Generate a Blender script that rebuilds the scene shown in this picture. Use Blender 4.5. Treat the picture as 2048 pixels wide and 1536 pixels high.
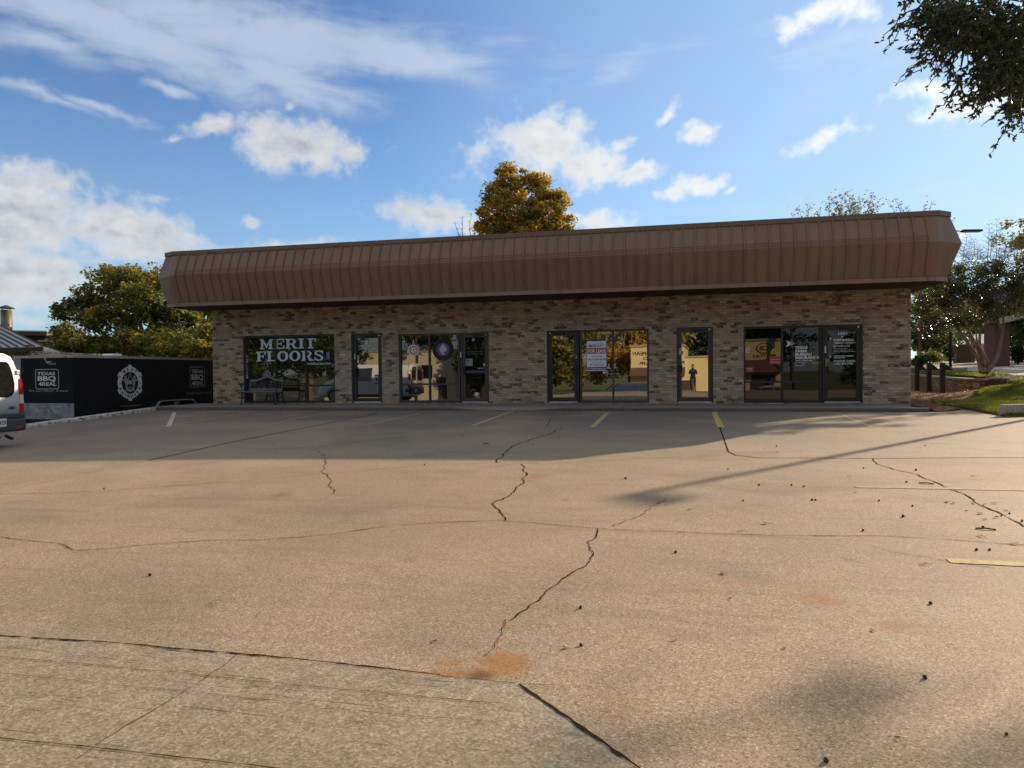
import bpy, bmesh, math, random
import numpy as np
from mathutils import Vector, Matrix, noise as mnoise
from mathutils.geometry import delaunay_2d_cdt

rad = math.radians
S = bpy.context.scene
for o in list(bpy.data.objects):
    bpy.data.objects.remove(o)

# ------------------------------------------------------------------ camera
FPX = 1420.0                      # focal length in photo pixels (2048 wide)
YAW, PITCH, ROLL = rad(12.8), rad(-0.99), rad(0.55)
CAM = Vector((0.0, -21.66, 0.92))
d0 = Vector((-math.sin(YAW), math.cos(YAW), 0)); r0 = Vector((math.cos(YAW), math.sin(YAW), 0)); up0 = Vector((0, 0, 1))
FW = d0*math.cos(PITCH) + up0*math.sin(PITCH)
U1 = up0*math.cos(PITCH) - d0*math.sin(PITCH)
RT = r0*math.cos(ROLL) - U1*math.sin(ROLL)
UP = U1*math.cos(ROLL) + r0*math.sin(ROLL)
cd = bpy.data.cameras.new('camera'); cam = bpy.data.objects.new('camera', cd); S.collection.objects.link(cam)
m = Matrix(((RT.x, UP.x, -FW.x), (RT.y, UP.y, -FW.y), (RT.z, UP.z, -FW.z))).to_4x4()
m.translation = CAM
cam.matrix_world = m
cd.sensor_fit = 'HORIZONTAL'; cd.sensor_width = 36.0; cd.lens = 36.0*FPX/2048.0
cd.clip_start = 0.05; cd.clip_end = 3000
S.camera = cam

# ------------------------------------------------------------------ exposure and sun
SUN_EL, SUN_AZ = rad(21.0), rad(37.5)       # azimuth from +y towards +x
S.view_settings.view_transform = 'Standard'; S.view_settings.look = 'None'
S.view_settings.exposure = 0.46; S.view_settings.gamma = 1.0
S.view_settings.use_curve_mapping = False
S.cycles.use_denoising = True
S.cycles.max_bounces = 8; S.cycles.transparent_max_bounces = 8
S.cycles.sample_clamp_indirect = 6.0
SUN_STR = 4.6
SKY_STR = 0.13
sl = bpy.data.lights.new('sun', 'SUN'); sl.energy = SUN_STR; sl.angle = rad(0.55); sl.color = (1.0, 0.82, 0.58)
so = bpy.data.objects.new('sun', sl); S.collection.objects.link(so)
sdir = Vector((math.sin(SUN_AZ)*math.cos(SUN_EL), math.cos(SUN_AZ)*math.cos(SUN_EL), math.sin(SUN_EL)))
so.rotation_euler = sdir.to_track_quat('Z', 'Y').to_euler()
so.location = (20, 30, 25)

def ray(px, py):
    return FW + RT*((px-1024)/FPX) + UP*((768-py)/FPX)
def azel(px, py):
    v = ray(px, py).normalized()
    return math.atan2(v.x, v.y), math.asin(v.z)

# ------------------------------------------------------------------ node helper
class NT:
    def __init__(s, tree): s.t = tree; s.n = tree.nodes; s.l = tree.links
    def node(s, typ, **kw):
        n = s.n.new(typ)
        for k, v in kw.items(): setattr(n, k, v)
        return n
    def link(s, a, b): s.l.new(a, b)
    def _in(s, sock, v):
        if v is None: return
        if hasattr(v, 'is_linked') or hasattr(v, 'links'): s.l.new(v, sock)
        else: sock.default_value = v
    def math(s, op, a, b=None, c=None, clamp=False):
        n = s.node('ShaderNodeMath', operation=op, use_clamp=clamp)
        s._in(n.inputs[0], a); s._in(n.inputs[1], b); s._in(n.inputs[2], c)
        return n.outputs[0]
    def vmath(s, op, a, b=None, out=0):
        n = s.node('ShaderNodeVectorMath', operation=op)
        s._in(n.inputs[0], a)
        if b is not None: s._in(n.inputs[1], b)
        return n.outputs[out]
    def comb(s, x, y, z=0.0):
        n = s.node('ShaderNodeCombineXYZ'); s._in(n.inputs[0], x); s._in(n.inputs[1], y); s._in(n.inputs[2], z); return n.outputs[0]
    def sep(s, v):
        n = s.node('ShaderNodeSeparateXYZ'); s._in(n.inputs[0], v); return n.outputs
    def noise(s, vec, scale, detail=3.0, rough=0.55, dist=0.0, out='Fac'):
        n = s.node('ShaderNodeTexNoise'); s._in(n.inputs['Vector'], vec)
        n.inputs['Scale'].default_value = scale; n.inputs['Detail'].default_value = detail
        n.inputs['Roughness'].default_value = rough; n.inputs['Distortion'].default_value = dist
        return n.outputs[out]
    def voro(s, vec, scale, out='Color', feature='F1'):
        n = s.node('ShaderNodeTexVoronoi', feature=feature); s._in(n.inputs['Vector'], vec); n.inputs['Scale'].default_value = scale
        return n.outputs[out]
    def mapping(s, vec, loc=(0, 0, 0), rot=(0, 0, 0), scale=(1, 1, 1), typ='POINT'):
        n = s.node('ShaderNodeMapping', vector_type=typ); s._in(n.inputs['Vector'], vec)
        n.inputs['Location'].default_value = loc; n.inputs['Rotation'].default_value = rot; n.inputs['Scale'].default_value = scale
        return n.outputs[0]
    def ramp(s, fac, stops, interp='LINEAR'):
        n = s.node('ShaderNodeValToRGB'); s._in(n.inputs[0], fac); cr = n.color_ramp; cr.interpolation = interp
        while len(cr.elements) > len(stops): cr.elements.remove(cr.elements[-1])
        while len(cr.elements) < len(stops): cr.elements.new(1.0)
        for e, (p, c) in zip(cr.elements, stops):
            e.position = p; e.color = (c[0], c[1], c[2], 1.0) if not isinstance(c, (int, float)) else (c, c, c, 1)
        return n.outputs[0]
    def mix(s, fac, a, b, blend='MIX'):
        n = s.node('ShaderNodeMix', data_type='RGBA', blend_type=blend)
        s._in(n.inputs[0], fac)
        for sock, v in ((n.inputs[6], a), (n.inputs[7], b)):
            if isinstance(v, (tuple, list)): sock.default_value = (v[0], v[1], v[2], 1)
            elif isinstance(v, (int, float)): sock.default_value = (v, v, v, 1)
            else: s.l.new(v, sock)
        return n.outputs[2]
    def maprange(s, v, a, b, c=0.0, d=1.0, typ='LINEAR'):
        n = s.node('ShaderNodeMapRange', interpolation_type=typ); s._in(n.inputs[0], v)
        n.inputs[1].default_value = a; n.inputs[2].default_value = b; n.inputs[3].default_value = c; n.inputs[4].default_value = d
        return n.outputs[0]
    def bump(s, h, strength=0.3, dist=0.01):
        n = s.node('ShaderNodeBump'); s._in(n.inputs['Height'], h)
        n.inputs['Strength'].default_value = strength; n.inputs['Distance'].default_value = dist
        return n.outputs[0]

# ------------------------------------------------------------------ world: sky with clouds placed by compass direction and height
W = bpy.data.worlds.new('World'); S.world = W; W.use_nodes = True
w = NT(W.node_tree); W.node_tree.nodes.clear()
sky = w.node('ShaderNodeTexSky'); sky.sky_type = 'NISHITA'; sky.sun_disc = False
sky.sun_elevation = SUN_EL; sky.sun_rotation = SUN_AZ
sky.altitude = 200; sky.air_density = 1.0; sky.dust_density = 0.4; sky.ozone_density = 2.5
tc = w.node('ShaderNodeTexCoord'); dirv = tc.outputs['Generated']
dx, dy, dz = w.sep(dirv)
az_ = w.math('ARCTAN2', dx, dy); el_ = w.math('ARCSINE', dz)
q0 = w.comb(az_, el_, 0.0)
warpn = w.noise(q0, 9.0, 4.0, 0.6, out='Color')
warp = w.vmath('SCALE', w.vmath('SUBTRACT', warpn, (0.5, 0.5, 0.5)))
warp.node.inputs['Scale'].default_value = 0.06
q = w.vmath('ADD', q0, warp)
def blob(px, py, hx, hy, rot, amp):
    """an ellipse of sky: centre direction, half sizes and tilt (radians on the sky)"""
    a, e = azel(px, py); a2, e2 = azel(px+hx, py); a3, e3 = azel(px, py-hy)
    mp = w.mapping(q, (a, e, 0), (0, 0, rad(rot)), (max(abs(a2-a), .004), max(abs(e3-e), .004), 1), 'TEXTURE')
    ln = w.vmath('LENGTH', mp, out=1)
    return w.math('MULTIPLY', w.math('SUBTRACT', 1.0, ln), amp)
def union(lst):
    v = lst[0]
    for b in lst[1:]: v = w.math('MAXIMUM', v, b)
    return v
puffs = [blob(*b) for b in (
    (610, 288, 165, 78, -4, 1.2), (690, 305, 80, 40, -10, 1.0), (415, 246, 66, 34, 14, 0.9), (345, 276, 50, 14, 18, .5), (582, 206, 26, 16, 30, .6),
    (60, 430, 260, 130, -14, 1.2), (-120, 470, 300, 170, 0, 1.3), (250, 480, 230, 90, -8, 1.1), (60, 560, 420, 95, 0, .9), (330, 400, 60, 22, 8, .5),
    (515, 437, 26, 13, 0, .7), (560, 505, 280, 40, 0, .9),
    (1090, 285, 150, 92, -10, 1.15), (1180, 330, 110, 62, -18, 1.1), (1280, 352, 75, 32, 8, 1.0), (1245, 285, 42, 24, 20, .8), (960, 300, 70, 50, 30, .7),
    (1400, 368, 82, 34, 8, 1.05), (1345, 392, 45, 22, 10, .9), (1458, 380, 22, 13, 20, .7), (1397, 258, 60, 32, 10, .95), (1330, 218, 48, 16, 25, .7),
    (870, 428, 130, 55, -8, 1.1), (1020, 445, 260, 45, 0, .9), (1200, 440, 80, 32, 0, .9),
    (1655, 268, 95, 26, 10, .85), (1655, 18, 140, 44, 6, 1.05), (1840, 178, 120, 42, -10, 1.0), (1960, 195, 170, 60, 0, .9), (1930, 470, 90, 16, 8, .6),
    (2080, 480, 90, 40, 8, .8), (2400, 150, 260, 120, 0, 1.0), (2700, 500, 400, 120, 0, 1.0), (-500, 300, 260, 120, 10, 1.0))]
pm = union(puffs)
n1 = w.noise(w.mapping(q0, scale=(1, 1.3, 1)), 15.0, 7.0, 0.55)
n1b = w.noise(q0, 52.0, 5.0, 0.6)
pv = w.math('ADD', w.math('ADD', pm, w.math('MULTIPLY', w.math('SUBTRACT', n1, 0.5), 1.7)), w.math('MULTIPLY', w.math('SUBTRACT', n1b, 0.5), 1.0))
pa = w.maprange(pv, 0.04, 0.80, 0, 0.95, 'SMOOTHSTEP')
cirr = [blob(*b) for b in (
    (500, 60, 560, 105, 0, 1.15), (800, 110, 250, 74, -6, 1.2), (220, 50, 460, 95, -10, 1.25), (80, 80, 220, 60, -8, .9), (560, 140, 260, 60, -12, 1.0), (330, 178, 80, 20, 0, .9),
    (60, 185, 190, 22, -10, .85), (190, 212, 130, 16, -12, .7), (1250, 130, 300, 60, 0, .28), (1500, 500, 500, 90, 0, .3), (1900, 420, 260, 60, -8, .3),
    (1700, 100, 300, 130, 0, .35))]
cm = union(cirr)
n2 = w.noise(w.mapping(q0, rot=(0, 0, rad(24)), scale=(5, 20, 1)), 1.5, 6.0, 0.6, 0.5)
n3 = w.noise(q0, 5.0, 4.0, 0.5)
cv = w.math('ADD', cm, w.math('ADD', w.math('MULTIPLY', w.math('SUBTRACT', n2, 0.5), 1.5), w.math('MULTIPLY', w.math('SUBTRACT', n3, 0.5), 0.8)))
ca = w.maprange(cv, 0.0, 0.95, 0, 0.78, 'SMOOTHSTEP')
# colours of the cloud: thick middles a little greyer, brighter towards the sun
sund = w.vmath('DOT_PRODUCT', dirv, tuple(sdir), out=1)
sunw = w.maprange(sund, 0.55, 1.0, 0.0, 1.0)
thick = w.maprange(pv, 0.35, 1.25, 0.0, 1.0)
belly = w.noise(w.mapping(q0, loc=(0, .012, 0), scale=(1, 1.7, 1)), 26.0, 5.0, 0.55)
tone = w.math('MULTIPLY', thick, w.maprange(belly, 0.35, 0.62, 0.15, 1.0))
pc = w.mix(tone, (4.2, 4.25, 4.3), (2.35, 2.55, 2.95))
pc = w.mix(w.math('MULTIPLY', sunw, 0.8), pc, (6.6, 6.6, 6.4))
cc = w.mix(w.math('MULTIPLY', sunw, 0.7), (3.2, 3.6, 4.4), (5.2, 5.6, 6.0))
skyc = w.mix(1.0, sky.outputs[0], (0.55, 0.69, 0.84), 'MULTIPLY')
# thin veil of haze that whitens the low sky and the sky around the sun
hz = w.maprange(el_, 0.0, 0.42, 0.40, 0.0, 'SMOOTHSTEP')
skyc = w.mix(hz, skyc, (2.5, 3.7, 4.8))
skyc = w.mix(w.math('MULTIPLY', w.maprange(sund, 0.55, 1.0, 0.0, 1.0), 0.62), skyc, (3.1, 4.3, 5.6))
c1 = w.mix(ca, skyc, cc)
c2 = w.mix(pa, c1, pc)
# broken cloud added behind and beside the viewer, unseen, to fill the shade
bk = w.maprange(dy, 0.45, 0.05, 0.0, 1.0); bn = w.noise(w.mapping(dirv, scale=(1, 1, 2.2)), 2.6, 6.0, 0.6)
hi = w.maprange(el_, 0.75, 1.0, 0.0, 1.0)
bk = w.math('MULTIPLY', w.math('MAXIMUM', bk, hi), w.maprange(bn, 0.38, 0.56, 0.1, 0.85, 'SMOOTHSTEP'))
bk = w.math('MULTIPLY', bk, w.maprange(el_, 0.12, 0.45, 0.0, 1.0))
c2 = w.mix(bk, c2, (4.1, 3.95, 3.8))
lowb = w.math('MULTIPLY', w.maprange(dy, 0.3, 0.0), w.maprange(el_, 0.35, 0.12))
c2 = w.mix(w.math('MULTIPLY', lowb, 0.85), c2, (1.35, 1.4, 1.45))
bg = w.node('ShaderNodeBackground'); w.link(c2, bg.inputs[0]); bg.inputs[1].default_value = SKY_STR
wo = w.node('ShaderNodeOutputWorld'); w.link(bg.outputs[0], wo.inputs[0])
W.cycles.sampling_method = 'MANUAL'; W.cycles.sample_map_resolution = 1024

# ------------------------------------------------------------------ terrain heights (measured from the photograph)
def sst(a, b, v):
    t = min(1, max(0, (v-a)/(b-a))); return t*t*(3-2*t)
def lerp(a, b, t): return a+(b-a)*t
def LOTZ(x, y):
    z = -0.172 + 0.0098*(min(y, -2.3)+2.3)
    if x < 0: z -= 0.00142*max(x, -20)**2*max(0, -max(y, -26)-2.0)/10.6
    return z
def G(x, y):
    z = LOTZ(x, max(y, -24.5))
    if y < -24.5: z += (-1.75-z)*sst(-24.5, -31, y)
    if x < -16.2 and y > -9.5: z += (-0.92-z)*sst(-16.2, -16.9, x)*sst(-9.5, -7.5, y)
    # bank and terrace to the right of the building
    if x > 6.6:
        z2 = -0.10 + 0.62*sst(-2.5, 9.5, y)*lerp(sst(7.6, 11.6, x), sst(11.2, 11.5, x), sst(4.5, 7.5, y)) + 0.10*sst(-4, 8, y)*sst(11, 20, x)
        if y > 9.0: z2 += 0.0225*(min(y, 75)-9.0)*sst(11.0, 12.5, x)
        z += (z2-z)*sst(-4.2, -1.5, y)
    elif y > -2.0: z = z + (-0.12-z)*sst(-2.0, 0.0, y) if x > -16.2 else z
    return z
def on_ground(px, py, it=14):
    v = ray(px, py); z = -0.3
    for _ in range(it):
        t = (z-CAM.z)/v.z; p = CAM+v*t; z = 0.5*z+0.5*G(p.x, p.y)
    return p
def at(px, py, depth): return CAM + ray(px, py)*depth
def fac(px, py, y=0.0):
    v = ray(px, py); return CAM + v*((y-CAM.y)/v.y)
def sideplane(px, py, x):
    v = ray(px, py); return CAM + v*((x-CAM.x)/v.x)
def lerp(a, b, t): return a+(b-a)*t
def smooth_path(pts, n=6):
    pts = [Vector(p) for p in pts]; out = []
    for i in range(len(pts)-1):
        p0 = pts[max(i-1, 0)]; p1 = pts[i]; p2 = pts[i+1]; p3 = pts[min(i+2, len(pts)-1)]
        for k in range(n):
            t = k/n
            out.append(0.5*((2*p1)+(p2-p0)*t+(2*p0-5*p1+4*p2-p3)*t*t+(3*p1-p0-3*p2+p3)*t**3))
    out.append(pts[-1]); return out

# ------------------------------------------------------------------ mesh helpers
COL = S.collection
def wloc(o):
    v = Vector((0, 0, 0))
    while o is not None: v = v + o.location; o = o.parent
    return v
def tag(o, label=None, cat=None, group=None, kind=None):
    if label: o['label'] = label
    if cat: o['category'] = cat
    if group: o['group'] = group
    if kind: o['kind'] = kind
    return o
def empty(name, loc, label=None, cat=None, group=None, rz=0.0):
    o = bpy.data.objects.new(name, None); COL.objects.link(o); o.location = loc; o.rotation_euler = (0, 0, rz)
    o.empty_display_size = 0.3
    return tag(o, label, cat, group)
class MB:
    def __init__(s): s.v = []; s.f = []; s.mi = []; s.sm = []
    def add(s, vs, fs, mi=0, smooth=False):
        b = len(s.v); s.v += [tuple(v) for v in vs]
        for f in fs: s.f.append(tuple(i+b for i in f)); s.mi.append(mi); s.sm.append(smooth)
        return s
    def box(s, x0, x1, y0, y1, z0, z1, mi=0):
        x0, x1 = min(x0, x1), max(x0, x1); y0, y1 = min(y0, y1), max(y0, y1); z0, z1 = min(z0, z1), max(z0, z1)
        vs = [(x, y, z) for z in (z0, z1) for y in (y0, y1) for x in (x0, x1)]
        return s.add(vs, [(0, 2, 3, 1), (4, 5, 7, 6), (0, 1, 5, 4), (2, 6, 7, 3), (0, 4, 6, 2), (1, 3, 7, 5)], mi)
    def rbox(s, c, size, rot=(0, 0, 0), bev=0.0, mi=0):
        """rotated box with chamfered long edges"""
        from mathutils import Euler
        R = Euler(rot).to_matrix(); hx, hy, hz_ = size[0]/2, size[1]/2, size[2]/2; c = Vector(c)
        if bev <= 0:
            vs = [c+R@Vector((x, y, z)) for z in (-hz_, hz_) for y in (-hy, hy) for x in (-hx, hx)]
            return s.add(vs, [(0, 2, 3, 1), (4, 5, 7, 6), (0, 1, 5, 4), (2, 6, 7, 3), (0, 4, 6, 2), (1, 3, 7, 5)], mi)
        bm = bmesh.new(); bmesh.ops.create_cube(bm, size=1.0)
        bmesh.ops.scale(bm, vec=(size[0], size[1], size[2]), verts=bm.verts)
        bmesh.ops.bevel(bm, geom=list(bm.edges), offset=bev, segments=2, affect='EDGES', profile=0.5)
        bm.verts.ensure_lookup_table()
        vs = [c+R@v.co for v in bm.verts]; fs = [tuple(v.index for v in f.verts) for f in bm.faces]
        bm.free(); return s.add(vs, fs, mi)
    def prism(s, poly, d, mi=0):
        """poly: 3D polygon, extruded by vector d"""
        poly = [Vector(p) for p in poly]; n = len(poly); d = Vector(d)
        vs = poly+[p+d for p in poly]
        fs = [tuple(range(n-1, -1, -1)), tuple(range(n, 2*n))]+[(i, (i+1) % n, (i+1) % n+n, i+n) for i in range(n)]
        return s.add(vs, fs, mi)
    def tube(s, path, rads, seg=8, mi=0, cap=True, flat=1.0):
        path = [Vector(p) for p in path]; n = len(path)
        if isinstance(rads, (int, float)): rads = [rads]*n
        vs = []; prev = None
        for i, p in enumerate(path):
            t = (path[min(i+1, n-1)]-path[max(i-1, 0)])
            if t.length < 1e-9: t = Vector((0, 0, 1))
            t.normalize()
            a = Vector((0, 0, 1)) if abs(t.z) < 0.95 else Vector((1, 0, 0))
            if prev is not None: a = prev
            x = (a - t*a.dot(t)); x.normalize(); y = t.cross(x); prev = x
            for k in range(seg):
                an = 2*math.pi*k/seg
                vs.append(p+(x*math.cos(an)+y*math.sin(an)*flat)*rads[i])
        fs = [(i*seg+k, i*seg+(k+1) % seg, (i+1)*seg+(k+1) % seg, (i+1)*seg+k) for i in range(n-1) for k in range(seg)]
        if cap: fs += [tuple(range(seg-1, -1, -1)), tuple((n-1)*seg+k for k in range(seg))]
        return s.add(vs, fs, mi, True)
    def disc(s, c, nrm, r, seg=24, mi=0, thick=0.0, rx=None):
        c = Vector(c); nrm = Vector(nrm).normalized()
        a = Vector((0, 0, 1)) if abs(nrm.z) < .9 else Vector((1, 0, 0))
        x = a.cross(nrm).normalized(); y = nrm.cross(x)
        rx = rx or r
        poly = [c+x*math.cos(2*math.pi*k/seg)*rx+y*math.sin(2*math.pi*k/seg)*r for k in range(seg)]
        if thick: return s.prism(poly, -nrm*thick, mi)
        return s.add(poly, [tuple(range(seg))], mi)
    def ring(s, c, nrm, r0_, r1_, seg=32, mi=0, a0=0.0, a1=2*math.pi, sx=1.0):
        c = Vector(c); nrm = Vector(nrm).normalized()
        x = Vector((0, 0, 1)).cross(nrm).normalized(); y = nrm.cross(x)
        vs = []
        full = abs(a1-a0-2*math.pi) < 1e-6
        for k in range(seg+1):
            a = a0+(a1-a0)*k/seg
            for r_ in (r0_, r1_): vs.append(c+x*math.cos(a)*r_*sx+y*math.sin(a)*r_)
        return s.add(vs, [(2*k, 2*k+1, 2*k+3, 2*k+2) for k in range(seg)], mi)
    def build(s, name, mats, parent=None, label=None, cat=None, group=None, kind=None, loc=None):
        off = wloc(parent) if parent is not None else (Vector(loc) if loc is not None else Vector((0, 0, 0)))
        me = bpy.data.meshes.new(name)
        me.from_pydata([(v[0]-off.x, v[1]-off.y, v[2]-off.z) for v in s.v], [], s.f)
        if not isinstance(mats, (list, tuple)): mats = [mats]
        for mt in mats: me.materials.append(mt)
        if s.f:
            me.polygons.foreach_set('material_index', s.mi); me.polygons.foreach_set('use_smooth', s.sm)
        me.update()
        o = bpy.data.objects.new(name, me); COL.objects.link(o)
        if parent is not None: o.parent = parent
        elif loc is not None: o.location = loc
        return tag(o, label, cat, group, kind)
def np_obj(name, verts, nper, mat, parent=None, attr=None, loc=None, **kw):
    """verts (n*nper,3): one face of nper corners each"""
    off = np.array(wloc(parent) if parent is not None else (loc if loc is not None else (0, 0, 0)), dtype=float)
    V = (verts-off).astype(np.float32); n = len(V)//nper
    me = bpy.data.meshes.new(name); me.vertices.add(len(V)); me.vertices.foreach_set('co', V.ravel())
    me.loops.add(len(V)); me.loops.foreach_set('vertex_index', np.arange(len(V), dtype=np.int32))
    me.polygons.add(n); me.polygons.foreach_set('loop_start', np.arange(0, len(V), nper, dtype=np.int32))
    try: me.polygons.foreach_set('loop_total', np.full(n, nper, dtype=np.int32))
    except Exception: pass
    me.materials.append(mat)
    if attr is not None:
        a = me.attributes.new('tint', 'FLOAT', 'POINT'); a.data.foreach_set('value', np.repeat(attr, nper).astype(np.float32))
    me.update(calc_edges=True)
    o = bpy.data.objects.new(name, me); COL.objects.link(o)
    if parent is not None: o.parent = parent
    elif loc is not None: o.location = loc
    return tag(o, **kw)
def sheet(name, poly, spacing, dz, mat, kind='structure', hf=G, thick=0.0, **kw):
    """a polygon in plan laid over the terrain"""
    pts = []
    n = len(poly)
    for i in range(n):
        a, b = Vector(poly[i][:2]), Vector(poly[(i+1) % n][:2]); k = max(1, int((b-a).length/spacing))
        for j in range(k): pts.append(a+(b-a)*(j/k))
    nb = len(pts)
    xs = [p.x for p in pts]; ys = [p.y for p in pts]
    def inside(x, y):
        c = False; j = nb-1
        for i in range(nb):
            if (pts[i].y > y) != (pts[j].y > y) and x < (pts[j].x-pts[i].x)*(y-pts[i].y)/(pts[j].y-pts[i].y)+pts[i].x: c = not c
            j = i
        return c
    inner = []
    x = min(xs)+spacing*.5
    while x < max(xs):
        y = min(ys)+spacing*.5
        while y < max(ys):
            if inside(x, y): inner.append(Vector((x, y)))
            y += spacing
        x += spacing
    r = delaunay_2d_cdt(pts+inner, [(i, (i+1) % nb) for i in range(nb)], [], 1, 1e-5)
    vv, ff = r[0], r[2]
    mb = MB(); vs = [(p.x, p.y, hf(p.x, p.y)+dz) for p in vv]
    fs = []
    for f in ff:
        a, b, c = (vv[i] for i in f[:3])
        fs.append(tuple(f) if (b-a).cross(c-a) > 0 else tuple(reversed(f)))
    mb.add(vs, fs, 0, True)
    if thick:
        vs = []; fs = []
        for i in range(nb):
            p, p2 = pts[i], pts[(i+1) % nb]
            b = len(vs)
            vs += [(p.x, p.y, hf(p.x, p.y)+dz), (p2.x, p2.y, hf(p2.x, p2.y)+dz), (p2.x, p2.y, hf(p2.x, p2.y)+dz-thick), (p.x, p.y, hf(p.x, p.y)+dz-thick)]
            fs.append((b, b+1, b+2, b+3))
        mb.add(vs, fs, 0)
    return mb.build(name, mat, kind=kind, **kw)
# ------------------------------------------------------------------ materials
def new_mat(name):
    mt = bpy.data.materials.new(name); mt.use_nodes = True
    t = NT(mt.node_tree); b = mt.node_tree.nodes['Principled BSDF']
    return mt, t, b
def setp(t, b, **kw):
    names = dict(color='Base Color', rough='Roughness', metal='Metallic', spec='Specular IOR Level', normal='Normal', emis='Emission Color', emis_s='Emission Strength', coat='Coat Weight')
    for k, v in kw.items():
        s = b.inputs[names[k]]
        if isinstance(v, (tuple, list)): s.default_value = (v[0], v[1], v[2], 1)
        elif isinstance(v, (int, float)): s.default_value = v
        else: t.link(v, s)
def simple(name, col, rough=0.6, metal=0.0, spec=0.5, var=0.12, scale=6.0, bump=0.0, bscale=60.0, coat=0.0):
    mt, t, b = new_mat(name); co = t.node('ShaderNodeTexCoord').outputs['Object']
    n = t.noise(co, scale, 4.0, 0.6)
    f = t.maprange(n, 0.25, 0.75, 1-var, 1+var)
    c = t.vmath('SCALE', tuple(col)); t._in(c.node.inputs['Scale'], f)
    setp(t, b, color=c, rough=rough, metal=metal, spec=spec, coat=coat)
    r_ = t.maprange(n, 0.2, 0.8, max(0, rough-0.06), min(1, rough+0.06)); t.link(r_, b.inputs['Roughness'])
    if bump: t.link(t.bump(t.noise(co, bscale, 3.0), bump, 0.01), b.inputs['Normal'])
    return mt
def geo_pos(t):
    return t.node('ShaderNodeNewGeometry').outputs['Position']

# brick: tan and pink-brown units with smoky dark ones, world sized
def make_brick():
    mt, t, b = new_mat('brick'); g = t.node('ShaderNodeNewGeometry')
    px_, py_, pz_ = t.sep(g.outputs['Position']); nx, ny, nz = t.sep(g.outputs['Normal'])
    anx = t.math('GREATER_THAN', t.math('ABSOLUTE', nx), 0.7)
    u = t.math('ADD', t.math('MULTIPLY', px_, t.math('SUBTRACT', 1.0, anx)), t.math('MULTIPLY', py_, anx))
    BH, BW = 0.0795, 0.205
    rowf = t.math('DIVIDE', t.math('ADD', pz_, 0.085), BH); row = t.math('FLOOR', rowf)
    odd = t.math('MULTIPLY', t.math('MODULO', t.math('ADD', row, 100.0), 2.0), 0.5)
    colf = t.math('ADD', t.math('DIVIDE', u, BW), odd); col = t.math('FLOOR', colf)
    cell = t.comb(col, row, 0.0)
    wn = t.node('ShaderNodeTexWhiteNoise', noise_dimensions='2D'); t.link(cell, wn.inputs['Vector'])
    wn2 = t.node('ShaderNodeTexWhiteNoise', noise_dimensions='3D'); t.link(t.vmath('ADD', cell, (7.3, 3.1, 5.5)), wn2.inputs['Vector'])
    base = t.ramp(wn.outputs['Value'], [(0.0, (.49, .375, .225)), (0.18, (.58, .465, .30)), (0.38, (.45, .31, .235)), (.55, (.60, .49, .32)), (.72, (.34, .25, .21)), (.85, (.52, .41, .28)), (1.0, (.64, .55, .42))])
    # clusters of dark bricks along the courses
    clus = t.noise(t.comb(t.math('MULTIPLY', t.math('ADD', col, 0.5), 0.42), t.math('MULTIPLY', t.math('ADD', row, 0.5), 0.33), 3.0), 1.0, 2.0, 0.6)
    dk = t.math('ADD', wn2.outputs['Value'], t.math('MULTIPLY', t.math('SUBTRACT', clus, 0.5), 2.1))
    dkm = t.maprange(dk, 0.74, 0.95)
    smear = t.noise(t.comb(t.math('MULTIPLY', u, 9.0), t.math('MULTIPLY', pz_, 38.0), 1.0), 1.0, 3.0, 0.6)
    dkm = t.math('MULTIPLY', dkm, t.maprange(smear, 0.36, 0.52))
    c = t.mix(t.math('MULTIPLY', dkm, 0.92), base, (.035, .030, .028))
    blo = t.noise(t.comb(u, t.math('MULTIPLY', pz_, 1.0), 0.0), 2.2, 4.0, 0.6)
    c = t.mix(t.maprange(blo, 0.3, 0.75, 0.0, 0.22), c, (.22, .145, .115))
    fine = t.noise(t.comb(u, pz_, 0.0), 140.0, 3.0, 0.6)
    c = t.mix(t.maprange(fine, 0.3, 0.7, 0.0, 0.22), c, (.12, .08, .05))
    fr = t.math('FRACT', rowf); fc = t.math('FRACT', colf)
    mh, mv = 0.115, 0.05
    inb = t.math('MULTIPLY', t.maprange(fr, mh*.6, mh), t.maprange(fc, mv*.6, mv))
    c = t.mix(inb, (.19, .15, .11), c)
    drip = t.noise(t.comb(t.math('MULTIPLY', u, 3.5), t.math('MULTIPLY', pz_, .35), 4.0), 1.0, 4.0, .65)
    c = t.mix(t.math('MULTIPLY', t.maprange(drip, .52, .72, 0, .4), t.maprange(pz_, 1.2, 3.1, .25, 1.0)), c, (.15, .115, .085))
    # pale efflorescence and splash dirt near the pavement, both fixed to the wall
    low = t.math('MULTIPLY', t.maprange(pz_, 0.25, -0.1), t.maprange(blo, 0.35, 0.6))
    c = t.mix(t.math('MULTIPLY', low, 0.35), c, (.16, .12, .09))
    setp(t, b, color=c, rough=0.85, spec=0.25)
    h = t.math('ADD', t.math('MULTIPLY', inb, 1.0), t.math('MULTIPLY', fine, 0.25))
    t.link(t.bump(h, 0.7, 0.008), b.inputs['Normal'])
    return mt
M = {}
M['brick'] = make_brick()

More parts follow.
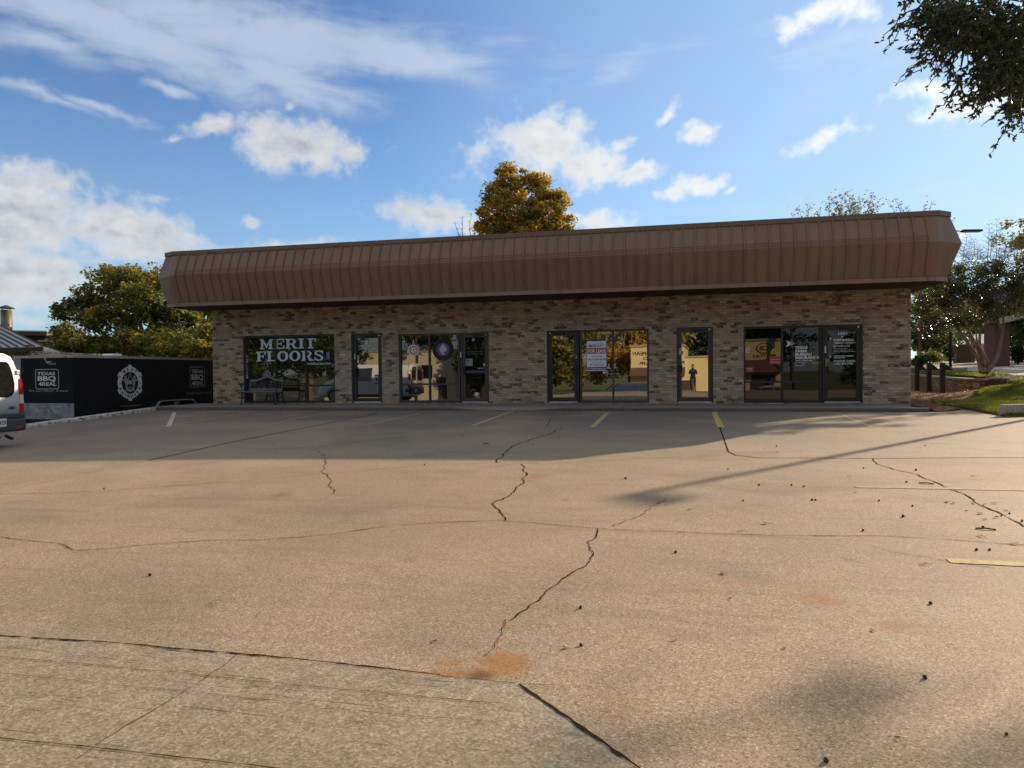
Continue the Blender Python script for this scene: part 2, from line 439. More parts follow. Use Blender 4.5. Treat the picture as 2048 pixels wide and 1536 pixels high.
# aggregate concrete of the car park
def make_lot():
    mt, t, b = new_mat('lot_concrete'); P = geo_pos(t)
    wp = t.vmath('ADD', P, t.vmath('SCALE', t.noise(P, 1.2, 3.0, out='Color')))
    wp.node.inputs[1].links[0].from_node.inputs['Scale'].default_value = 0.5
    big = t.noise(P, 0.16, 5.0, 0.6); mid = t.noise(P, 0.9, 5.0, 0.62); lil = t.noise(P, 7.0, 4.0, 0.65)
    v1 = t.voro(P, 135.0); vs_ = t.sep(v1)[0]; v2 = t.sep(t.voro(P, 300.0))[1]
    c = t.mix(t.maprange(big, 0.36, 0.64), (.335, .255, .160), (.40, .312, .20))
    c = t.mix(t.maprange(mid, 0.38, 0.62, 0, .7), c, (.27, .222, .145))
    c = t.mix(t.maprange(lil, 0.42, 0.72, 0, .35), c, (.30, .235, .155))
    px_, py_, pz_ = t.sep(P)
    # the right-hand slab is greyer, less worn concrete
    grey = t.math('MULTIPLY', t.maprange(py_, -11.3, -11.25), t.maprange(px_, 0.78, 0.82))
    c = t.mix(t.math('MULTIPLY', grey, 0.45), c, (.40, .335, .25))
    near_shade = t.math('MULTIPLY', t.maprange(py_, -12.5, -5.5, 0.0, 0.85), t.maprange(px_, 1.2, 4.5, 1.0, .35))  # strip by the shops: the building's shade darkened into the concrete colour
    c = t.mix(near_shade, c, (.125, .119, .119))
    red = t.math('MULTIPLY', t.maprange(px_, -8.5, -13.0), t.maprange(mid, 0.35, 0.6)); c = t.mix(t.math('MULTIPLY', red, 0.35), c, (.30, .18, .14))
    # stones
    st = t.ramp(vs_, [(0.0, (.40, .36, .31)), (0.25, (.70, .66, .61)), (.62, (.88, .86, .83)), (.92, (1.04, 1.04, 1.04)), (1.0, (1.55, 1.55, 1.55))])
    c = t.mix(0.85, c, st, 'MULTIPLY')
    st2 = t.ramp(v2, [(0.0, (.45, .42, .40)), (0.5, (.95, .95, .95)), (1.0, (1.45, 1.45, 1.45))])
    c = t.mix(0.45, c, st2, 'MULTIPLY')
    c = t.vmath('SCALE', c); c.node.inputs['Scale'].default_value = 1.30
    # stains of red clay, with outlines of their own
    nn = t.noise(P, 3.5, 5.0, 0.65)
    def stain(px, py, hx, hy, rot, amp):
        p = on_ground(px, py); p2 = on_ground(px+hx, py); p3 = on_ground(px, py-hy)
        mp = t.mapping(P, (p.x, p.y, p.z), (0, 0, YAW+rad(rot)), ((p2-p).length, (p3-p).length, 30), 'TEXTURE')
        return t.math('MULTIPLY', t.math('SUBTRACT', 1.0, t.vmath('LENGTH', mp, out=1)), amp)
    def un(l):
        v = l[0]
        for x in l[1:]: v = t.math('MAXIMUM', v, x)
        return v
    s1 = un([stain(1010, 1328, 74, 30, 34, 1.7), stain(965, 1346, 60, 18, 14, 1.6), stain(890, 1350, 120, 16, 5, 1.4), stain(905, 1325, 50, 14, 20, .7), stain(1070, 953, 55, 18, 0, .75), stain(1640, 1197, 95, 26, -22, .70), stain(1785, 1253, 60, 16, -18, .95),
             stain(1500, 1165, 200, 22, 0, .45), stain(480, 1310, 26, 10, 0, 1.0), stain(1010, 1250, 18, 14, 0, .8), stain(995, 1285, 12, 20, 0, .6), stain(1230, 1385, 90, 60, 0, .35), stain(1150, 1150, 70, 16, 0, .2), stain(880, 1052, 90, 8, 0, .4)])
    sa = t.maprange(t.math('ADD', s1, t.math('MULTIPLY', t.math('SUBTRACT', nn, 0.5), 1.3)), 0.0, 0.95, 0, 0.95, 'SMOOTHSTEP')
    c = t.mix(sa, c, t.mix(t.maprange(vs_, 0, 1), (.30, .135, .042), (.45, .235, .095)))
    s2 = un([stain(955, 1353, 50, 16, 14, 1.7)])
    c = t.mix(t.maprange(t.math('ADD', s2, t.math('MULTIPLY', t.math('SUBTRACT', nn, 0.5), 2.2)), 0.2, 1.5, 0, .75, 'SMOOTHSTEP'), c, (.10, .05, .03))
    # oil and tyre marks in the bays
    s3 = un([stain(1350, 1330, 12, 8, 0, 1.2), stain(420, 1210, 16, 9, 20, 1.0), stain(1130, 1000, 14, 5, 0, 1.2), stain(1700, 1120, 20, 8, 0, 1.0), stain(820, 1120, 30, 10, 10, .8), stain(560, 990, 26, 6, 0, .9), stain(620, 824, 90, 7, 0, 1.0), stain(1110, 826, 120, 7, 0, .9), stain(780, 880, 160, 26, 0, .5), stain(1250, 845, 170, 18, 0, .5), stain(240, 860, 180, 20, 0, .45), stain(1500, 1150, 160, 30, 0, .45), stain(300, 1180, 200, 60, 0, .35), stain(1800, 1060, 180, 30, 0, .4), stain(700, 1020, 220, 18, 0, .4)])
    c = t.mix(t.maprange(t.math('ADD', s3, t.math('MULTIPLY', t.math('SUBTRACT', mid, 0.5), 1.0)), 0.1, 0.9, 0, .5), c, (.10, .085, .07))
    sc = t.noise(t.mapping(P, rot=(0, 0, -0.3), scale=(0.35, 3.0, 1)), 2.4, 4.0, 0.6)
    c = t.mix(t.maprange(sc, 0.55, 0.72, 0, .28), c, (.15, .115, .09))
    warm = t.math('MULTIPLY', t.maprange(t.noise(P, .35, 4.0, .6), .45, .65), t.maprange(py_, -18.5, -13.0)); c = t.mix(t.math('MULTIPLY', warm, .45), c, (.42, .29, .17), 'MIX')
    pt = t.noise(t.mapping(P, loc=(7, 3, 0), scale=(1, 1.6, 1)), .55, 6.0, .7, .6); c = t.mix(t.maprange(pt, .54, .70, 0, .5), c, (.17, .13, .09))
    setp(t, b, color=c, rough=0.78, spec=0.28)
    h = t.math('ADD', vs_, t.math('MULTIPLY', lil, 0.8))
    t.link(t.bump(h, 0.35, 0.005), b.inputs['Normal'])
    return mt
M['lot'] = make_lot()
def make_conc(name, ca, cb, grain=70.0, scored=False, bump=0.3):
    mt, t, b = new_mat(name); P = geo_pos(t)
    big = t.noise(P, 0.7, 5.0, 0.62); lil = t.noise(P, 11.0, 5.0, 0.7); v = t.sep(t.voro(P, grain*1.4))[0]; v2 = t.noise(P, 45.0, 3.0, 0.7)
    c = t.mix(t.maprange(big, .35, .65), ca, cb)
    c = t.mix(t.maprange(lil, .4, .72, 0, .55), c, tuple(x*.5 for x in ca))
    c = t.mix(0.8, c, t.ramp(v, [(0, .55), (.3, .82), (.75, 1.05), (1, 1.5)]), 'MULTIPLY')
    c = t.mix(t.maprange(v2, .56, .72, 0, .6), c, tuple(x*.42 for x in ca))
    h = t.math('ADD', v, lil)
    if scored:
        # lines left by the straight-edge, running along the slab
        px_, py_, pz_ = t.sep(t.mapping(P, rot=(0, 0, scored)))
        wv = t.noise(t.comb(t.math('MULTIPLY', px_, 1.3), t.math('MULTIPLY', py_, 40.0), 0.0), 1.0, 6.0, 0.75)
        ln = t.maprange(wv, .585, .64, 0, .8)
        brk = t.maprange(t.noise(P, 8.0, 4.0, .6), .42, .56)
        ln = t.math('MULTIPLY', ln, brk)
        c = t.mix(ln, c, (.045, .038, .03)); h = t.math('SUBTRACT', h, t.math('MULTIPLY', ln, 2.0))
    setp(t, b, color=c, rough=0.9, spec=0.2); t.link(t.bump(h, bump, 0.006), b.inputs['Normal'])
    return mt
M['apron'] = make_conc('apron_concrete', (.35, .285, .195), (.41, .335, .235), 80.0, rad(1.5), 0.4)
M['walk'] = make_conc('sidewalk_concrete', (.30, .26, .22), (.24, .21, .18), 60.0)
M['kerb'] = make_conc('kerb_concrete', (.52, .49, .43), (.42, .39, .34), 30.0)
M['kerb_face'] = make_conc('kerb_shade', (.16, .14, .12), (.11, .10, .09), 40.0)  # shade on the upright kerb face is put into its colour
M['drive'] = make_conc('drive_asphalt', (.20, .195, .20), (.17, .165, .17), 60.0)
M['pale'] = make_conc('pale_concrete', (.50, .44, .36), (.44, .39, .32), 40.0)
def make_kerbpaint():
    mt, t, b = new_mat('flaking_white_paint'); P = geo_pos(t)
    n = t.noise(P, 9.0, 5.0, .7); f = t.maprange(n, .50, .56)
    c = t.mix(f, (.60, .57, .50), (.20, .17, .13)); setp(t, b, color=c, rough=.8); return mt
M['kerbpaint'] = make_kerbpaint()
def make_linepaint(name, col, wear):
    mt, t, b = new_mat(name); P = geo_pos(t)
    n = t.noise(P, 14.0, 5.0, .75); v = t.sep(t.voro(P, 95.0))[0]
    f = t.maprange(t.math('ADD', n, t.math('MULTIPLY', v, .22)), wear, wear+.12)
    c = t.mix(f, col, (.30, .23, .165)); setp(t, b, color=c, rough=.8); t.link(t.bump(v, .3, .004), b.inputs['Normal']); return mt
M['yellow'] = make_linepaint('yellow_line_paint', (.56, .40, .10), .62)
M['yellow_worn'] = make_linepaint('worn_yellow_line_paint', (.50, .40, .15), .55)
M['white_line'] = make_linepaint('white_line_paint', (.62, .58, .50), .60)
M['crack'] = simple('crack_dirt', (.026, .017, .010), 1.0, spec=.05, var=.7, scale=45)
M['crack_soil'] = simple('joint_soil', (.035, .022, .012), 1.0, spec=.05, var=.9, scale=70, bump=.8, bscale=90)

def make_soil(name, a, b_, c_):
    mt, t, b = new_mat(name); P = geo_pos(t)
    n = t.noise(P, 2.0, 6.0, .7); n2 = t.noise(P, 26.0, 4.0, .7)
    c = t.mix(t.maprange(n, .35, .65), a, b_); c = t.mix(t.maprange(n2, .45, .65), c, c_)
    setp(t, b, color=c, rough=.95, spec=.1); t.link(t.bump(t.math('ADD', n, n2), .8, .04), b.inputs['Normal']); return mt
M['dirt'] = make_soil('clay_soil', (.21, .105, .045), (.25, .13, .06), (.07, .038, .022))
M['mulch'] = make_soil('mulch', (.06, .036, .022), (.10, .058, .035), (.03, .02, .013))
M['ground'] = make_soil('far_ground', (.10, .12, .045), (.14, .13, .06), (.07, .075, .035))
M['lawn'] = make_soil('lawn_soil', (.10, .12, .03), (.14, .15, .04), (.07, .08, .025))
M['road'] = make_conc('road_asphalt', (.13, .125, .12), (.16, .155, .15), 60.0)

def leafmat(name, stops, trans=0.35, rough=0.5, spec=0.35):
    mt, t, b = new_mat(name)
    at_ = t.node('ShaderNodeAttribute'); at_.attribute_name = 'tint'
    c = t.ramp(at_.outputs['Fac'], stops)
    setp(t, b, color=c, rough=rough, spec=spec)
    tr = t.node('ShaderNodeBsdfTranslucent'); t.link(t.mix(1.0, c, (1.5, 1.35, .8), 'MULTIPLY'), tr.inputs['Color'])
    mx = t.node('ShaderNodeMixShader'); mx.inputs[0].default_value = trans
    t.link(b.outputs[0], mx.inputs[1]); t.link(tr.outputs[0], mx.inputs[2])
    t.link(mx.outputs[0], t.n['Material Output'].inputs[0]); return mt
M['leaf_autumn'] = leafmat('autumn_leaf', [(0, (.05, .07, .02)), (.35, (.105, .13, .03)), (.6, (.20, .20, .04)), (.85, (.37, .30, .055)), (1, (.36, .21, .04))], .44)
M['leaf_gold'] = leafmat('gold_leaf', [(0, (.14, .14, .035)), (.3, (.30, .26, .05)), (.6, (.50, .37, .07)), (.85, (.58, .34, .05)), (1, (.42, .19, .035))], .46)
M['leaf_green'] = leafmat('green_leaf', [(0, (.02, .04, .012)), (.4, (.045, .085, .018)), (.75, (.10, .15, .025)), (1, (.22, .22, .03))], .35)
M['leaf_oak'] = leafmat('oak_leaf', [(0, (.025, .042, .016)), (.6, (.05, .08, .024)), (.9, (.08, .115, .03)), (1, (.12, .09, .03))], .22, .42, .4)
M['leaf_myrtle'] = leafmat('myrtle_leaf', [(0, (.04, .035, .022)), (.3, (.085, .055, .035)), (.5, (.075, .105, .028)), (.8, (.14, .19, .035)), (1, (.28, .20, .05))], .40, .3, .6)
M['leaf_pale'] = leafmat('pale_leaf', [(0, (.12, .14, .06)), (.5, (.25, .24, .10)), (1, (.38, .32, .14))], .4)
M['grass'] = leafmat('grass_blade', [(0, (.06, .085, .018)), (.45, (.14, .17, .03)), (.8, (.25, .26, .05)), (1, (.38, .31, .12))], .45, .5, .3)
M['dryleaf'] = leafmat('dry_leaf', [(0, (.10, .05, .025)), (.5, (.24, .13, .06)), (1, (.40, .26, .14))], .2, .7, .2)
M['bark'] = simple('bark', (.13, .095, .07), .9, var=.4, scale=14, bump=.8, bscale=25)
M['bark_pale'] = simple('smooth_bark', (.25, .19, .13), .75, var=.35, scale=9, bump=.3, bscale=20)
M['bark_dark'] = simple('dark_bark', (.05, .038, .03), .9, var=.4, scale=14)

# brown sheet-metal of the mansard, fine vertical striations
def make_mansard():
    mt, t, b = new_mat('brown_sheet_metal'); P = geo_pos(t); px_, py_, pz_ = t.sep(P)
    g = t.noise(t.comb(t.math('MULTIPLY', px_, 60.0), t.math('MULTIPLY', pz_, 1.0), py_), 1.0, 3.0, .6)
    p = t.math('FLOOR', t.math('DIVIDE', t.math('ADD', px_, 15.49), .3155))
    wn = t.node('ShaderNodeTexWhiteNoise', noise_dimensions='1D'); t.link(p, wn.inputs['W'])
    n = t.noise(P, 1.3, 5.0, .65)
    c = t.mix(t.maprange(n, .35, .65), (.285, .185, .115), (.24, .155, .098))
    c = t.mix(t.maprange(wn.outputs['Value'], 0, 1, 0, .22), c, (.24, .15, .10))
    st = t.noise(t.comb(t.math('MULTIPLY', px_, 7.0), t.math('MULTIPLY', pz_, .5), 0.0), 1.0, 4.0, .7)
    c = t.mix(t.maprange(st, .5, .75, 0, .3), c, (.12, .075, .05))
    c = t.mix(t.maprange(g, .35, .7, 0, .35), c, (.13, .08, .055))
    setp(t, b, color=c, rough=.55, spec=.35)
    t.link(t.bump(t.math('ADD', g, t.math('MULTIPLY', n, .3)), .35, .006), b.inputs['Normal']); return mt
M['mansard'] = make_mansard()
M['fascia'] = simple('brown_trim', (.25, .155, .105), .5, var=.15, scale=3)
M['fascia_dark'] = simple('dark_brown_trim', (.17, .11, .072), .5, var=.15, scale=3)
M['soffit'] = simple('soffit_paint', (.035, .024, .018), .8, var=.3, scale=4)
M['bronze'] = simple('bronze_frame', (.028, .024, .020), .42, metal=.0, var=.2, scale=8, spec=.5)
M['frame_brown'] = simple('brown_frame', (.065, .05, .044), .45, var=.2, scale=8)
M['alu'] = simple('aluminium', (.55, .57, .60), .35, metal=.9, var=.1)
M['black'] = simple('black_paint', (.012, .012, .013), .45, var=.3)
M['iron'] = simple('cast_iron', (.018, .018, .02), .5, var=.3, scale=20, bump=.3)
M['slat'] = simple('bench_slat', (.16, .17, .20), .55, var=.25, scale=12)
M['white_vinyl'] = simple('white_vinyl', (.88, .89, .92), .6, var=.03)
M['pale_vinyl'] = simple('pale_blue_vinyl', (.66, .77, .88), .6, var=.05)
M['grey_vinyl'] = simple('grey_vinyl', (.30, .31, .32), .6, var=.05)
M['blue'] = simple('blue_ink', (.03, .06, .22), .5); M['midblue'] = simple('mid_blue_ink', (.13, .20, .55), .5); M['red'] = simple('red_ink', (.42, .03, .05), .5)
M['purple'] = simple('purple_ink', (.16, .07, .32), .5); M['orange'] = simple('orange_ink', (.75, .25, .10), .5); M['teal'] = simple('teal_ink', (.04, .25, .28), .5)
M['gold'] = simple('gold_sticker', (.30, .25, .12), .5); M['paper'] = simple('paper', (.70, .70, .68), .7, var=.03); M['coral'] = simple('coral_ink', (.62, .16, .12), .5)
M['rubber'] = simple('rubber', (.02, .02, .02), .8, var=.3)
def glass(name, tint, refl, wav=0.0, wsc=1.4):
    """dark tinted shop glass: dark interior seen faintly, strong mirror of what stands opposite"""
    mt, t, b = new_mat(name); P = geo_pos(t)
    setp(t, b, color=tint, rough=.3, spec=.0)
    g = t.node('ShaderNodeBsdfGlossy'); g.inputs['Roughness'].default_value = 0.004
    g.inputs['Color'].default_value = (.98, .95, .88, 1)
    if wav:
        nz = t.noise(t.mapping(P, scale=(1, 1, 1.2)), wsc, 1.0, .4)
        bp = t.bump(nz, wav, .05); t.link(bp, g.inputs['Normal'])
    mx = t.node('ShaderNodeMixShader'); mx.inputs[0].default_value = refl
    t.link(b.outputs[0], mx.inputs[1]); t.link(g.outputs[0], mx.inputs[2]); t.link(mx.outputs[0], t.n['Material Output'].inputs[0]); return mt
M['glass_dark'] = glass('dark_shop_glass', (.020, .020, .014), .22, .015)
M['glass_mirror'] = glass('reflective_shop_glass', (.012, .012, .010), .42, .012)
M['glass_mid'] = glass('grey_shop_glass', (.012, .012, .010), .22, .012)
M['glass_black'] = glass('black_shop_glass', (.006, .006, .005), .085, .015)
M['car_glass'] = glass('vehicle_glass', (.008, .009, .010), .16)
M['van_white'] = simple('white_van_paint', (.86, .85, .83), .28, var=.04, coat=.6, scale=2)
M['plastic'] = simple('grey_bumper_plastic', (.05, .055, .06), .55, var=.15, bump=.2, bscale=200)
M['tail_red'] = simple('tail_lamp_red', (.45, .012, .02), .15, var=.1, coat=1.0)
M['tail_clear'] = simple('tail_lamp_clear', (.65, .62, .62), .12, var=.05, coat=1.0)
M['rim'] = simple('wheel_rim', (.35, .36, .38), .35, metal=.7)
M['trailer_black'] = simple('black_trailer_wrap', (.009, .009, .011), .5, var=.3, spec=.35)
M['wrap_navy'] = simple('navy_trailer_wrap', (.010, .0105, .014), .6, var=.3, spec=.15)
M['cream'] = simple('cream_stucco', (.58, .44, .21), .9, var=.08, scale=2, bump=.2)
M['beige'] = simple('beige_stucco', (.55, .47, .32), .9, var=.08, scale=2)
M['suv'] = simple('dark_grey_car_paint', (.05, .052, .055), .25, coat=.8, var=.05)
M['silver'] = simple('silver_car_paint', (.45, .46, .48), .25, coat=.8, var=.05, metal=.3)
M['red_brick'] = simple('red_brown_brick', (.115, .062, .042), .9, var=.35, scale=24, bump=.4)
M['dark_roof'] = simple('dark_brown_roof', (.06, .04, .032), .85, var=.3, scale=10)
M['brown_metal'] = simple('red_brown_metal', (.13, .055, .045), .6, var=.2)
M['timber'] = simple('dark_stained_timber', (.03, .014, .010), .75, var=.35, scale=14, bump=.3)
M['flue'] = simple('weathered_flue', (.22, .18, .10), .5, metal=.5, var=.4, scale=2)
M['pole'] = simple('dark_bronze_pole', (.022, .018, .016), .5)
M['lamp_lens'] = simple('lamp_lens', (.45, .43, .40), .3)
M['cloth'] = simple('dark_clothing', (.015, .016, .02), .9); M['skin'] = simple('skin', (.40, .24, .17), .6); M['hair'] = simple('dark_hair', (.02, .014, .01), .7)
def make_greymetal():
    mt, t, b = new_mat('grey_standing_seam'); P = geo_pos(t); n = t.noise(P, 1.0, 4.0, .6)
    c = t.mix(t.maprange(n, .3, .7), (.40, .40, .37), (.46, .46, .42)); setp(t, b, color=c, rough=.5, spec=.4); return mt
M['seam_grey'] = make_greymetal()
def make_plate():
    mt, t, b = new_mat('bright_tread_plate'); P = geo_pos(t)
    n = t.noise(P, 3.2, 5.0, .65, .8); v = t.voro(P, 38.0, out='Distance')
    c = t.mix(t.maprange(n, .35, .7), (.22, .23, .26), (.42, .42, .42)); setp(t, b, color=c, rough=.32, metal=.85)
    t.link(t.bump(t.math('ADD', t.math('MULTIPLY', n, 3.0), t.math('MULTIPLY', v, .5)), .5, .03), b.inputs['Normal']); return mt
M['plate'] = make_plate()
def make_stone():
    mt, t, b = new_mat('stone_masonry'); P = geo_pos(t)
    sc = t.mapping(P, scale=(3.2, 3.2, 5.5)); cellc = t.voro(sc, 1.0); d = t.node('ShaderNodeTexVoronoi', feature='DISTANCE_TO_EDGE'); t.link(sc, d.inputs['Vector']); d.inputs['Scale'].default_value = 1.0
    r_ = t.sep(cellc)[0]; c = t.ramp(r_, [(0, (.30, .19, .09)), (.4, (.42, .28, .14)), (.7, (.24, .15, .08)), (1, (.48, .36, .2))])
    c = t.mix(t.maprange(t.noise(P, 14.0, 4.0, .6), .4, .7, 0, .6), c, (.14, .09, .05))
    c = t.mix(t.maprange(d.outputs['Distance'], .02, .07), (.07, .045, .03), c); setp(t, b, color=c, rough=.9)
    t.link(t.bump(t.maprange(d.outputs['Distance'], 0, .15), .8, .03), b.inputs['Normal']); return mt
M['stone'] = make_stone()
M['stone_cap'] = make_conc('stone_cap', (.42, .37, .30), (.34, .30, .24), 30.0)
# ------------------------------------------------------------------ ground, car park, kerbs
def rng(seed): return random.Random(seed)
# one far ground sheet reaching the horizon, following the terrain near the site
def far_ground():
    xs = [-900, -400, -200, -120, -80, -60, -45] + [x*1.0 for x in range(-36, 60, 2)] + [64, 80, 120, 200, 400, 900]
    ys = [-900, -400, -200, -120, -80, -60] + [y*1.0 for y in range(-46, 90, 2)] + [100, 140, 200, 400, 900]
    mb = MB(); vs = [(x, y, G(x, y)-0.06 - (0.25 if -17 < x < 9 and -24 < y < 14 else 0) - (.7 if 9 < x < 13.5 and 4 < y < 31 else 0)) for y in ys for x in xs]
    nx = len(xs); fs = [(j*nx+i, j*nx+i+1, (j+1)*nx+i+1, (j+1)*nx+i) for j in range(len(ys)-1) for i in range(nx-1)]
    mb.add(vs, fs, 0, True)
    return mb.build('ground', M['ground'], kind='structure')
far_ground()
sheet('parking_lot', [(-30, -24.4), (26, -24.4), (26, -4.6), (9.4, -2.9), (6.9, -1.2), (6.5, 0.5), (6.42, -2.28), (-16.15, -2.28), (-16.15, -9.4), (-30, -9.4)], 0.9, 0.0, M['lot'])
sheet('street', [(-80, -29.0), (60, -29.0), (60, -36.5), (-80, -36.5)], 2.0, 0.012, M['road'])
sheet('far_parking_lot', [(-60, -37.0), (50, -37.0), (50, -58), (-60, -58)], 3.0, 0.008, M['walk'])
# newer concrete apron in the near left corner, its edge just proud of the old slab
def lotpt(px, py, dz=0.0):
    p = on_ground(px, py); return Vector((p.x, p.y, p.z+dz))
ap = [lotpt(*p) for p in ((0, 1274), (233, 1290), (450, 1308), (700, 1334), (860, 1353), (1032, 1371), (1085, 1405), (1270, 1538))]
e1 = ap[-1]+(ap[-1]-ap[-2]).normalized()*2.2; e0 = ap[0]+(ap[0]-ap[1]).normalized()*6.0
sheet('driveway_apron', [tuple(e0[:2])]+[tuple(p[:2]) for p in ap]+[tuple(e1[:2]), (e1.x, -24.2), (e0.x, -24.2)], 0.5, 0.006, M['apron'])
sheet('entrance_drive', [(-6.5, -24.1), (e1.x, -24.1), (e1.x, -29.0), (-7.5, -29.0)], 0.8, 0.006, M['apron'])

RC = rng(5)
def ribbon(mb, pts, w, dz, jit=0.0, step=0.05, mi=0, wvar=0.5):
    """a thin strip lying on the ground along measured points, with wandering edges"""
    P = []
    for i in range(len(pts)-1):
        a, b = pts[i], pts[i+1]; L = (b-a).length; k = max(1, int(L/step))
        for j in range(k): P.append(a+(b-a)*(j/k))
    P.append(pts[-1]); vs = []
    n = len(P); ph = RC.uniform(0, 50)
    for i, p in enumerate(P):
        t = (P[min(i+1, n-1)]-P[max(i-1, 0)]); t.z = 0; t.normalize(); s = Vector((-t.y, t.x, 0))
        off = s*(mnoise.noise(Vector((i*step*2.6+ph, 1.7, 0)))*jit*2.6+mnoise.noise(Vector((i*step*9+ph, 5.7, 0)))*jit*1.5+mnoise.noise(Vector((i*step*23+ph, 9.7, 0)))*jit*.9)
        ww = w*.72*(1+wvar*mnoise.noise(Vector((i*step*4+ph, 0, 3)))*2+wvar*mnoise.noise(Vector((i*step*17+ph, 0, 8)))*2.2) if jit > .002 else w*(1+wvar*mnoise.noise(Vector((i*step*6+ph, 0, 3))))
        ww = max(0.0012, ww)
        q1 = p+off+s*ww*.5; q2 = p+off-s*ww*.5
        vs += [(q1.x, q1.y, G(q1.x, q1.y)+dz), (q2.x, q2.y, G(q2.x, q2.y)+dz)]
    mb.add(vs, [(2*i, 2*i+1, 2*i+3, 2*i+2) for i in range(n-1)], mi)
def crack(pxs, w, jit=0.02, dz=0.004, mat='crack', name='pavement_crack'):
    pts = [lotpt(*p) for p in pxs]; mb = MB()
    ribbon(mb, pts, w, dz, jit, 0.022 if pts[0].y < -14 else 0.06)
    return mb.build(name, M[mat], kind='structure')
crack([(1041, 928), (1055, 947), (1046, 966), (1033, 980), (1009, 994), (992, 1007), (1002, 1019), (1014, 1041)], .017, .018)
crack([(0, 1075), (123, 1088), (150, 1101), (219, 1098), (260, 1093), (366, 1084), (434, 1081), (513, 1081), (598, 1075), (663, 1069), (787, 1051), (889, 1045), (992, 1041), (1060, 1045), (1128, 1052), (1197, 1057), (1265, 1061), (1350, 1063), (1410, 1067), (1556, 1072), (1757, 1072), (1884, 1079), (2030, 1090), (2070, 1089)], .009, .006)
crack([(1197, 1057), (1193, 1074), (1176, 1084), (1180, 1094), (1192, 1107), (1166, 1131), (1120, 1158), (1088, 1184), (1082, 1201), (1049, 1228), (1018, 1240)], .011, .014)
crack([(1018, 1240), (1004, 1262), (987, 1295), (968, 1318)], .005, .012, mat='crack_soil')
crack([(1742, 917), (1760, 930), (1789, 939), (1830, 948), (1848, 957), (1870, 963), (1892, 977), (1917, 985), (1943, 999), (1968, 1014), (2005, 1030), (2030, 1041), (2060, 1060)], .019, .014)
crack([(1431, 824), (1439, 853), (1452, 890), (1457, 904), (1472, 911), (1519, 916), (1738, 917), (2080, 915)], .022, .002, name='pavement_joint')
crack([(-30, 990), (0, 988), (103, 987), (205, 982), (342, 973), (530, 959), (632, 949), (670, 946), (752, 939), (848, 932), (923, 928), (993, 926), (1094, 928), (1180, 923), (1300, 916), (1446, 911)], .010, .006)
crack([(995, 925), (1005, 911), (1029, 891), (1060, 880), (1101, 867), (1123, 856)], .020, .018)
crack([(1098, 853), (1093, 852), (1101, 838)], .02, .01)
crack([(756, 827), (700, 838), (460, 885), (297, 921)], .028, .0, name='pavement_joint')
crack([(297, 921), (180, 945), (0, 985)], .007, .004, name='pavement_joint')
crack([(461, 896), (530, 898), (632, 895), (700, 887), (821, 872), (889, 857), (944, 840)], .013, .01)
crack([(625, 900), (646, 908), (649, 927), (644, 944), (653, 951), (666, 971), (673, 988)], .011, .02)
crack([(1227, 1053), (1289, 1023), (1335, 997)], .007, .02)
crack([(1744, 1092), (1776, 1103), (1803, 1108), (1850, 1114), (1895, 1124), (1990, 1138)], .006, .01)
crack([(1540, 868), (1750, 867), (2048, 863)], .006, .003, name='pavement_joint')
crack([(1480, 1305), (1700, 1325), (1860, 1350)], .0015, .01)
# apron joint: dirt-filled gap
crack([(0, 1273), (233, 1289), (450, 1307), (700, 1333), (880, 1354)], .015, .003, .0085, 'crack_soil', 'pavement_joint')
crack([(880, 1354), (1034, 1371), (1130, 1376)], .005, .003, .0085, 'crack_soil', 'pavement_joint')
crack([(1040, 1372), (1085, 1403), (1150, 1449), (1205, 1487), (1280, 1542)], .019, .004, .0085, 'crack_soil', 'pavement_joint')
crack([(478, 1312), (448, 1335), (415, 1356), (365, 1392), (300, 1430), (190, 1495), (150, 1525)], .004, .008, .0095)
for j, (y0_, y1_) in enumerate(((1317, 1384), (1350, 1424), (1480, 1560))):
    crack([(0, y0_), (350, lerp(y0_, y1_, .5)-2), (700, y1_), (1000, y1_+26)], (.004, .0025, .006)[j], .003, .0095, name='screed_line')
# ---- painted lines
def pline(pxs, w, mat, label, dz=.0042):
    mb = MB(); ribbon(mb, [lotpt(*p) for p in pxs], w, dz, 0.0, .2, 0, .04); return mb.build('painted_line', M[mat], kind='structure')
pline([(349, 825), (337, 853)], .11, 'white_line', '')
pline([(508, 823), (325, 853)], .07, 'yellow_worn', '')
pline([(645, 827), (516, 853)], .07, 'yellow_worn', '')
pline([(840, 827), (722, 852)], .08, 'yellow_worn', '')
pline([(1026, 822), (944, 852)], .10, 'yellow_worn', '')
pline([(1216, 825), (1184, 855)], .11, 'yellow_worn', '')
pline([(1428, 824), (1442, 855)], .13, 'yellow', '')
pline([(1676, 827), (1745, 855)], .12, 'yellow_worn', '')
pline([(1896, 1122), (2075, 1131)], .10, 'yellow', '')
pline([(1710, 974), (2075, 981)], .10, 'yellow_worn', '')
pline([(0, 895), (14, 893)], .09, 'yellow_worn', '')
# ---- sidewalk in front of the shops
ZW = -0.075
mb = MB()
jx = [-16.1, -9.05, -1.35, 6.02]
for a, b in zip(jx[:-1], jx[1:]):
    mb.box(a+.006, b-.006, -2.24, 0.0, -.35, ZW)
walk = mb.build('sidewalk', M['walk'], kind='structure')
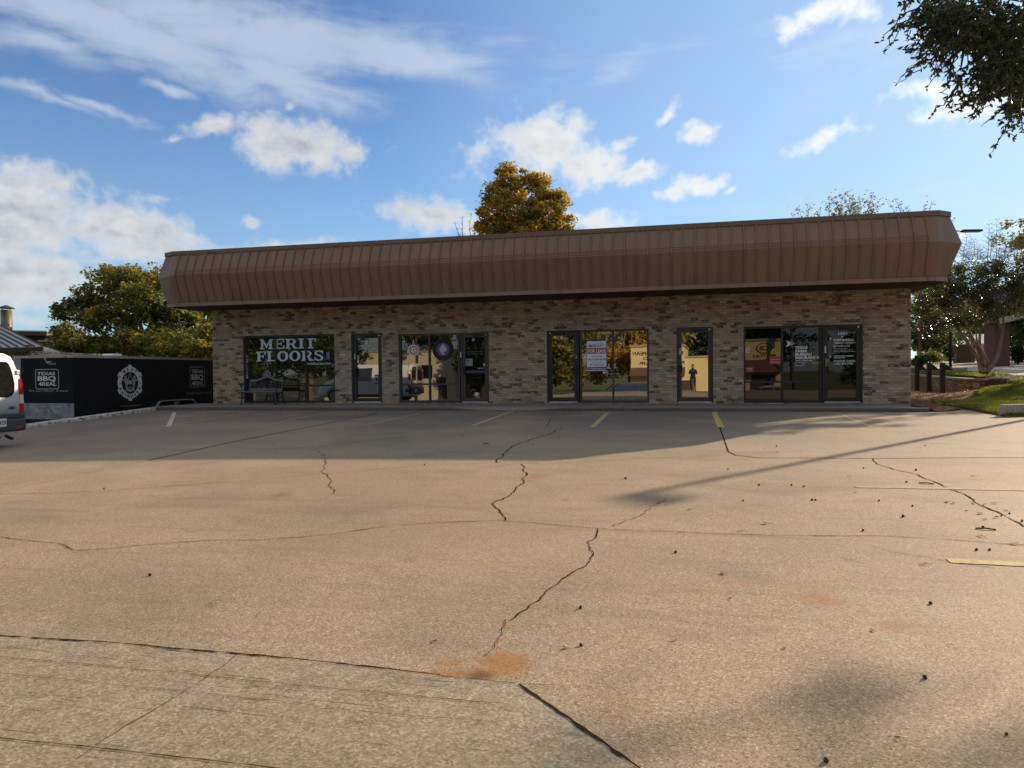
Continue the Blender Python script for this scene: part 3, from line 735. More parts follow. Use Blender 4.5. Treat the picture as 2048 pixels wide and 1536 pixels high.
# kerb with a dropped section in the middle
mb = MB()
def kerb_run(x0, x1, z0f, z1f, n=24):
    vs = []
    for i in range(n+1):
        x = lerp(x0, x1, i/n); zt = lerp(z0f, z1f, i/n)
        w_ = mnoise.noise(Vector((x*1.3, 0, 0)))*.006
        prof = [(-2.24, ZW+.001), (-2.33+w_, zt), (-2.355+w_, zt-.012), (-2.375+w_, max(zt-.03, -.19)), (-2.385+w_, -.30)]
        for y, z in prof: vs.append((x, y, z))
    m_ = len(prof)
    mb.add(vs, [(i*m_+k, i*m_+k+1, (i+1)*m_+k+1, (i+1)*m_+k) for i in range(n) for k in range(1)], 0, False)
    mb.add(vs, [(i*m_+k, i*m_+k+1, (i+1)*m_+k+1, (i+1)*m_+k) for i in range(n) for k in range(1, m_-1)], 1, False)
    mb.add([vs[k] for k in range(m_)], [tuple(range(m_))]); mb.add([vs[n*m_+k] for k in range(m_)], [tuple(range(m_-1, -1, -1))])
kerb_run(-16.1, -9.06, ZW-.002, ZW-.002); kerb_run(-9.04, -6.2, ZW-.002, ZW-.002, 8); kerb_run(-6.2, -5.3, ZW-.002, -.152, 10)
kerb_run(-5.3, -3.8, -.152, -.152, 6); kerb_run(-3.8, -2.9, -.152, ZW-.002, 10); kerb_run(-2.9, -1.36, ZW-.002, ZW-.002, 6); kerb_run(-1.34, 6.14, ZW-.002, ZW-.002)
mb.build('kerb', [M['walk'], M['kerb_face']], kind='structure')
# white-painted kerb along the left edge of the car park
mb = MB(); vs = []; ys = [-1.3-i*.35 for i in range(0, 26)]
for y in ys:
    x = -16.02; zt = G(-15.9, y)+.085 if y > -9.3 else G(-15.9, y)+.085
    vs += [(x-.01, y, zt-.5), (x+.16, y, G(-15.86, y)-.05), (x+.15, y, zt-.01), (x+.13, y, zt), (x-.14, y, zt), (x-.16, y, zt-.02), (x-.16, y, zt-.6)]
mb.add(vs, [(i*7+k, i*7+k+1, (i+1)*7+k+1, (i+1)*7+k) for i in range(len(ys)-1) for k in range(6)])
mb.build('side_kerb', M['kerbpaint'], kind='structure')

# ------------------------------------------------------------------ the brick shop building
XL, XR, ZT, ZB, DEP = -15.52, 6.43, 3.125, -0.30, 13.0
shop = empty('shop_building', (-4.5, 0, 0), 'long single-storey tan brick shop building under a brown metal mansard', 'building')
# openings: x0, x1, top
OPEN = [(-14.34, -10.94, 2.225), (-10.34, -9.27, 2.22), (-8.68, -5.66, 2.175), (-3.81, -0.71, 2.175), (0.10, 1.15, 2.185), (2.0, 5.20, 2.165)]
mb = MB(); x = XL; TH = .24
for a, b, top in OPEN:
    mb.box(x, a, 0, TH, ZB, ZT); mb.box(a, b, 0, TH, top, ZT); mb.box(a, b, 0, TH, ZB, -.055); x = b
mb.box(x, XR, 0, TH, ZB, ZT)
mb.box(XL, XL+TH, TH, DEP, ZB, ZT); mb.box(XR-TH, XR, TH, DEP, ZB, ZT); mb.box(XL+TH, XR-TH, DEP-TH, DEP, ZB, ZT)
wall = mb.build('wall', M['brick'], shop)
# mansard
LEV = [  # z, front y, left corner x, right corner x, outer left, outer right
    (3.245, -1.60, -15.68, 6.51, (-16.13, -1.40), (6.88, -1.30)),
    (4.085, -1.90, -15.66, 6.50, (-16.45, -1.45), (7.20, -1.40)),
    (4.80, -1.60, -15.75, 6.58, (-16.19, -1.42), (6.95, -1.30)),
]
def path_at(z, fy, xl, xr, ol, orr, back=DEP+1.2):
    return [Vector((ol[0], back, z)), Vector((ol[0], ol[1], z)), Vector((xl, fy, z)), Vector((xr, fy, z)), Vector((orr[0], orr[1], z)), Vector((orr[0], back, z))]
mb = MB(); P = [path_at(*l) for l in LEV]
for a, b in ((0, 1), (1, 2)):
    for i in range(5):
        mb.add([P[a][i], P[a][i+1], P[b][i+1], P[b][i]], [(0, 1, 2, 3)])
# standing seams and the little horizontal ribs over the crease
x = -15.49+.3155*0
def frontpt(z, off=0.0):
    if z < LEV[1][0]: t = (z-LEV[0][0])/(LEV[1][0]-LEV[0][0]); y = lerp(LEV[0][1], LEV[1][1], t)
    else: t = (z-LEV[1][0])/(LEV[2][0]-LEV[1][0]); y = lerp(LEV[1][1], LEV[2][1], t)
    return y-off
seams = []
while x < 6.45:
    seams.append(x)
    j = mnoise.noise(Vector((x*3, 2, 0)))*.006
    path = [(x+j, frontpt(z), z) for z in (3.245, 3.6, 4.0)]+[(x, frontpt(4.085, -.004), 4.085)]+[(x+j, frontpt(z), z) for z in (4.17, 4.5, 4.80)]
    vs = []
    for p in path:
        for dx_, dy_ in ((-.017, 0.004), (-.012, -.042), (.012, -.042), (.017, 0.004)): vs.append((p[0]+dx_, p[1]+dy_, p[2]))
    mb.add(vs, [(i*4+k, i*4+k+1, i*4+k+5, i*4+k+4) for i in range(len(path)-1) for k in range(3)])
    x += .3155
for a, b in zip(seams[:-1], seams[1:]):
    for zc in (4.10, 4.15, 4.20, 4.25):
        y = frontpt(zc); vs = []
        for dz_, dy_ in ((-.014, .002), (-.004, -.013), (.004, -.013), (.014, .002)):
            for xx in (a+.026, b-.026): vs.append((xx, y+dy_, zc+dz_))
        mb.add(vs, [(0, 1, 3, 2), (2, 3, 5, 4), (4, 5, 7, 6)])
# seams on the two splayed end panels
for sgn in (0, 1):
    for tt in ((.5,) if sgn == 0 else (.55,)):
        pass
mans = mb.build('mansard_roof', M['mansard'], shop)
# fascia strip under the sheets, in lengths with visible joints
mb = MB()
F0 = path_at(3.13, -1.63, -15.69, 6.52, (-16.15, -1.42), (6.90, -1.32)); F1 = [p+Vector((0, 0, .108)) for p in F0]
fj = [-15.69, -12.42, -9.30, -6.2, -3.1, 0.0, 3.04, 6.34, 6.52]
for a, b in zip(fj[:-1], fj[1:]):
    o_ = .006*((fj.index(a)) % 2)
    mb.box(a+.006, b-.006, -1.63-o_, -1.58, 3.13, 3.24)
for i in (0, 1, 3, 4):
    mb.add([F0[i], F0[i+1], F1[i+1], F1[i]], [(0, 1, 2, 3)])
mb.build('fascia', M['fascia'], shop)
# little tabs of the joints
for xx in (-15.57, -12.42, -9.30, -6.2, -3.1, 0.0, 3.04, 6.34):
    mb = MB(); mb.prism([(xx-.045, -1.645, 3.225), (xx+.03, -1.645, 3.225), (xx+.005, -1.645, 3.29)], (0, .06, 0)); mb.build('fascia_clip', M['fascia_dark'], shop)
mb = MB()
for i in range(5):
    a, b = P[2][i], P[2][i+1]
    d_ = (b-a).normalized(); nn_ = Vector((d_.y, -d_.x, 0))
    e = .02 if i == 2 else 0
    q = [a+nn_*.035-d_*e, b+nn_*.035+d_*e]
    mb.add([q[0]-Vector((0, 0, .01)), q[1]-Vector((0, 0, .01)), q[1]+Vector((0, 0, .115)), q[0]+Vector((0, 0, .115)), a-nn_*.15+Vector((0, 0, .115)), b-nn_*.15+Vector((0, 0, .115)), a-Vector((0, 0, .01)), b-Vector((0, 0, .01))],
           [(0, 1, 2, 3), (3, 2, 5, 4), (6, 7, 1, 0)])
mb.build('roof_coping', M['fascia_dark'], shop)
mb = MB(); ro = path_at(*LEV[2]); mb.prism([Vector((p.x*.999, p.y+.02 if p.y < 5 else p.y, 4.70)) for p in ro], (0, 0, .12)); mb.build('flat_roof', M['dark_roof'], shop)
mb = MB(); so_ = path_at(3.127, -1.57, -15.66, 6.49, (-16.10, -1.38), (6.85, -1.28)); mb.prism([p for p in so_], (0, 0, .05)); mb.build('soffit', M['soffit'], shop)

# ---- text helper: writing as flat mesh on a vertical face looking towards -y (or another facing)
def to_mesh_obj(tmp, name, mat, parent, loc, rz=0.0, sx=1.0, sz=1.0, label=None, flip=False):
    dg = bpy.context.evaluated_depsgraph_get(); dg.update()
    me = bpy.data.meshes.new_from_object(tmp.evaluated_get(dg)); me.name = name
    cu = tmp.data; bpy.data.objects.remove(tmp); bpy.data.curves.remove(cu)
    R = Matrix.Rotation(rz, 4, 'Z') @ Matrix.Rotation(math.pi/2, 4, 'X') @ Matrix.Diagonal((sx, sz, 1, 1))
    off = wloc(parent) if parent is not None else Vector((0, 0, 0))
    me.transform(Matrix.Translation(Vector(loc)-off) @ R); me.materials.clear(); me.materials.append(mat)
    o = bpy.data.objects.new(name, me); COL.objects.link(o)
    if parent is not None: o.parent = parent
    return tag(o, label)
def text_w(body, bold):
    cu = bpy.data.curves.new('tmp_text', 'FONT'); cu.body = body; cu.size = 1.0; cu.offset = bold; cu.resolution_u = 3
    t = bpy.data.objects.new('tmp_text', cu); COL.objects.link(t); bpy.context.view_layer.update()
    dg = bpy.context.evaluated_depsgraph_get(); bb = t.evaluated_get(dg).bound_box
    xs = [b[0] for b in bb]; ys = [b[1] for b in bb]
    return t, min(xs), max(xs), min(ys), max(ys)
def writing(body, x0, x1, z, h, y, mat, parent, name='lettering', bold=0.0, rz=0.0, base=None, slant=0.0, capz=True):
    """line of text filling x0..x1 with capitals of height h standing on z, on the plane y (rotated by rz about base)"""
    t, a, b, c, d = text_w(body, bold)
    t.data.shear = slant
    caph = 0.73
    sx = (x1-x0)/(b-a) if x1 is not None else h/caph
    sz = h/caph
    loc = Vector((x0-a*sx, y, z)) if base is None else Vector(base)
    return to_mesh_obj(t, name, M[mat], parent, loc, rz, sx, sz)
def wpx(body, pxa, pxb, py_base, hpx, y, mat, parent, name='lettering', bold=0.0, slant=0.0):
    a = fac(pxa, py_base, y); b = fac(pxb, py_base, y); t_ = fac(pxa, py_base-hpx, y)
    return writing(body, a.x, b.x, a.z, t_.z-a.z, y, mat, parent, name, bold, slant=slant)

# ---- storefront frames
YF0, YF1, YG = 0.05, 0.16, 0.11
def rect(x0, x1, z0, z1, y): return [(x0, y, z0), (x1, y, z0), (x1, y, z1), (x0, y, z1)]
def pane(parent, x0, x1, z0, z1, mat, tilt=0.0, name='glass_pane', label=None):
    mb = MB(); h = (x1-x0)/2; dy = math.tan(tilt)*h
    mb.add([(x0, YG+dy, z0), (x1, YG-dy, z0), (x1, YG-dy, z1), (x0, YG+dy, z1), (x0, YG+dy+.01, z0), (x1, YG-dy+.01, z0), (x1, YG-dy+.01, z1), (x0, YG+dy+.01, z1)],
           [(0, 1, 2, 3), (7, 6, 5, 4)])
    return mb.build(name, M[mat], parent, label=label)
def window(x0, x1, ztop, muls, transom, gl, tilts=None, label=None, fm='bronze', zb=-.055, sill=None):
    mb = MB(); W_ = .055
    mb.box(x0, x0+W_, YF0, YF1, zb, ztop); mb.box(x1-W_, x1, YF0, YF1, zb, ztop)
    mb.box(x0+W_, x1-W_, YF0, YF1, ztop-W_, ztop); mb.box(x0+W_, x1-W_, YF0, YF1, zb, zb+.075)
    xs = [x0+W_]
    for m_ in muls: mb.box(m_-.028, m_+.028, YF0+.004, YF1-.004, zb+.075, ztop-W_); xs += [m_-.028, m_+.028]
    xs.append(x1-W_)
    fr = mb
    segs = [(xs[i], xs[i+1]) for i in range(0, len(xs), 2)]
    if transom:
        for a, b in segs: mb.box(a, b, YF0+.008, YF1-.008, transom-.028, transom+.028)
    o = fr.build('window', M[fm], shop, label=label)
    for i, (a, b) in enumerate(segs):
        tl = tilts[i] if tilts else 0.0
        if transom:
            pane(o, a, b, transom+.028, ztop-W_, gl[i] if isinstance(gl, (list, tuple)) else gl, tl)
            pane(o, a, b, zb+.075, transom-.028, gl[i] if isinstance(gl, (list, tuple)) else gl, tl*.6)
        else: pane(o, a, b, zb+.075, ztop-W_, gl[i] if isinstance(gl, (list, tuple)) else gl, tl)
    return o
def door(x0, x1, ztop, gl, tilt=0.0, label=None, handle='left', midrail=None, fm='bronze', sensor='right'):
    """frame with a glazed leaf, closer, pull plate and bright threshold"""
    zb = -.055; mb = MB(); fw = .055
    mb.box(x0, x0+fw, YF0-.01, YF1, zb, ztop); mb.box(x1-fw, x1, YF0-.01, YF1, zb, ztop); mb.box(x0+fw, x1-fw, YF0-.01, YF1, ztop-fw, ztop)
    lx0, lx1, lt, lb = x0+fw+.008, x1-fw-.008, ztop-fw-.008, zb+.055
    st = .085
    mb.box(lx0, lx0+st, YF0+.01, YF1-.02, lb, lt); mb.box(lx1-st, lx1, YF0+.01, YF1-.02, lb, lt)
    mb.box(lx0+st, lx1-st, YF0+.01, YF1-.02, lt-st, lt); mb.box(lx0+st, lx1-st, YF0+.01, YF1-.02, lb, lb+.10)
    gz = [(lb+.10, lt-st)]
    if midrail: mb.box(lx0+st, lx1-st, YF0+.012, YF1-.022, midrail-.045, midrail+.045); gz = [(lb+.10, midrail-.045), (midrail+.045, lt-st)]
    o = mb.build('door', M[fm], shop, label=label)
    for a, b in gz: pane(o, lx0+st, lx1-st, a, b, gl, tilt)
    mb = MB(); mb.box(x0+fw, x1-fw, YF0-.02, YF1+.02, zb, zb+.045); mb.build('threshold', M['alu'], o)
    hx = lx0+st*.5 if handle == 'left' else lx1-st*.5
    mb = MB(); mb.box(hx-.055, hx+.06, YF0-.022, YF0+.01, .86, 1.07); mb.tube([(hx+.03, YF0-.02, .80), (hx+.03, YF0-.06, .82), (hx+.03, YF0-.06, 1.1), (hx+.03, YF0-.02, 1.12)], .012, 6)
    mb.build('pull_handle', M['black'], o)
    sx_ = x1-fw-.05 if sensor == 'right' else x0+fw+.05
    mb = MB(); mb.box(sx_-.022, sx_+.022, YF0-.02, YF0-.01, ztop-.095, ztop-.055); mb.build('sensor', M['white_vinyl'], o)
    cx = (x0+x1)/2
    mb = MB(); mb.rbox((cx+(.06 if sensor == 'right' else -.06), YF0-.03, ztop-.085), (.24, .06, .06), bev=.008)
    mb.rbox((cx+(.26 if sensor == 'right' else -.26), YF0-.035, ztop-.075), (.26, .02, .02)); mb.build('door_closer', M['black'], o)
    return o
def frame_sticker(o, px, y0, y1):
    a = fac(px, y0, YF0); b = fac(px, y1, YF0); mb = MB(); z0, z1 = b.z, a.z
    n = 6
    for i in range(n):
        zc = lerp(z0, z1, (i+.5)/n); mb.box(a.x-.018+.004*(i % 2), a.x+.018-.005*((i+1) % 2), YF0-.0145, YF0-.0125, zc-.014, zc+.014)
    mb.disc((a.x, YF0-.0145, z0-.02), (0, -1, 0), .022, 12, thick=.002)
    mb.build('frame_sticker', M['white_vinyl'], o)

# --- unit 1: carpet shop window
def Z(px, py): return fac(px, py, YG).z
w1 = window(-14.34, -10.94, 2.225, [-13.15, -12.02], .525, 'glass_dark', [.006, -.004, .003], 'three-bay bronze window lettered with the flooring shop name')
# slab-serif capitals built from bars and arcs in a unit cell
def slab_letters():
    def R(x0, z0, x1, z1): return [(x0, z0), (x1, z0), (x1, z1), (x0, z1)]
    def arc(cx, cz, rx, rz, t, a0, a1, n=14, tz=None):
        out = []; tz = tz or t*.55
        for i in range(n):
            a, b = rad(lerp(a0, a1, i/n)), rad(lerp(a0, a1, (i+1)/n))
            out.append([(cx+rx*math.cos(a), cz+rz*math.sin(a)), (cx+rx*math.cos(b), cz+rz*math.sin(b)), (cx+(rx-t)*math.cos(b), cz+(rz-tz)*math.sin(b)), (cx+(rx-t)*math.cos(a), cz+(rz-tz)*math.sin(a))])
        return out
    s, t = .11, .23
    L = {}
    L['M'] = (1.15, [R(.10, s, .28, 1-s), R(0, 0, .40, s), R(0, 1-s, .30, 1), R(.82, s, 1.05, 1-s), R(.72, 0, 1.15, s), R(.85, 1-s, 1.15, 1), [(.28, 1), (.30, .62), (.60, .02), (.60, .42)], [(.60, .02), (.86, .75), (.86, 1), (.60, .42)]])
    L['E'] = (.92, [R(.10, s, .34, 1-s), R(0, 0, .92, s), R(0, 1-s, .90, 1), R(.34, .45, .62, .56), R(.60, .34, .68, .68), R(.80, s, .92, .34), R(.78, .68, .90, 1-s)])
    L['R'] = (1.05, [R(.10, s, .34, 1-s), R(0, 0, .44, s), R(0, 1-s, .55, 1), R(.34, .42, .55, .53), [(.50, .44), (.70, .47), (.98, .0), (.72, .0)], R(.78, 0, 1.05, s)]+arc(.52, .71, .40, .29, .23, -90, 90, 12, .11))
    L['I'] = (.46, [R(.11, s, .35, 1-s), R(0, 0, .46, s), R(0, 1-s, .46, 1)])
    L['T'] = (.95, [R(.36, s, .60, 1-s), R(.24, 0, .72, s), R(0, 1-s, .95, 1), R(0, .66, .10, 1-s), R(.85, .66, .95, 1-s)])
    L['F'] = (.88, [R(.10, s, .34, 1-s), R(0, 0, .46, s), R(0, 1-s, .88, 1), R(.34, .44, .60, .55), R(.58, .34, .66, .66), R(.76, .66, .88, 1-s)])
    L['L'] = (.86, [R(.10, s, .34, 1-s), R(0, 0, .86, s), R(0, 1-s, .46, 1), R(.74, s, .86, .40)])
    L['O'] = (1.0, arc(.50, .50, .50, .52, .25, 0, 360, 28, .12))
    L['S'] = (.82, arc(.41, .74, .38, .28, .20, 20, 235, 14, .11)+arc(.41, .27, .40, .29, .21, -160, 65, 14, .11)+[[(.10, .60), (.28, .52), (.66, .36), (.78, .42), (.60, .55), (.25, .70)], R(.70, .66, .78, 1.0), R(.02, .0, .10, .36)])
    return L
SL = slab_letters()
def slab_text(word, x0, x1, z0, z1, y, mat, parent, name='lettering', gap=.09, skew=0.0):
    tot = sum(SL[c][0] for c in word)+gap*(len(word)-1); k = (x1-x0)/tot; mb = MB(); cx = 0.0; e = 0
    for c in word:
        for poly in SL[c][1]:
            ar = sum(poly[i][0]*poly[(i+1) % len(poly)][1]-poly[(i+1) % len(poly)][0]*poly[i][1] for i in range(len(poly)))
            pl = poly if ar > 0 else poly[::-1]
            e += 1
            mb.add([(x0+(cx+p[0])*k, y-.00025*(e % 4), z0+p[1]*(z1-z0)) for p in pl], [tuple(range(len(pl)))])
        cx += SL[c][0]+gap
    return mb.build(name, M[mat], parent)
YT = YG-.014
def slab_px(word, pxa, pxb, pyb, pyt, **kw):
    a = fac(pxa, pyb, YT); b = fac(pxb, pyb, YT); t_ = fac((pxa+pxb)/2, pyt, YT); c_ = fac((pxa+pxb)/2, pyb, YT)
    slab_text(word, a.x, b.x, c_.z, t_.z, YT, 'pale_vinyl', w1)
slab_px('MERIT', 520, 632, 697.5, 677.5); slab_px('FLOORS', 513, 647, 722, 702)
wpx('meritfloorstx.com', 611, 662, 729.5, 5.2, YT, 'pale_vinyl', w1, bold=.012)
for i, ch in enumerate('MAILDROP'):
    wpx(ch, 492.5, 495.5, 714+i*5.2, 3.0, YT, 'white_vinyl', w1, bold=.01)
mb = MB(); a = fac(494, 754, YT); mb.add([(a.x-.05, YT, a.z), (a.x, YT, a.z-.06), (a.x+.05, YT, a.z)], [(0, 1, 2)]); mb.box(a.x-.015, a.x+.015, YT, YT+.001, a.z, a.z+.08); mb.build('arrow_sticker', M['white_vinyl'], w1)
def sticker(parent, px0, px1, py0, py1, mat, name='sticker', y=YT, thick=.001, label=None):
    a = fac(px0, py1, y); b = fac(px1, py0, y); mb = MB(); mb.box(a.x, b.x, y-thick, y, a.z, b.z); return mb.build(name, M[mat], parent, label=label)
sticker(w1, 653, 659, 704, 719, 'midblue', label='blue notice stuck on the right pane')
sticker(w1, 664, 667, 727, 734, 'midblue')
# --- door A
dA = door(-10.34, -9.27, 2.22, 'glass_mid', -.002, 'narrow glass door lettered 1001A', midrail=None)
for body, a, b, z, h, mt in (('1001A', 728, 739, 678.5, 3.6, 'white_vinyl'), ('Merit Floors', 725, 744, 692.5, 2.6, 'white_vinyl'), ('Jackson Benefits Group', 718, 752, 698.6, 2.6, 'white_vinyl'), ('Warn Painting', 724, 745, 705, 2.6, 'white_vinyl')):
    wpx(body, a, b, z, h, YT, mt, dA, bold=.01)
sticker(dA, 731, 736, 681, 688, 'white_vinyl', 'opening_hours_sticker'); sticker(dA, 732.5, 734.5, 683.5, 686, 'black', 'sticker_symbol', YT-.002)
sticker(dA, 713.5, 719, 711, 719, 'grey_vinyl', 'notice_sticker'); sticker(dA, 715, 717.5, 719.5, 726, 'white_vinyl', 'notice_sticker')
frame_sticker(dA, 710, 708, 716)
# --- unit D
w2 = window(-8.68, -6.63, 2.175, [-7.66], .545, 'glass_mid', [.002, -.003], 'two-bay window with the soccer star and tyre decals', fm='frame_brown')
dD = door(-6.60, -5.66, 2.175, 'glass_black', .003, 'glass door with the letter D and a paper notice', midrail=.93, fm='frame_brown')
wpx('D', 944.5, 949, 682, 5.2, YT, 'white_vinyl', dD, bold=.02)
sticker(dD, 928, 945, 717, 732, 'grey_vinyl', 'notice_sheet'); mb = MB(); a = fac(936.3, 721, YT-.003); mb.disc(a, (0, -1, 0), .03, 14); mb.build('notice_seal', M['black'], dD)
sticker(dD, 966.5, 971, 727, 732, 'paper', 'notice_sticker'); sticker(dD, 955, 968, 735, 738, 'midblue', 'door_sticker', YF0+.005); sticker(dD, 950, 957, 785, 791.5, 'paper', 'notice_sticker')
wpx('Commercial Flooring', 929, 965, 704.5, 1.8, YT, 'grey_vinyl', dD); wpx('by appointment only', 929, 965, 708.5, 1.8, YT, 'grey_vinyl', dD)
frame_sticker(dD, 921.5, 704, 712)
# soccer star
ctr = fac(827, 702, YT); pxm = (fac(828, 702, YT)-fac(827, 702, YT)).x; vpx = (fac(827, 701, YT)-ctr).z
def U(px, py, dy=0.0): return (ctr.x+(px-827)*pxm, YT-dy, ctr.z-(py-702)*vpx)
def star3(mb, k, dy):
    tips = [(827, 678.5), (849.5, 713.5), (805.5, 713)]
    c = (827.2, 702)
    pts = []
    mids = [(832, 699), (827, 707.5), (822, 699)]
    for i in range(3):
        for q_ in (tips[i], mids[i]): pts.append((c[0]+(q_[0]-c[0])*k, c[1]+(q_[1]-c[1])*k))
    P_ = [U(p[0], p[1], dy) for p in pts]; C_ = U(c[0], c[1], dy)
    mb.add([C_]+P_[::-1], [(0, i+1, (i+1) % 6+1) for i in range(6)])
mb = MB(); star3(mb, 1.0, .001); mb.build('star_decal', M['white_vinyl'], w2)
mb = MB(); star3(mb, .86, .002); mb.build('star_fill', M['purple'], w2)
def gear(mb, cx, cy, r, teeth, amp, dy):
    pts = []
    for k in range(teeth*2):
        a = 2*math.pi*k/(teeth*2); rr = r*(1+amp*(k % 2)); pts.append(U(cx+rr*math.cos(a), cy+rr*math.sin(a), dy))
    C_ = U(cx, cy, dy); mb.add([C_]+pts[::-1], [(0, i+1, (i+1) % len(pts)+1) for i in range(len(pts))])
mb = MB(); gear(mb, 827, 700.5, 10.2, 20, .22, .003); mb.build('gear_outline', M['white_vinyl'], w2)
mb = MB(); gear(mb, 827, 700.5, 8.6, 20, .18, .004); mb.build('gear_fill', M['orange'], w2)
mb = MB(); gear(mb, 827, 700.5, 5.4, 14, 0.0, .005); mb.build('ball_decal', M['white_vinyl'], w2)
mb = MB(); gear(mb, 827, 700.5, 1.7, 3, .1, .006)
for k in range(5):
    a = rad(90+72*k); gear(mb, 827+4.3*math.cos(a), 700.5-4.3*math.sin(a), 1.1, 3, 0, .006)
mb.build('ball_patch', M['black'], w2)
for i, ch in enumerate('SOLAR'):
    a = rad(155-130*i/4+0); cx_, cy_ = 827+17*math.cos(a), 700-12*math.sin(a)*1.05+2
    if ch == 'L': continue
    wpx(ch, cx_-3.4, cx_+3.4, cy_+1.5, 5.0, YT-.0015, 'midblue', w2, 'arched_lettering', bold=.03)
# tyre decal
tc_ = fac(886, 699, YT)
mb = MB(); mb.disc((tc_.x, YT-.001, tc_.z), (0, -1, 0), .355, 40); mb.build('tyre_decal', M['black'], w2)
mb = MB(); mb.ring((tc_.x, YT-.002, tc_.z), (0, -1, 0), .225, .34, 40); mb.build('tyre_ring', M['rubber'], w2)
mb = MB(); mb.disc((tc_.x, YT-.002, tc_.z), (0, -1, 0), .215, 36); mb.build('tyre_centre', M['purple'], w2)
mb = MB(); mb.add([(tc_.x, YT-.003, tc_.z), (tc_.x+.18, YT-.003, tc_.z+.02), (tc_.x+.14, YT-.003, tc_.z+.12), (tc_.x+.03, YT-.003, tc_.z+.17)], [(0, 1, 2, 3)]); mb.build('tyre_tint', M['teal'], w2)
mb = MB()
for r_ in range(-3, 5):
    for c_ in range(-3, 4):
        hx_, hz_ = (c_+.5*(r_ % 2))*.052, r_*.045
        if hx_*hx_*1.6+hz_*hz_ < .021 and not (r_ < -1 and c_ > 0): mb.ring((tc_.x+hx_, YT-.004, tc_.z+hz_), (0, -1, 0), .014, .027, 6)
mb.build('honeycomb', M['white_vinyl'], w2)
# --- unit G
dG = door(-3.81, -2.82, 2.175, 'glass_mirror', .012, 'glass door lettered SUITE G', handle='right', sensor='left')
wpx('SUITE G', 1114, 1137, 679.5, 5.0, YT, 'pale_vinyl', dG, bold=.0)
w3 = window(-2.79, -0.71, 2.175, [-1.78], None, ['glass_mirror', 'glass_mirror'], [-.002, .004], 'two-bay window with the leasing poster taped inside', fm='frame_brown')
frame_sticker(dG, 1152.5, 711, 714)
# --- door E
dE = door(0.10, 1.15, 2.185, 'glass_mirror', +.0262, 'glass door with the letter E mirroring a person', fm='frame_brown')
wpx('E', 1385.3, 1391.3, 674, 6.4, YT-.02, 'white_vinyl', dE, bold=.01); frame_sticker(dE, 1360, 697, 706)
# --- unit F
w4 = window(2.0, 4.13, 2.165, [3.07], .555, 'glass_black', [.004, -.006], 'two-bay window lettered for the insurance office')
dF = door(4.15, 5.20, 2.165, 'glass_black', .005, 'glass door lettered 1001 F with phone numbers')
for body, a, b, z, h, bo in (('TEXAS', 1589.5, 1615, 698, 5.4, .035), ('FARM', 1591, 1612.5, 704.6, 5.2, .035), ('BUREAU', 1591, 1623, 711.2, 5.2, .035), ('INSURANCE', 1591, 1638, 718, 5.4, .035), ('AUTO / HOME / LIFE', 1591, 1624, 722.6, 2.3, .02), ('Chris Forgey', 1591, 1611, 727, 3.0, .0), ('Nate Lynch', 1591, 1609, 732, 3.0, .0)):
    wpx(body, a, b, z, h, YT, 'white_vinyl', w4, bold=bo)
for body, a, b, z, h, bo in (('1001', 1677, 1693.5, 669.5, 4.6, .025), ('F', 1683.5, 1686.5, 676, 4.2, .02), ('FARM BUREAU', 1667.5, 1707, 682.2, 4.2, .03), ('TARRANT COUNTY', 1668, 1711, 688, 4.0, .012), ('817-329-2120', 1667.5, 1699.5, 694, 3.8, .012),
                             ('Hours Of Operation:', 1667.5, 1694.5, 698, 1.6, .01), ('Mon - Fri 8:00 am - 5:00 pm', 1667.5, 1706, 701.2, 1.6, .01), ('Saturdays By Appointment Only', 1667.5, 1711, 704.2, 1.6, .01),
                             ('TEXAS FARM BUREAU', 1668, 1707, 713.4, 2.5, .02), ('INSURANCE', 1668, 1690, 716.8, 2.5, .02), ('24 HOUR CLAIMS:', 1667.5, 1711, 724, 3.9, .015), ('1-800-266-5458', 1667.5, 1706, 729.2, 3.9, .015)):
    wpx(body, a, b, z, h, YT, 'white_vinyl', dF, bold=bo)
def tri(parent, pts, mat, name, dy=.001):
    mb = MB(); P_ = [fac(p[0], p[1], YT-dy) for p in pts]; mb.add(P_, [tuple(range(len(P_)))]); return mb.build(name, M[mat], parent)
tri(w4, [(1571.5, 681), (1580, 684), (1582, 687.5), (1580, 690), (1571.5, 694.5), (1576, 687.5)], 'white_vinyl', 'star_logo')
tri(w4, [(1580, 684), (1583.5, 677), (1587, 684.5), (1584, 687)], 'midblue', 'star_logo_blue'); tri(w4, [(1580, 690), (1584, 687), (1586, 690), (1586, 697)], 'midblue', 'star_logo_blue')
tri(w4, [(1583, 683.5), (1592, 687.3), (1583, 691), (1582, 687.5)], 'coral', 'star_logo_red', .002)
for yy in (677.5, 713.5):
    tri(dF, [(1658, yy-3), (1661, yy), (1658, yy+3), (1660, yy+2.5), (1663.5, yy), (1660, yy-2.5)], 'white_vinyl', 'star_logo'); tri(dF, [(1661, yy-1), (1665, yy), (1661, yy+1)], 'coral', 'star_logo_red', .002)
s1_ = sticker(w4, 1538.5, 1562.5, 713.5, 728.5, 'red', 'red_sticker'); wpx('Se Habla Español', 1541, 1560, 719.5, 2.0, YT-.002, 'white_vinyl', w4, bold=.01); wpx('Información', 1541, 1560, 723.3, 1.6, YT-.002, 'white_vinyl', w4); mb = MB()
sticker(w4, 1541, 1560, 725, 726, 'paper', 'sticker_stripe', YT-.002)
sticker(w4, 1491, 1507, 734, 745, 'red', 'red_sticker'); wpx('FARM BUREAU', 1492.5, 1505.5, 737.8, 1.8, YT-.002, 'white_vinyl', w4, bold=.01); wpx('1-800', 1495, 1503, 741, 1.8, YT-.002, 'white_vinyl', w4)
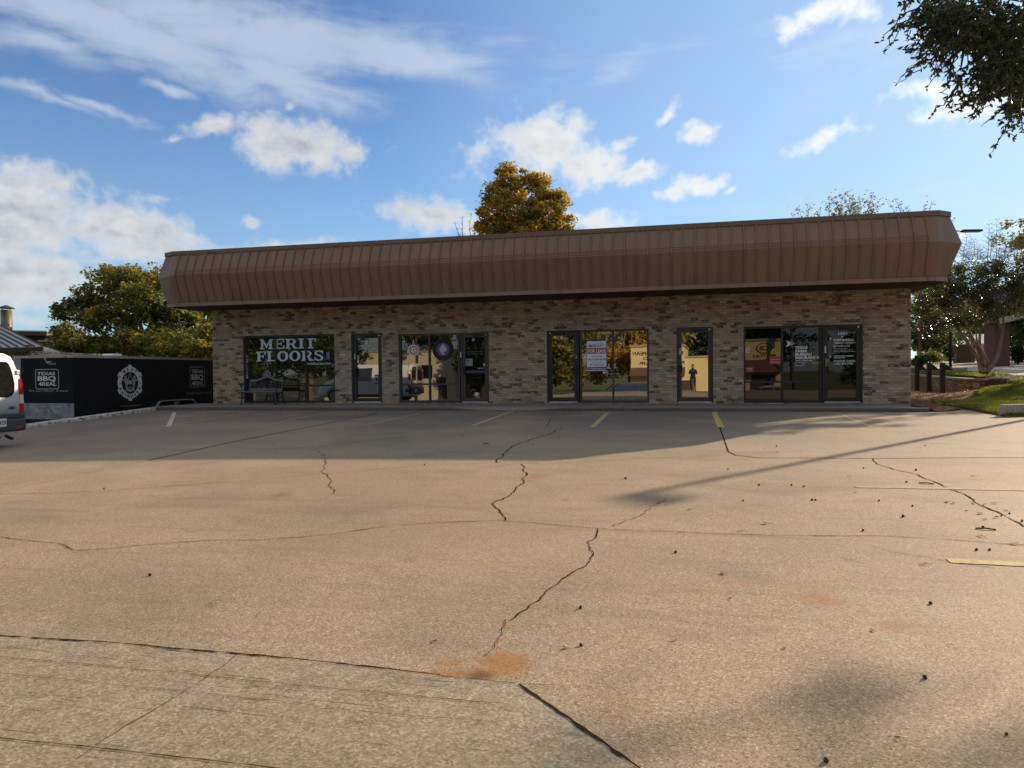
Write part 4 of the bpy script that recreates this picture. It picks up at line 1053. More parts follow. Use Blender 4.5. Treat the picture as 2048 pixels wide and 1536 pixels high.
sticker(w4, 1624.5, 1643.5, 723.5, 729, 'gold', 'office_sticker'); wpx('NO Soliciting', 1627, 1642, 728, 2.4, YT-.002, 'black', w4)
a = fac(1491, 703, YT)
for i, ch in enumerate('CPR'): wpx(ch, 1490.5, 1499, 697+i*4.5, 3.6, YT, 'white_vinyl', w4, bold=.02)
frame_sticker(dF, 1650.5, 692, 703); 
mb = MB(); a = fac(1651, 717.5, YF0-.03); b = fac(1658, 733, YF0-.03); mb.box(a.x, b.x, YF0-.034, YF0-.024, b.z, a.z); mb.build('pull_plate', M['gold'], dF)
# leasing poster and the suite plaque are things of their own
def at_f(px, py, y): return fac(px, py, y)
ps = fac(1193, 743, YT-.004); poster = empty('lease_poster', (ps.x, YT-.004, ps.z), 'white and blue FOR LEASE poster on the window beside the Suite G door', 'sign')
def prect(px0, px1, py0, py1, mat, name, dy, parent):
    a = fac(px0, py1, YT-dy); b = fac(px1, py0, YT-dy); mb = MB(); mb.box(a.x, b.x, YT-dy-.001, YT-dy, a.z, b.z); return mb.build(name, M[mat], parent)
prect(1173.5, 1213, 679.5, 743, 'blue', 'poster_backing', .002, poster); prect(1174, 1212.3, 681.5, 741.5, 'white_vinyl', 'poster_sheet', .004, poster)
prect(1183, 1203.5, 680, 682.5, 'blue', 'poster_tab', .006, poster); prect(1174.5, 1212, 695.5, 707.5, 'red', 'red_band', .006, poster); prect(1175, 1213, 733.5, 740, 'blue', 'blue_band', .006, poster)
for body, a, b, z, h, mt, bo in (('tlc', 1177, 1185.5, 694, 5.5, 'red', .04), ('REALTY', 1186.5, 1206, 693.5, 4.2, 'blue', .02), ('FOR LEASE', 1176, 1211.5, 705.5, 7.2, 'white_vinyl', .03), ('TLC Realty', 1183, 1205, 714.5, 3.2, 'blue', 0), ('817-358-8600', 1176.5, 1211.5, 721, 4.0, 'blue', .015),
                             ('Van Lancaster', 1183, 1205.5, 726.5, 2.6, 'blue', 0), ('817-925-2509', 1180, 1208, 731.5, 3.4, 'blue', .01), ('TLCRealtyGrapevine.com', 1177, 1211.5, 738.6, 3.6, 'white_vinyl', .01)):
    wpx(body, a, b, z, h, YT-.0085, mt, poster, 'poster_lettering', bold=bo)
a = fac(1194, 689, YT-.0085); mb = MB(); mb.tube([fac(px, py, YT-.008) for px, py in ((1187, 689), (1192, 687), (1198, 687.5), (1203, 685.5), (1209, 690))], .006, 4); mb.build('poster_flourish', M['grey_vinyl'], poster)
pl = fac(686, 709, 0); plaque = empty('wall_plaque', (pl.x, -.001, pl.z), 'small white plaque on the brick beside the 1001A door', 'sign')
a = fac(679, 712, 0); b = fac(693, 706.5, 0); mb = MB(); mb.box(a.x, b.x, -.012, -.001, a.z, b.z); mb.build('plate', M['black'], plaque)
mb = MB(); mb.box(a.x+.012, b.x-.012, -.014, -.012, a.z+.01, b.z-.01); mb.build('plaque_face', M['paper'], plaque)
writing('A Suites', a.x+.04, b.x-.03, a.z+.03, .038, -.0155, 'black', plaque, 'plaque_lettering')
# ------------------------------------------------------------------ bench
def bench():
    # measured: front legs at px 482/554, back legs at 497/567; seat 1.2 m wide
    a = fac(483.5, 808, -.85); b = fac(552, 807, -.85)
    x0, x1, y = a.x, b.x, -.62
    B = empty('park_bench', ((x0+x1)/2, y, ZW), 'dark slatted bench with cast iron ends in front of the flooring shop window', 'bench')
    yf, yb = y-.24, y+.16; L = []
    for s, xx in enumerate((x0, x1)):
        mb = MB()
        for pth, r_ in (([(xx, yf-.03, ZW), (xx, yf, ZW+.10), (xx, yf+.03, ZW+.25), (xx, yf+.01, ZW+.40)], [.028, .020, .020, .024]),):
            mb.tube(smooth_path(pth, 4), [lerp(.030, .020, min(1, k/4)) if k < 9 else .022 for k in range(13)], 7)
        mb.rbox((xx, yf-.04, ZW+.012), (.05, .09, .024), bev=.006)
        mb.build('leg', M['iron'], B)
        mb = MB()
        mb.tube(smooth_path([(xx, yb+.16, ZW), (xx, yb+.10, ZW+.10), (xx, yb+.02, ZW+.27), (xx, yb, ZW+.42)], 4), .022, 7)
        mb.rbox((xx, yb+.17, ZW+.012), (.05, .09, .024), bev=.006); mb.build('leg', M['iron'], B)
        mb = MB()
        mb.tube(smooth_path([(xx, yf-.02, ZW+.41), (xx, (yf+yb)/2, ZW+.37), (xx, yb+.01, ZW+.40)], 4), .02, 6)
        mb.tube(smooth_path([(xx, yb, ZW+.40), (xx, yb+.05, ZW+.60), (xx, yb+.10, ZW+.80), (xx, yb+.13, ZW+.86), (xx, yb+.10, ZW+.90)], 4), .02, 6)
        mb.tube(smooth_path([(xx, yb+.05, ZW+.63), (xx, yb-.10, ZW+.655), (xx, yf+.04, ZW+.65), (xx, yf-.04, ZW+.655), (xx, yf-.06, ZW+.62), (xx, yf-.03, ZW+.60)], 4), .017, 6)
        mb.tube(smooth_path([(xx, yf+.04, ZW+.64), (xx, yf+.0, ZW+.56), (xx, yf+.04, ZW+.48), (xx, yf+.0, ZW+.41)], 4), .014, 6)
        mb.tube(smooth_path([(xx, yf+.03, ZW+.24), (xx, (yf+yb)/2, ZW+.20), (xx, yb+.04, ZW+.24)], 4), .012, 6)
        mb.tube(smooth_path([(xx, (yf+yb)/2, ZW+.21), (xx, (yf+yb)/2+.05, ZW+.28), (xx, (yf+yb)/2, ZW+.36)], 4), .010, 6)
        mb.build('end_frame', M['iron'], B)
    for i in range(6):
        yy = lerp(yf-.03, yb-.02, i/5); zz = ZW+.425-.03*math.sin(math.pi*i/5)
        mb = MB(); mb.rbox(((x0+x1)/2, yy, zz), (x1-x0+.03, .052, .022), bev=.006); mb.build('seat_slat', M['slat'], B)
    def backpt(u, v):  # u along, v height 0..1 on the leaning back
        return Vector((lerp(x0, x1, u), yb+.03+v*.10, ZW+.46+v*.40))
    # curved crest rail, lower rail, uprights
    mb = MB(); n = 20; vs = []
    for i in range(n+1):
        u = i/n; h = .80+.33*math.exp(-((u-.5)/.20)**2); c_ = backpt(u, h)
        for dy_, dz_ in ((-.014, -.032), (-.014, .030), (.014, .034), (.014, -.028)): vs.append((c_.x, c_.y+dy_, c_.z+dz_))
    mb.add(vs, [(i*4+k, i*4+(k+1) % 4, (i+1)*4+(k+1) % 4, (i+1)*4+k) for i in range(n) for k in range(4)]+[(0, 3, 2, 1), (n*4, n*4+1, n*4+2, n*4+3)])
    mb.build('crest_rail', M['slat'], B)
    mb = MB(); c_ = backpt(.5, .06); mb.rbox(c_, (x1-x0-.02, .03, .075), bev=.006); mb.build('lower_rail', M['slat'], B)
    for u in (.035, .965):
        mb = MB(); mb.tube([backpt(u, .1), backpt(u, .8)], .018, 6); mb.build('back_stile', M['slat'], B)
    # cast lattice: interlaced diamonds and rings
    mb = MB(); nu = 9
    for i in range(nu+1):
        for s in (-1, 1):
            u0 = .06+.88*i/nu; u1 = u0+s*.88/nu*2
            if 0.04 <= u1 <= .96:
                hh = lambda u: .72+.26*math.exp(-((u-.5)/.20)**2)
                mb.tube([backpt(u0, .12), backpt((u0+u1)/2, .42), backpt(u1, hh(u1))], .007, 4)
    for i in range(nu):
        u = .06+.88*(i+.5)/nu
        for v in (.27, .57):
            c_ = backpt(u, v); mb.ring((c_.x, c_.y-.01, c_.z), (0, -1, 0), .022, .036, 12)
    mb.build('cast_lattice', M['iron'], B)
    return B
bench()

# ------------------------------------------------------------------ trailer
def arc_writing(body, cx, cz, r, a0, a1, h, mat, parent, place, name, bold=.02, inward=False):
    n = len(body)
    for i, ch in enumerate(body):
        if ch == ' ': continue
        a = rad(lerp(a0, a1, i/(n-1))); t, xa, xb, ya, yb = text_w(ch, bold)
        sc = h/.73; me_c = Vector(((xa+xb)/2, .365, 0))
        rot = a-math.pi/2 if not inward else a+math.pi/2
        dg = bpy.context.evaluated_depsgraph_get(); me = bpy.data.meshes.new_from_object(t.evaluated_get(dg)); cu = t.data
        bpy.data.objects.remove(t); bpy.data.curves.remove(cu)
        T = Matrix.Translation((cx+r*math.cos(a), cz+r*math.sin(a), 0)) @ Matrix.Rotation(rot, 4, 'Z') @ Matrix.Scale(sc, 4) @ Matrix.Translation(-me_c)
        me.transform(place @ T); me.transform(Matrix.Translation(-wloc(parent))); me.materials.clear(); me.materials.append(mat)
        o = bpy.data.objects.new(name, me); COL.objects.link(o); o.parent = parent
def trailer():
    XS, YR, ZT_, ZB_ = -17.0, -4.36, 1.50, -.40      # side plane, end plane, roof, floor
    gz = -.92
    T = empty('enclosed_trailer', (-18.1, -1, gz), 'long black enclosed barbecue trailer with white emblem parked beyond the kerb', 'trailer')
    Y1 = 3.4; XW = -19.1
    mb = MB(); mb.box(XW, XS, YR, Y1, ZB_, ZT_-.02); b = mb.build('body', M['trailer_black'], T)
    # roof rail, silver corners
    mb = MB()
    mb.box(XW-.02, XS+.018, YR-.02, YR+.05, ZT_-.045, ZT_+.02); mb.box(XS-.05, XS+.018, YR+.05, Y1+.02, ZT_-.045, ZT_+.035)
    mb.prism([(XW+.1, YR+.05, ZT_-.02), (XS-.05, YR+.05, ZT_-.02), (XS-.05, YR+.05, ZT_+.02), ((XW+XS)/2, YR+.05, ZT_+.055), (XW+.1, YR+.05, ZT_+.02)], (0, Y1-YR-.1, 0))
    mb.build('roof_rail', M['kerb'], T)
    mb = MB(); mb.box(XW-.012, XW+.26, YR-.012, YR+.02, ZB_+.05, ZT_-.045); mb.build('corner_plate', M['plate'], T)
    # end wall: dark wrap over bright plate
    mb = MB(); mb.box(XW+.26, XS-.01, YR-.014, YR-.001, .13, ZT_-.045); mb.build('end_wrap', M['wrap_navy'], T)
    mb = MB(); n = 8; vs = []
    mb.box(XW+.26, XS+.01, YR-.016, YR-.001, -.34, .126); mb.build('tread_plate', M['plate'], T)
    for xx in (XS-.25,):
        mb = MB(); mb.box(xx-.05, xx+.05, YR-.03, YR-.016, ZT_-.04, ZT_-.01); mb.build('marker_light', M['tail_red'], T)
    vs_ = sideplane(288, 704, XS-.9); mb = MB()
    mb.rbox((XS-.62, -2.2, ZT_+.07), (.42, .42, .10), bev=.04); mb.build('roof_vent', M['van_white'], T)
    # chassis, wheels and fender
    mb = MB(); mb.box(XW+.2, XS-.2, YR+.1, Y1-.1, ZB_-.12, ZB_); mb.build('chassis', M['black'], T)
    for yy in (-.55, .30):
        mb = MB()
        for k in range(24):
            pass
        c_ = Vector((XS+.02, yy, gz+.345)); mb.disc(c_, (1, 0, 0), .345, 28, 0, .22); tyre = mb.build('wheel', M['rubber'], T)
        mb = MB(); mb.disc(c_+Vector((.008, 0, 0)), (1, 0, 0), .20, 20, 0, .02); mb.build('rim', M['rim'], tyre)
    mb = MB(); path = [(-1.22, -.52), (-1.15, -.22), (-.98, -.03), (-.80, .03), (.62, .03), (.80, -.03), (.95, -.22), (1.02, -.52)]
    sm = smooth_path([(XS+.10, p[0], p[1]) for p in path], 4)
    mb.tube(sm, .028, 6, flat=1.0)
    vs = []
    for p in sm: vs += [(XS, p.y, p.z), (XS+.12, p.y, p.z)]
    mb.add(vs, [(2*i, 2*i+1, 2*i+3, 2*i+2) for i in range(len(sm)-1)])
    mb.build('fender', M['alu'], T)
    mb = MB(); mb.prism([(XS+.105, -.30, -.01), (XS+.105, .06, -.01), (XS+.105, -.12, -.20)], (-.01, 0, 0)); mb.build('fender_gusset', M['alu'], T)
    # ---- writing on the end wall
    def E_(px, py): return fac(px, py, YR-.018)
    def etext(body, pa, pb, py, h, bold=.0, mat='grey_vinyl', slant=0.0):
        a = E_(pa, py); b_ = E_(pb, py); t_ = E_(pa, py-h)
        return writing(body, a.x, b_.x, a.z, t_.z-a.z, YR-.018, mat, T, 'trailer_lettering', bold, slant=slant)
    def rframe(place, w_, h_, r_, th, mat, name):
        mb = MB(); out = []; inn = []
        for cxs, czs, a0 in ((1, 1, 0), (-1, 1, 90), (-1, -1, 180), (1, -1, 270)):
            for k in range(5):
                a = rad(a0+k*22.5)
                out.append((cxs*(w_/2-r_)+r_*math.cos(a), czs*(h_/2-r_)+r_*math.sin(a))); inn.append((cxs*(w_/2-r_)+(r_-th)*math.cos(a), czs*(h_/2-r_)+(r_-th)*math.sin(a)))
        vs = [place @ Vector((p[0], p[1], 0)) for p in out+inn]; n = len(out)
        mb.add(vs, [(i, (i+1) % n, (i+1) % n+n, i+n) for i in range(n)]); return mb.build(name, M[mat], T)
    c_ = E_(94, 758.5); k = (E_(95, 758)-E_(94, 758)).x
    PL = Matrix.Translation(c_) @ Matrix.Rotation(math.pi/2, 4, 'X')
    rframe(PL, 47.5*k, .60, .07, .028, 'grey_vinyl', 'logo_frame')
    etext('TEXAS', 75, 110, 750.5, 6.5, .02, 'paper'); etext('BBQ', 76, 111, 761.5, 9.5, .03, 'paper'); etext('4REAL', 77.5, 112.5, 771.5, 7.5, .02, 'paper')
    etext("We Ain't Messin' Around", 57, 134.5, 784, 4.6, .0, 'grey_vinyl', .2)
    etext('Trarick', 94, 112, 729.5, 4.0, .01, 'grey_vinyl')
    mb = MB(); mb.add([E_(*p) for p in ((88, 715), (91, 717), (93, 722), (105.5, 723.2), (99, 725.5), (94, 726.5), (90, 725), (94, 723.5), (89, 720))][::-1], [tuple(range(9))]); mb.build('wing_logo', M['grey_vinyl'], T)
    # ---- writing on the long side (faces +x)
    PS = Matrix(((0, 0, 1, XS+.004), (1, 0, 0, 0), (0, 1, 0, 0), (0, 0, 0, 1)))   # local (x,y) -> (world y, world z)
    def stext(body, y0, y1, z, h, mat, bold=0.0, slant=0.0, name='trailer_lettering'):
        t, a, b_, c0, d0_ = text_w(body, bold); t.data.shear = slant
        dg = bpy.context.evaluated_depsgraph_get(); dg.update(); me = bpy.data.meshes.new_from_object(t.evaluated_get(dg)); cu = t.data
        bpy.data.objects.remove(t); bpy.data.curves.remove(cu); sx = (y1-y0)/(b_-a)
        me.transform(PS @ Matrix.Translation((y0-a*sx, z, 0)) @ Matrix.Diagonal((sx, h/.73, 1, 1))); me.transform(Matrix.Translation(-wloc(T)))
        me.materials.clear(); me.materials.append(M[mat]); o = bpy.data.objects.new(name, me); COL.objects.link(o); o.parent = T; return o
    cy, cz, R_ = -1.93, .66, .50
    c1_ = sideplane(260, 765.5, XS); cy, cz = c1_.y, c1_.z; R_ = abs(sideplane(260, 732, XS).z-cz)
    mb = MB(); mb.ring((XS+.004, cy, cz), (1, 0, 0), R_*.66, R_*.97, 40)
    mb.build('emblem_ring', M['paper'], T)
    mb = MB()
    for a in (90, 210, 330, 30, 150, 270):
        a = rad(a); e = Vector((0, math.cos(a), math.sin(a))); s = Vector((0, -e.z, e.y)); c = Vector((XS+.0035, cy, cz))
        mb.add([c+e*R_*.9-s*.09, c+e*R_*1.07-s*.07, c+e*R_*1.07+s*.07, c+e*R_*.9+s*.09], [(0, 1, 2, 3)])
    mb.build('emblem_tabs', M['paper'], T)
    PSn = PS @ Matrix.Translation((0, 0, .003))
    arc_writing('MEAT', cy, cz, R_*.815, 125, 55, R_*.2, M['black'], T, PSn, 'emblem_lettering', .03)
    arc_writing('ANYWHERE', cy, cz, R_*.815, 205, 335, R_*.2, M['black'], T, PSn, 'emblem_lettering', .03, True)
    def star5(c, r1, r2, x, mat, name, outline=0.0):
        mb = MB(); o_ = [(c[0]+(r1 if k % 2 == 0 else r2)*math.cos(rad(90+36*k)), c[1]+(r1 if k % 2 == 0 else r2)*math.sin(rad(90+36*k))) for k in range(10)]
        if outline:
            i_ = [(c[0]+(p[0]-c[0])*(1-outline), c[1]+(p[1]-c[1])*(1-outline)) for p in o_]
            vs = [(x, p[0], p[1]) for p in o_+i_]; mb.add(vs, [(k, (k+1) % 10, (k+1) % 10+10, k+10) for k in range(10)])
        else: mb.add([(x, c[0], c[1])]+[(x, p[0], p[1]) for p in o_], [(0, k+1, (k+1) % 10+1) for k in range(10)])
        return mb.build(name, M[mat], T)
    star5((cy, cz), R_*.66, R_*.26, XS+.003, 'paper', 'emblem_star', .12)
    for s in (-1, 1):
        for zz in (.20, -.02): star5((cy+s*R_*.80, cz+zz), .045, .018, XS+.0075, 'black', 'emblem_small_star')
    mb = MB(); hs = [(XS+.006, cy+R_*.30*math.sin(a)*(1.0 if True else 1), cz-.06-R_*.36*math.cos(a)) for a in [rad(x) for x in range(-100, 101, 20)]]
    hs = [(XS+.006, cy-R_*.34, cz+R_*.42)]+[(XS+.006, cy-R_*.36, cz+R_*.1)]+hs[2:-2]+[(XS+.006, cy+R_*.36, cz+R_*.1)]+[(XS+.006, cy+R_*.34, cz+R_*.42)]
    vs = []
    for i, p in enumerate(hs):
        c0 = Vector((0, p[1]-cy, p[2]-(cz))); 
        nrm = Vector((0, p[1]-cy, (p[2]-cz) if p[2] < cz else 0)).normalized()
        vs += [(p[0], p[1]-nrm.y*.045, p[2]-nrm.z*.045), (p[0], p[1]+nrm.y*.045, p[2]+nrm.z*.045)]
    mb.add(vs, [(2*i, 2*i+1, 2*i+3, 2*i+2) for i in range(len(hs)-1)]); mb.build('horseshoe_emblem', M['grey_vinyl'], T)
    stext('BBQ', cy-.15, cy+.17, cz-.04, .12, 'paper', .02)
    stext('MEATUANYWHEREBBQ.COM', cy-.42, cy+.42, -.075, .045, 'grey_vinyl')
    a = sideplane(380, 775, XS); b_ = sideplane(410, 773, XS); t_ = sideplane(395, 733, XS); mid = sideplane(395, 754, XS)
    PL2 = PS @ Matrix.Translation((mid.y, mid.z, 0)); rframe(PL2, b_.y-a.y, t_.z-a.z+.0, .07, .03, 'grey_vinyl', 'logo_frame')
    w_ = b_.y-a.y; h_ = t_.z-a.z
    stext('TEXAS', mid.y-w_*.38, mid.y+w_*.38, mid.z+h_*.19, h_*.18, 'paper', .02); stext('BBQ', mid.y-w_*.38, mid.y+w_*.38, mid.z-h_*.13, h_*.26, 'paper', .03); stext('4REAL', mid.y-w_*.38, mid.y+w_*.38, mid.z-h_*.40, h_*.2, 'paper', .02)
    a = sideplane(372, 790, XS); b_ = sideplane(421, 787, XS); stext("We Ain't Messin' Around", a.y, b_.y, (a.z+b_.z)/2, .10, 'grey_vinyl', 0, .2)
    # seam between panels
    mb = MB()
    for yy in (-3.1, -1.0, 1.1): mb.box(XS, XS+.003, yy-.006, yy+.006, ZB_+.02, ZT_-.05)
    mb.build('side_seams', M['black'], b)
    return T
trailer()

# ------------------------------------------------------------------ van (nose to -x, tail to +x)
def van():
    X0, L, Wd, H = -12.40, 5.0, 1.84, 1.86
    gy = -11.18; gz = G(-14, -11.2)
    V = empty('parked_van', (X0-L/2, gy, gz), 'white panel van with grey bumper at the left edge, its tail towards the camera', 'van')
    # stations from tail (u=0) to nose: distance, roof z, belt z, sill z, half width at sill, belt, roof
    st = [(0.00, 1.10, .95, .30, .86, .84, .80), (0.03, 1.45, .98, .28, .90, .88, .80), (0.10, 1.80, 1.0, .26, .915, .90, .74), (0.35, 1.86, 1.0, .24, .92, .905, .73), (1.2, 1.87, 1.0, .22, .92, .905, .73), (2.3, 1.87, 1.0, .22, .92, .905, .73),
          (3.0, 1.84, 1.0, .22, .92, .905, .72), (3.35, 1.74, 1.0, .22, .92, .90, .70), (3.75, 1.45, 1.0, .22, .92, .895, .69), (4.12, 1.14, .98, .22, .92, .88, .72), (4.5, .98, .88, .22, .91, .85, .66), (4.85, .82, .72, .24, .84, .78, .55), (5.0, .60, .55, .30, .70, .66, .48)]
    mb = MB(); rows = []
    for d_, zr, zb_, zs, hs, hb, hr in st:
        x = X0-d_; pr = []
        half = [(0.0, zs), (hs*.9, zs), (hs, zs+.08), (hs, lerp(zs, zb_, .5)), (hb+.005, zb_), (lerp(hb, hr, .5)+.015, lerp(zb_, zr, .5)), (hr+.03, zr-.12 if zr-zb_ > .2 else lerp(zb_, zr, .8)), (hr-.06, zr-.03), (hr*.6, zr), (0.0, zr+.012)]
        pr = [(x, gy+p[0], gz+p[1]) for p in half]+[(x, gy-p[0], gz+p[1]) for p in half[-2:0:-1]]
        rows.append(pr)
    n = len(rows[0]); vs = [p for r_ in rows for p in r_]
    mb.add(vs, [(i*n+k, i*n+(k+1) % n, (i+1)*n+(k+1) % n, (i+1)*n+k) for i in range(len(rows)-1) for k in range(n)]+[tuple(range(n-1, -1, -1)), tuple((len(rows)-1)*n+k for k in range(n))], 0, True)
    body = mb.build('body', M['van_white'], V)
    md = body.modifiers.new('soft', 'SUBSURF'); md.levels = 1; md.render_levels = 2
    # tail face details: solved on the tail plane from the photograph
    def Tp(px, py, off=.0): return sideplane(px, py, X0+.03+off)
    def quadp(name, pts, mat, off=.0, parent=V, thick=.02, label=None):
        mb = MB(); mb.prism([Tp(p[0], p[1], off) for p in pts], (-thick, 0, 0)); return mb.build(name, M[mat], parent, label=label)
    yR = lambda px: sideplane(px, 800, X0+.03).y
    # tail panel (rounded slab slightly proud of the loft)
    def TY(u): return gy+u*Wd/2          # u -1..1 (right side of the van is +1)
    def panel(name, outline, mat, x, thick=.03, parent=V):
        mb = MB(); mb.prism([(x, TY(u), gz+z) for u, z in outline], (-thick, 0, 0)); return mb.build(name, M[mat], parent)
    out = [(-.95, .62), (.95, .62), (.97, .95), (.955, 1.15), (.90, 1.45), (.83, 1.70), (.76, 1.80), (.60, 1.86), (-.60, 1.86), (-.76, 1.80), (-.83, 1.70), (-.90, 1.45), (-.955, 1.15), (-.97, .95)]
    bm = bmesh.new(); f_ = [bm.verts.new((X0+.03, TY(u), gz+z)) for u, z in out]; f2 = [bm.verts.new((X0-.12, TY(u), gz+z)) for u, z in out]
    bm.faces.new(f_); bm.faces.new(f2[::-1])
    for i in range(len(out)): bm.faces.new((f_[i], f2[i], f2[(i+1) % len(out)], f_[(i+1) % len(out)]))
    ed = [e for e in bm.edges if all(v in f_ for v in e.verts)]; bmesh.ops.bevel(bm, geom=ed, offset=.05, segments=4, affect='EDGES')
    me_ = bpy.data.meshes.new('tail_doors'); bm.normal_update(); bmesh.ops.recalc_face_normals(bm, faces=bm.faces)
    for v in bm.verts: v.co -= V.location
    bm.to_mesh(me_); bm.free(); me_.materials.append(M['van_white'])
    for p in me_.polygons: p.use_smooth = True
    td = bpy.data.objects.new('tail_doors', me_); COL.objects.link(td); td.parent = V
    mb = MB(); mb.box(X0+.0305, X0+.032, gy-.005, gy+.005, gz+.66, gz+1.78); mb.build('door_gap', M['black'], td)
    for s in (-1, 1):
        o_ = [(.10, 1.06), (.62, 1.02), (.72, 1.05), (.78, 1.12), (.79, 1.28), (.74, 1.50), (.67, 1.66), (.60, 1.70), (.14, 1.71), (.10, 1.68)]
        mb = MB(); pts = [(X0+.036, TY(s*u), gz+z) for u, z in o_]; mb.prism(pts if s > 0 else pts[::-1], (-.012, 0, 0)); mb.build('rear_window', M['car_glass'], V)
        # lamp
        o_ = [(.905, .72), (.985, .70), (.985, .98), (.965, 1.20), (.925, 1.38), (.905, 1.36), (.90, 1.1)]
        seg = [('tail_red', 1.08, 1.38), ('tail_clear', .90, 1.07), ('tail_red', .70, .89)]
        for j, (mt, za, zb_) in enumerate(seg):
            w0 = .905; e = [(w0-.02*(zb_-.7), za), (.99-.0*(za), za), (.985-max(0, zb_-1.0)*.12, zb_), (w0-.01, zb_)]
            mb = MB(); pts = [(X0+.045, TY(s*u), gz+z) for u, z in e]; mb.prism(pts if s > 0 else pts[::-1], (-.11, 0, 0)); mb.build('tail_lamp', M[mt], V)
        mb = MB(); mb.rbox((X0+.03, TY(s*.86), gz+1.50), (.05, .075, .09), bev=.012); mb.build('door_hinge', M['alu'], V)
    mb = MB(); mb.disc((X0+.042, gy+.66, gz+.82), (1, 0, 0), .032, 20, 0, .01, rx=.075); mb.build('oval_badge', M['blue'], V)
    mb = MB(); mb.ring((X0+.043, gy+.66, gz+.82), (1, 0, 0), .030, .036, 20, sx=2.1); mb.build('badge_rim', M['alu'], V)
    # bumper
    mb = MB(); mb.rbox((X0+.03, gy, gz+.50), (.18, Wd*.985, .26), bev=.05); mb.rbox((X0-.15, gy, gz+.55), (.40, Wd*.995, .20), bev=.04); mb.build('rear_bumper', M['plastic'], V)
    mb = MB(); mb.rbox((X0+.06, gy, gz+.67), (.10, Wd*.95, .09), bev=.02); mb.build('bumper_step', M['plastic'], V)
    mb = MB(); mb.rbox((X0+.122, gy+.70, gz+.44), (.01, .12, .05), bev=.003); mb.build('reflector', M['tail_red'], V)
    # number plate, measured on the photo: right edge px 13
    pa = sideplane(13, 853, X0+.115); pb = sideplane(13, 837, X0+.115)
    mb = MB(); mb.rbox((X0+.118, pa.y-.15, (pa.z+pb.z)/2), (.012, .30, .155), bev=.004); pl_ = mb.build('number_plate', M['paper'], V)
    t, a, b_, c0, d0_ = text_w('LVK 4739', .02); dg = bpy.context.evaluated_depsgraph_get(); dg.update(); me = bpy.data.meshes.new_from_object(t.evaluated_get(dg)); cu = t.data; bpy.data.objects.remove(t); bpy.data.curves.remove(cu)
    sx = .27/(b_-a); me.transform(Matrix(((0, 0, 1, X0+.126), (1, 0, 0, pa.y-.285), (0, 1, 0, (pa.z+pb.z)/2-.035), (0, 0, 0, 1))) @ Matrix.Diagonal((sx, .075/.73, 1, 1)) @ Matrix.Translation((-a, 0, 0)))
    me.transform(Matrix.Translation(-wloc(pl_))); me.materials.clear(); me.materials.append(M['black']); o = bpy.data.objects.new('plate_number', me); COL.objects.link(o); o.parent = pl_
    mb = MB(); mb.tube(smooth_path([(X0+.0, gy+.55, gz+.30), (X0+.06, gy+.56, gz+.26), (X0+.13, gy+.58, gz+.24)], 4), .03, 8); mb.build('exhaust', M['black'], V)
    # side glass, windscreen, wheels, bonnet line, side letters (seen in the shop windows)
    for s in (-1, 1):
        mb = MB(); yy = gy+s*.90
        mb.prism([(X0-1.85, yy, gz+1.04), (X0-3.75, yy-s*.0, gz+1.04), (X0-3.55, gy+s*.80, gz+1.40), (X0-3.10, gy+s*.755, gz+1.66), (X0-1.85, gy+s*.755, gz+1.68)], (0, s*.02, 0)); mb.build('side_window', M['car_glass'], V)
        for dx_ in (.85, 3.95):
            mb = MB(); c_ = Vector((X0-dx_, gy+s*.93, gz+.32)); mb.disc(c_, (0, s, 0), .32, 28, 0, .2); wh = mb.build('wheel', M['rubber'], V)
            mb = MB(); mb.disc(c_+Vector((0, s*.006, 0)), (0, s, 0), .20, 20, 0, .02); mb.build('rim', M['rim'], wh)
            mb = MB(); mb.ring(c_+Vector((0, s*-.004, .03)), (0, s, 0), .335, .38, 24, a0=0, a1=math.pi); mb.build('wheel_arch', M['plastic'], V)
        mb = MB(); mb.rbox((X0-2.4, gy+s*.925, gz+.33), (2.0, .03, .14), bev=.01); mb.build('side_sill', M['plastic'], V)
        mb = MB(); mb.rbox((X0-3.62, gy+s*1.02, gz+1.10), (.10, .16, .16), bev=.03); mb.build('wing_mirror', M['plastic'], V)
    mb = MB(); mb.prism([(X0-4.08, gy-.70, gz+1.18), (X0-4.08, gy+.70, gz+1.18), (X0-3.42, gy+.62, gz+1.71), (X0-3.42, gy-.62, gz+1.71)], (-.02, 0, .02)); mb.build('windscreen', M['car_glass'], V)
    t, a, b_, c0, d0_ = text_w('NG', .04); t.data.shear = .2; dg = bpy.context.evaluated_depsgraph_get(); dg.update(); me = bpy.data.meshes.new_from_object(t.evaluated_get(dg)); cu = t.data; bpy.data.objects.remove(t); bpy.data.curves.remove(cu)
    me.transform(Matrix(((-1, 0, 0, X0-1.12), (0, 0, 1, gy+.925), (0, 1, 0, gz+1.10), (0, 0, 0, 1))) @ Matrix.Scale(.34, 4)); me.transform(Matrix.Translation(-wloc(V))); me.materials.clear(); me.materials.append(M['blue'])
    o = bpy.data.objects.new('side_lettering', me); COL.objects.link(o); o.parent = V
    mb = MB(); mb.prism([(X0-1.05, gy+.925, gz+1.0), (X0-1.75, gy+.925, gz+.94), (X0-1.8, gy+.925, gz+.91), (X0-1.05, gy+.925, gz+.96)], (0, .006, 0)); mb.build('side_stripe', M['red'], V)
van()

